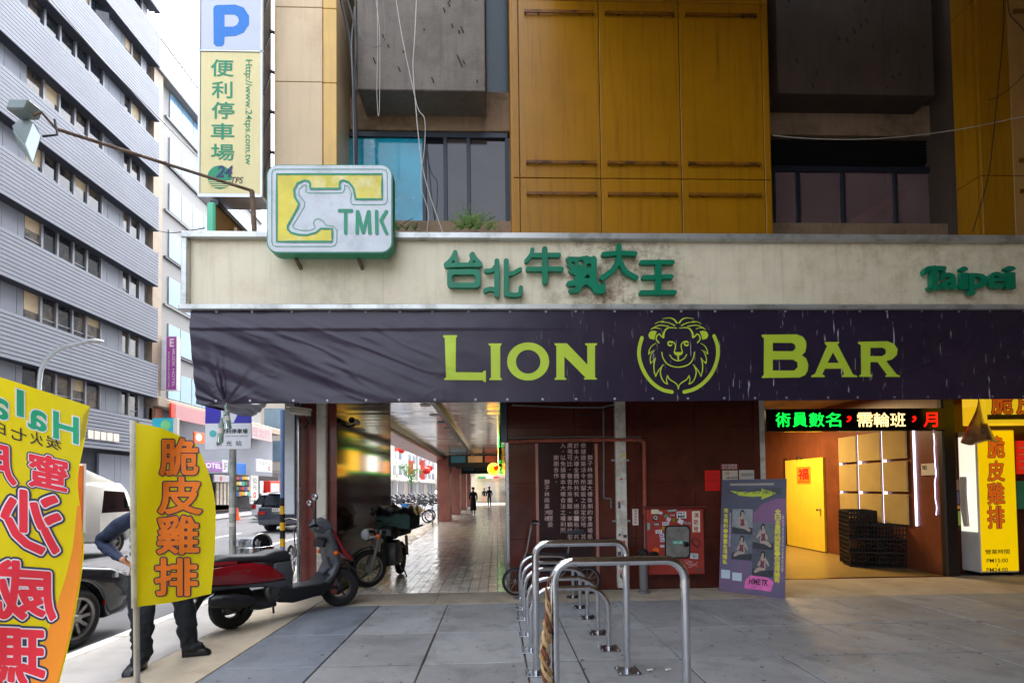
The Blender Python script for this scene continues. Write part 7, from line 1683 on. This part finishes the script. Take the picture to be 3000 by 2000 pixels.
# ------------------------------------------------------------------ people
def person(label, J, rad, edges, colour, folds=False, name='person'):
    names = list(J); me = bpy.data.meshes.new(name); me.from_pydata([J[n] for n in names], [(0, 0)] and [(names.index(a), names.index(b)) for a, b in edges], [])
    o = bpy.data.objects.new(name, me); COL.objects.link(o)
    md = o.modifiers.new('s', 'SKIN'); md.use_smooth_shade = True; md.branch_smoothing = .6
    sk = me.skin_vertices[0].data
    for i, n in enumerate(names): r = rad[n]; sk[i].radius = r if isinstance(r, tuple) else (r, r)
    sk[names.index('pelvis')].use_root = True
    ss = o.modifiers.new('u', 'SUBSURF'); ss.levels = 3 if folds else 2; ss.render_levels = ss.levels
    dg = bpy.context.evaluated_depsgraph_get(); m2 = bpy.data.meshes.new_from_object(o.evaluated_get(dg)); bpy.data.objects.remove(o); bpy.data.meshes.remove(me)
    if folds:                                   # creases in the cloth of legs and sleeves
        for v in m2.vertices:
            z = v.co.z
            if .1 < z < .88: v.co += v.normal * (.030 * (vn(z * 13 + v.co.x * 9, v.co.y * 14 + z * 5, 21) - .5) + .018 * (vn(z * 30, v.co.x * 22 + v.co.y * 18, 22) - .5)) * (1.3 if z < .3 else 1)
            elif z < 1.45 and v.co.x < cX - .2: v.co += v.normal * .016 * (vn(z * 24, v.co.x * 20, 23) - .5)
    m2.name = name; m2.materials.clear(); ms = []
    for p in m2.polygons:
        k = colour(p.center)
        if k not in ms: ms.append(k)
        p.material_index = ms.index(k)
    for k in ms: m2.materials.append(MATS[k])
    m2.shade_smooth()
    return tag(link(name, m2, None, None), label, 'person')
mat('skin', '#b98468', .55, var=.08, vs=14); mat('hair', '#17130f', .6, var=.1); mat('jacket', '#1f2a44', .7, var=.12, vs=9, bump=.3, bs=30); mat('trousers', '#1c2128', .8, var=.15, vs=7, bump=.3, bs=24); mat('shoe', '#15161a', .35, var=.1); mat('dark_dress', '#14161c', .8, var=.1)
EDG = [('pelvis', 'waist'), ('waist', 'chest'), ('chest', 'neck'), ('neck', 'chin'), ('chin', 'head'), ('chest', 'shL'), ('shL', 'elL'), ('elL', 'wrL'), ('chest', 'shR'), ('shR', 'elR'), ('elR', 'wrR'), ('pelvis', 'hipL'), ('hipL', 'knL'), ('knL', 'anL'), ('anL', 'toL'), ('pelvis', 'hipR'), ('hipR', 'knR'), ('knR', 'anR'), ('anR', 'toR')]
RAD = dict(pelvis=(.15, .12), waist=(.15, .11), chest=(.17, .12), neck=.055, chin=.075, head=.092, shL=.075, shR=.075, elL=.052, elR=.052, wrL=.035, wrR=.035, hipL=.095, hipR=.095, knL=.068, knR=.068, anL=.05, anR=.05, toL=.04, toR=.04)
# the person behind the flag
cX, cY = -3.25, 4.62
sL = gnd(405, 1962); sR = gnd(560, 1920)
J = dict(pelvis=(cX, cY, .93), waist=(cX, cY, 1.08), chest=(cX + .02, cY + .02, 1.28), neck=(cX + .04, cY + .04, 1.46), chin=(cX + .06, cY + .06, 1.54), head=(cX + .08, cY + .09, 1.64),
         shL=tuple(at(384, 1512, 4.5)), elL=tuple(at(292, 1588, 4.55)), wrL=tuple(at(358, 1640, 4.4)), shR=(cX + .22, cY + .1, 1.38), elR=(cX + .3, cY + .3, 1.14), wrR=(cX + .2, cY + .48, 1.2),
         hipL=(cX - .09, cY - .05, .88), knL=(sL.x + .0, sL.y + .04, .5), anL=(sL.x + .01, sL.y + .02, .09), toL=(sL.x + .03, sL.y - .10, .045), hipR=(cX + .1, cY + .08, .88), knR=(sR.x - .05, sR.y - .02, .5), anR=(sR.x - .03, sR.y, .09), toR=(sR.x + .12, sR.y + .03, .045))
hw_ = V(J['wrL']); pm = V(at(370, 1646, 4.38)); J['palm'] = tuple(pm); E2 = EDG + [('wrL', 'palm')]; RD = dict(RAD); RD['palm'] = (.036, .022); RD['wrL'] = .032; RD['shL'] = .08; RD['elL'] = .066; RD['knL'] = RD['knR'] = .098; RD['anL'] = RD['anR'] = .085; RD['hipL'] = RD['hipR'] = .12
dirf = V((.75, .25, -.62)).normalized()
for i in range(4):
    o_ = V((.012 * i - .018, -.004, .018 * (1.5 - i))); a1 = pm + dirf * .035 + o_; a2 = a1 + dirf * (.04 - .004 * abs(i - 1)); a3 = a2 + V((.6, .6, -.35)).normalized() * .028
    for n_, q in (('f%da' % i, a1), ('f%db' % i, a2), ('f%dc' % i, a3)): J[n_] = tuple(q); RD[n_] = .0095 if n_[-1] != 'c' else .008
    E2 = E2 + [('palm', 'f%da' % i), ('f%da' % i, 'f%db' % i), ('f%db' % i, 'f%dc' % i)]
t1 = pm + V((.0, -.02, .035)); t2 = t1 + V((.03, -.01, .03)); J['th1'] = tuple(t1); J['th2'] = tuple(t2); RD['th1'] = .012; RD['th2'] = .010; E2 = E2 + [('palm', 'th1'), ('th1', 'th2')]
def colf(c):
    if (c - hw_).dot(pm - hw_) > 0 and (c - pm).length < .16 and c.z < 1.03: return 'skin'
    if c.z > 1.50: return 'hair' if c.z > 1.62 or c.y < cY + .03 else 'skin'
    if c.z > .90: return 'jacket'
    if c.z > .10: return 'trousers'
    return 'shoe'
pr = person('person in dark navy padded vest with a hand on the hip behind the yellow flag', J, RD, E2, colf, True)
for nm, a, d in (('shoe', sL, V((.12, -.99, 0))), ('shoe', sR, V((.97, .24, 0)))):
    d.normalize(); sd_ = V((-d.y, d.x, 0)); c0 = V((a.x, a.y, 0)) + d * .03
    def mps(x, y, z): return c0 + sd_ * x + d * y + V((0, 0, z))
    G().pillow([(-.10, .0), (-.105, .08), (-.05, .10), (.02, .09), (.10, .06), (.135, .035), (.14, .0)], .047, .03, mps, hw=lambda y, z: 1 - .25 * max(0, -y) ).build(nm, 'shoe', pr, smooth=60)
g = G()
for i in range(7):                              # quilted vest rings
    z = 1.0 + i * .065; rx_, ry_ = .185 - .004 * i, .15
    g = G().lathe((cX + .01, cY + .01, z), (0, 0, 1), [(.155, -.005), (.178, .012), (.184, .032), (.178, .052), (.155, .066)], 24)
    g.warp(lambda x, y, zq_: V((cX + (x - cX) * 1.08, cY + (y - cY) * .85, zq_))); g.build('vest_quilt', 'jacket', pr, smooth=80)
# pedestrians in the arcade
def walker(label, x, y, h, rz, dress=False, arms=0., stride=.12, top='dark_dress', leg='trousers'):
    s = h / 1.70; c, n = math.cos(rz), math.sin(rz)
    def L(a, b, z): return (x + (a * c - b * n) * s, y + (a * n + b * c) * s, z * s)
    J = dict(pelvis=L(0, 0, .92), waist=L(0, 0, 1.08), chest=L(0, 0, 1.28), neck=L(0, .0, 1.45), chin=L(0, .02, 1.53), head=L(0, .02, 1.63), shL=L(-.17, 0, 1.38), elL=L(-.23, -.03 - arms, 1.1), wrL=L(-.22, .06 + arms, .88), shR=L(.17, 0, 1.38), elR=L(.23, -.03 - arms, 1.1), wrR=L(.22, .06 + arms, .88),
             hipL=L(-.09, 0, .86), knL=L(-.09, stride, .48), anL=L(-.09, stride * .6, .08), toL=L(-.09, stride * .6 + .13, .04), hipR=L(.09, 0, .86), knR=L(.09, 0, .48), anR=L(.09, -stride * 1.6, .08), toR=L(.09, -stride * 1.6 + .13, .04))
    rd = {k_: (tuple(q * s for q in v_) if isinstance(v_, tuple) else v_ * s) for k_, v_ in RAD.items()}
    def cf(p):
        z = p.z / s
        if z > 1.50: return 'hair' if z > 1.60 else 'skin'
        if z > (.25 if dress else .88): return top if not (z < .95 and abs((p.x - x) * c + (p.y - y) * n) > .19 * s) else 'skin'
        if z > .09: return 'skin' if dress else leg
        return 'shoe'
    o = person(label, J, rd, EDG, cf)
    G().ell(L(0, .0, 1.645), (.098 * s, .105 * s, .10 * s), 12, 8).build('hair', 'hair', o)
    if dress: G().lathe(L(0, 0, 0), (0, 0, 1), [(.20 * s, .28 * s), (.19 * s, .5 * s), (.17 * s, .9 * s), (.15 * s, 1.1 * s)], 16).build('skirt', top, o)
    return o
pd_ = gnd(1387, 1507)
walker('person in long black dress walking towards the camera in the arcade', pd_.x, pd_.y, 1.66, PI, True, .05, .1)
c = gnd(1434, 1484); walker('person in dark coat far down the arcade on the right', c.x, c.y, 1.72, .1, False, .02, .12)
c = gnd(1419, 1476); walker('small person in a short dark coat far down the arcade', c.x, c.y, 1.6, .2, False, .02, .14, 'dark_dress', 'skin')
mat('teal_shirt', '#4aa89c', .8)
walker('person in a teal shirt standing between the far piers', gnd(1353, 1480).x, 44, 1.65, 1.2, False, .0, .05, 'teal_shirt')
# ------------------------------------------------------------------ street tree far off
def tree(label, x, y, h, r, n=900):
    t = thing('street_tree', label, 'tree', (x, y, 0)); G().tube([(0, 0, 0), (.1, 0, h * .3), (0, .1, h * .6)], [.18, .14, .08], 8).build('trunk', 'rust', t)
    for k in range(5): a_ = k * 1.3; G().tube([(0, 0, h * .45), (math.cos(a_) * r * .4, math.sin(a_) * r * .4, h * .65), (math.cos(a_) * r * .7, math.sin(a_) * r * .7, h * .8)], [.07, .05, .02], 6).build('limb', 'rust', t)
    g = G(); cl = [(V((rnd.gauss(0, r * .5), rnd.gauss(0, r * .5), h * .75 + rnd.gauss(0, r * .45))), r * rnd.uniform(.2, .42)) for _ in range(16)]
    for k in range(n):
        c_, q = rnd.choice(cl); p = c_ + V((rnd.gauss(0, q * .6), rnd.gauss(0, q * .6), rnd.gauss(0, q * .5))); d = V((rnd.uniform(-1, 1), rnd.uniform(-1, 1), rnd.uniform(-1, 1))).normalized(); e = d.cross(V((rnd.random(), rnd.random(), 1))).normalized(); l = rnd.uniform(.10, .2)
        g.add([p - d * l, p + e * l * .5, p + d * l, p - e * l * .5], [(0, 1, 2, 3)])
    g.build('crown', mat('leaf', '#4f8a2c', .7, var=.35, vs=3), t, smooth=0, norm=False)
tree('green street tree far down the street seen through the arcade gap', -16.5, 92, 6.5, 2.0)
tree('young street tree beside the cream building down the street', -17.5, 72, 5, 1.2, 500)
for i, (x, y, z) in enumerate(((1250, 1378, 60), (1176, 1318, 70), (1258, 1370, 66))):
    p = at(x, y, z); one('red_lantern', ('red paper lantern nearest the second pier', 'red paper lantern high above the street', 'red paper lantern beside the far buildings')[i], 'lantern', G().ell(p, (.5, .5, .45)), 'paper_red', 'red lanterns over the street')
# trodden gum and grit on the paving
g = G()
for k in range(260):
    x = rnd.uniform(-2.4, 7); y = rnd.uniform(3.4, 6.7); r_ = rnd.uniform(.006, .02) ; zq_ = .0022 + k * 4e-6; n = 7
    g.add([(x, y, zq_ + .0012)] + [(x + r_ * rnd.uniform(.75, 1.15) * math.cos(2 * PI * j / n), y + r_ * rnd.uniform(.75, 1.15) * math.sin(2 * PI * j / n), zq_) for j in range(n)], [(0, j + 1, (j + 1) % n + 1) for j in range(n)])
tag(g.build('trodden_gum', mat('gum', '#46464a', .7, var=.3, vs=40)), 'small dark gum spots trodden into the paving slabs', 'gum', kind='stuff')
# litter and leaves on the paving
for i, (px, py, l) in enumerate(((2375, 1750, 'white cigarette end on the paving near the poster board'), (1905, 1963, 'pale scrap of litter right of the racks'), (1958, 1962, 'second pale scrap of litter right of the racks'))):
    c = gnd(px, py); one('litter', l, 'litter', G().obox((c.x, c.y, .007), (.025, .008, 0), (-.004, .008, 0), (0, 0, .005)), 'paper')
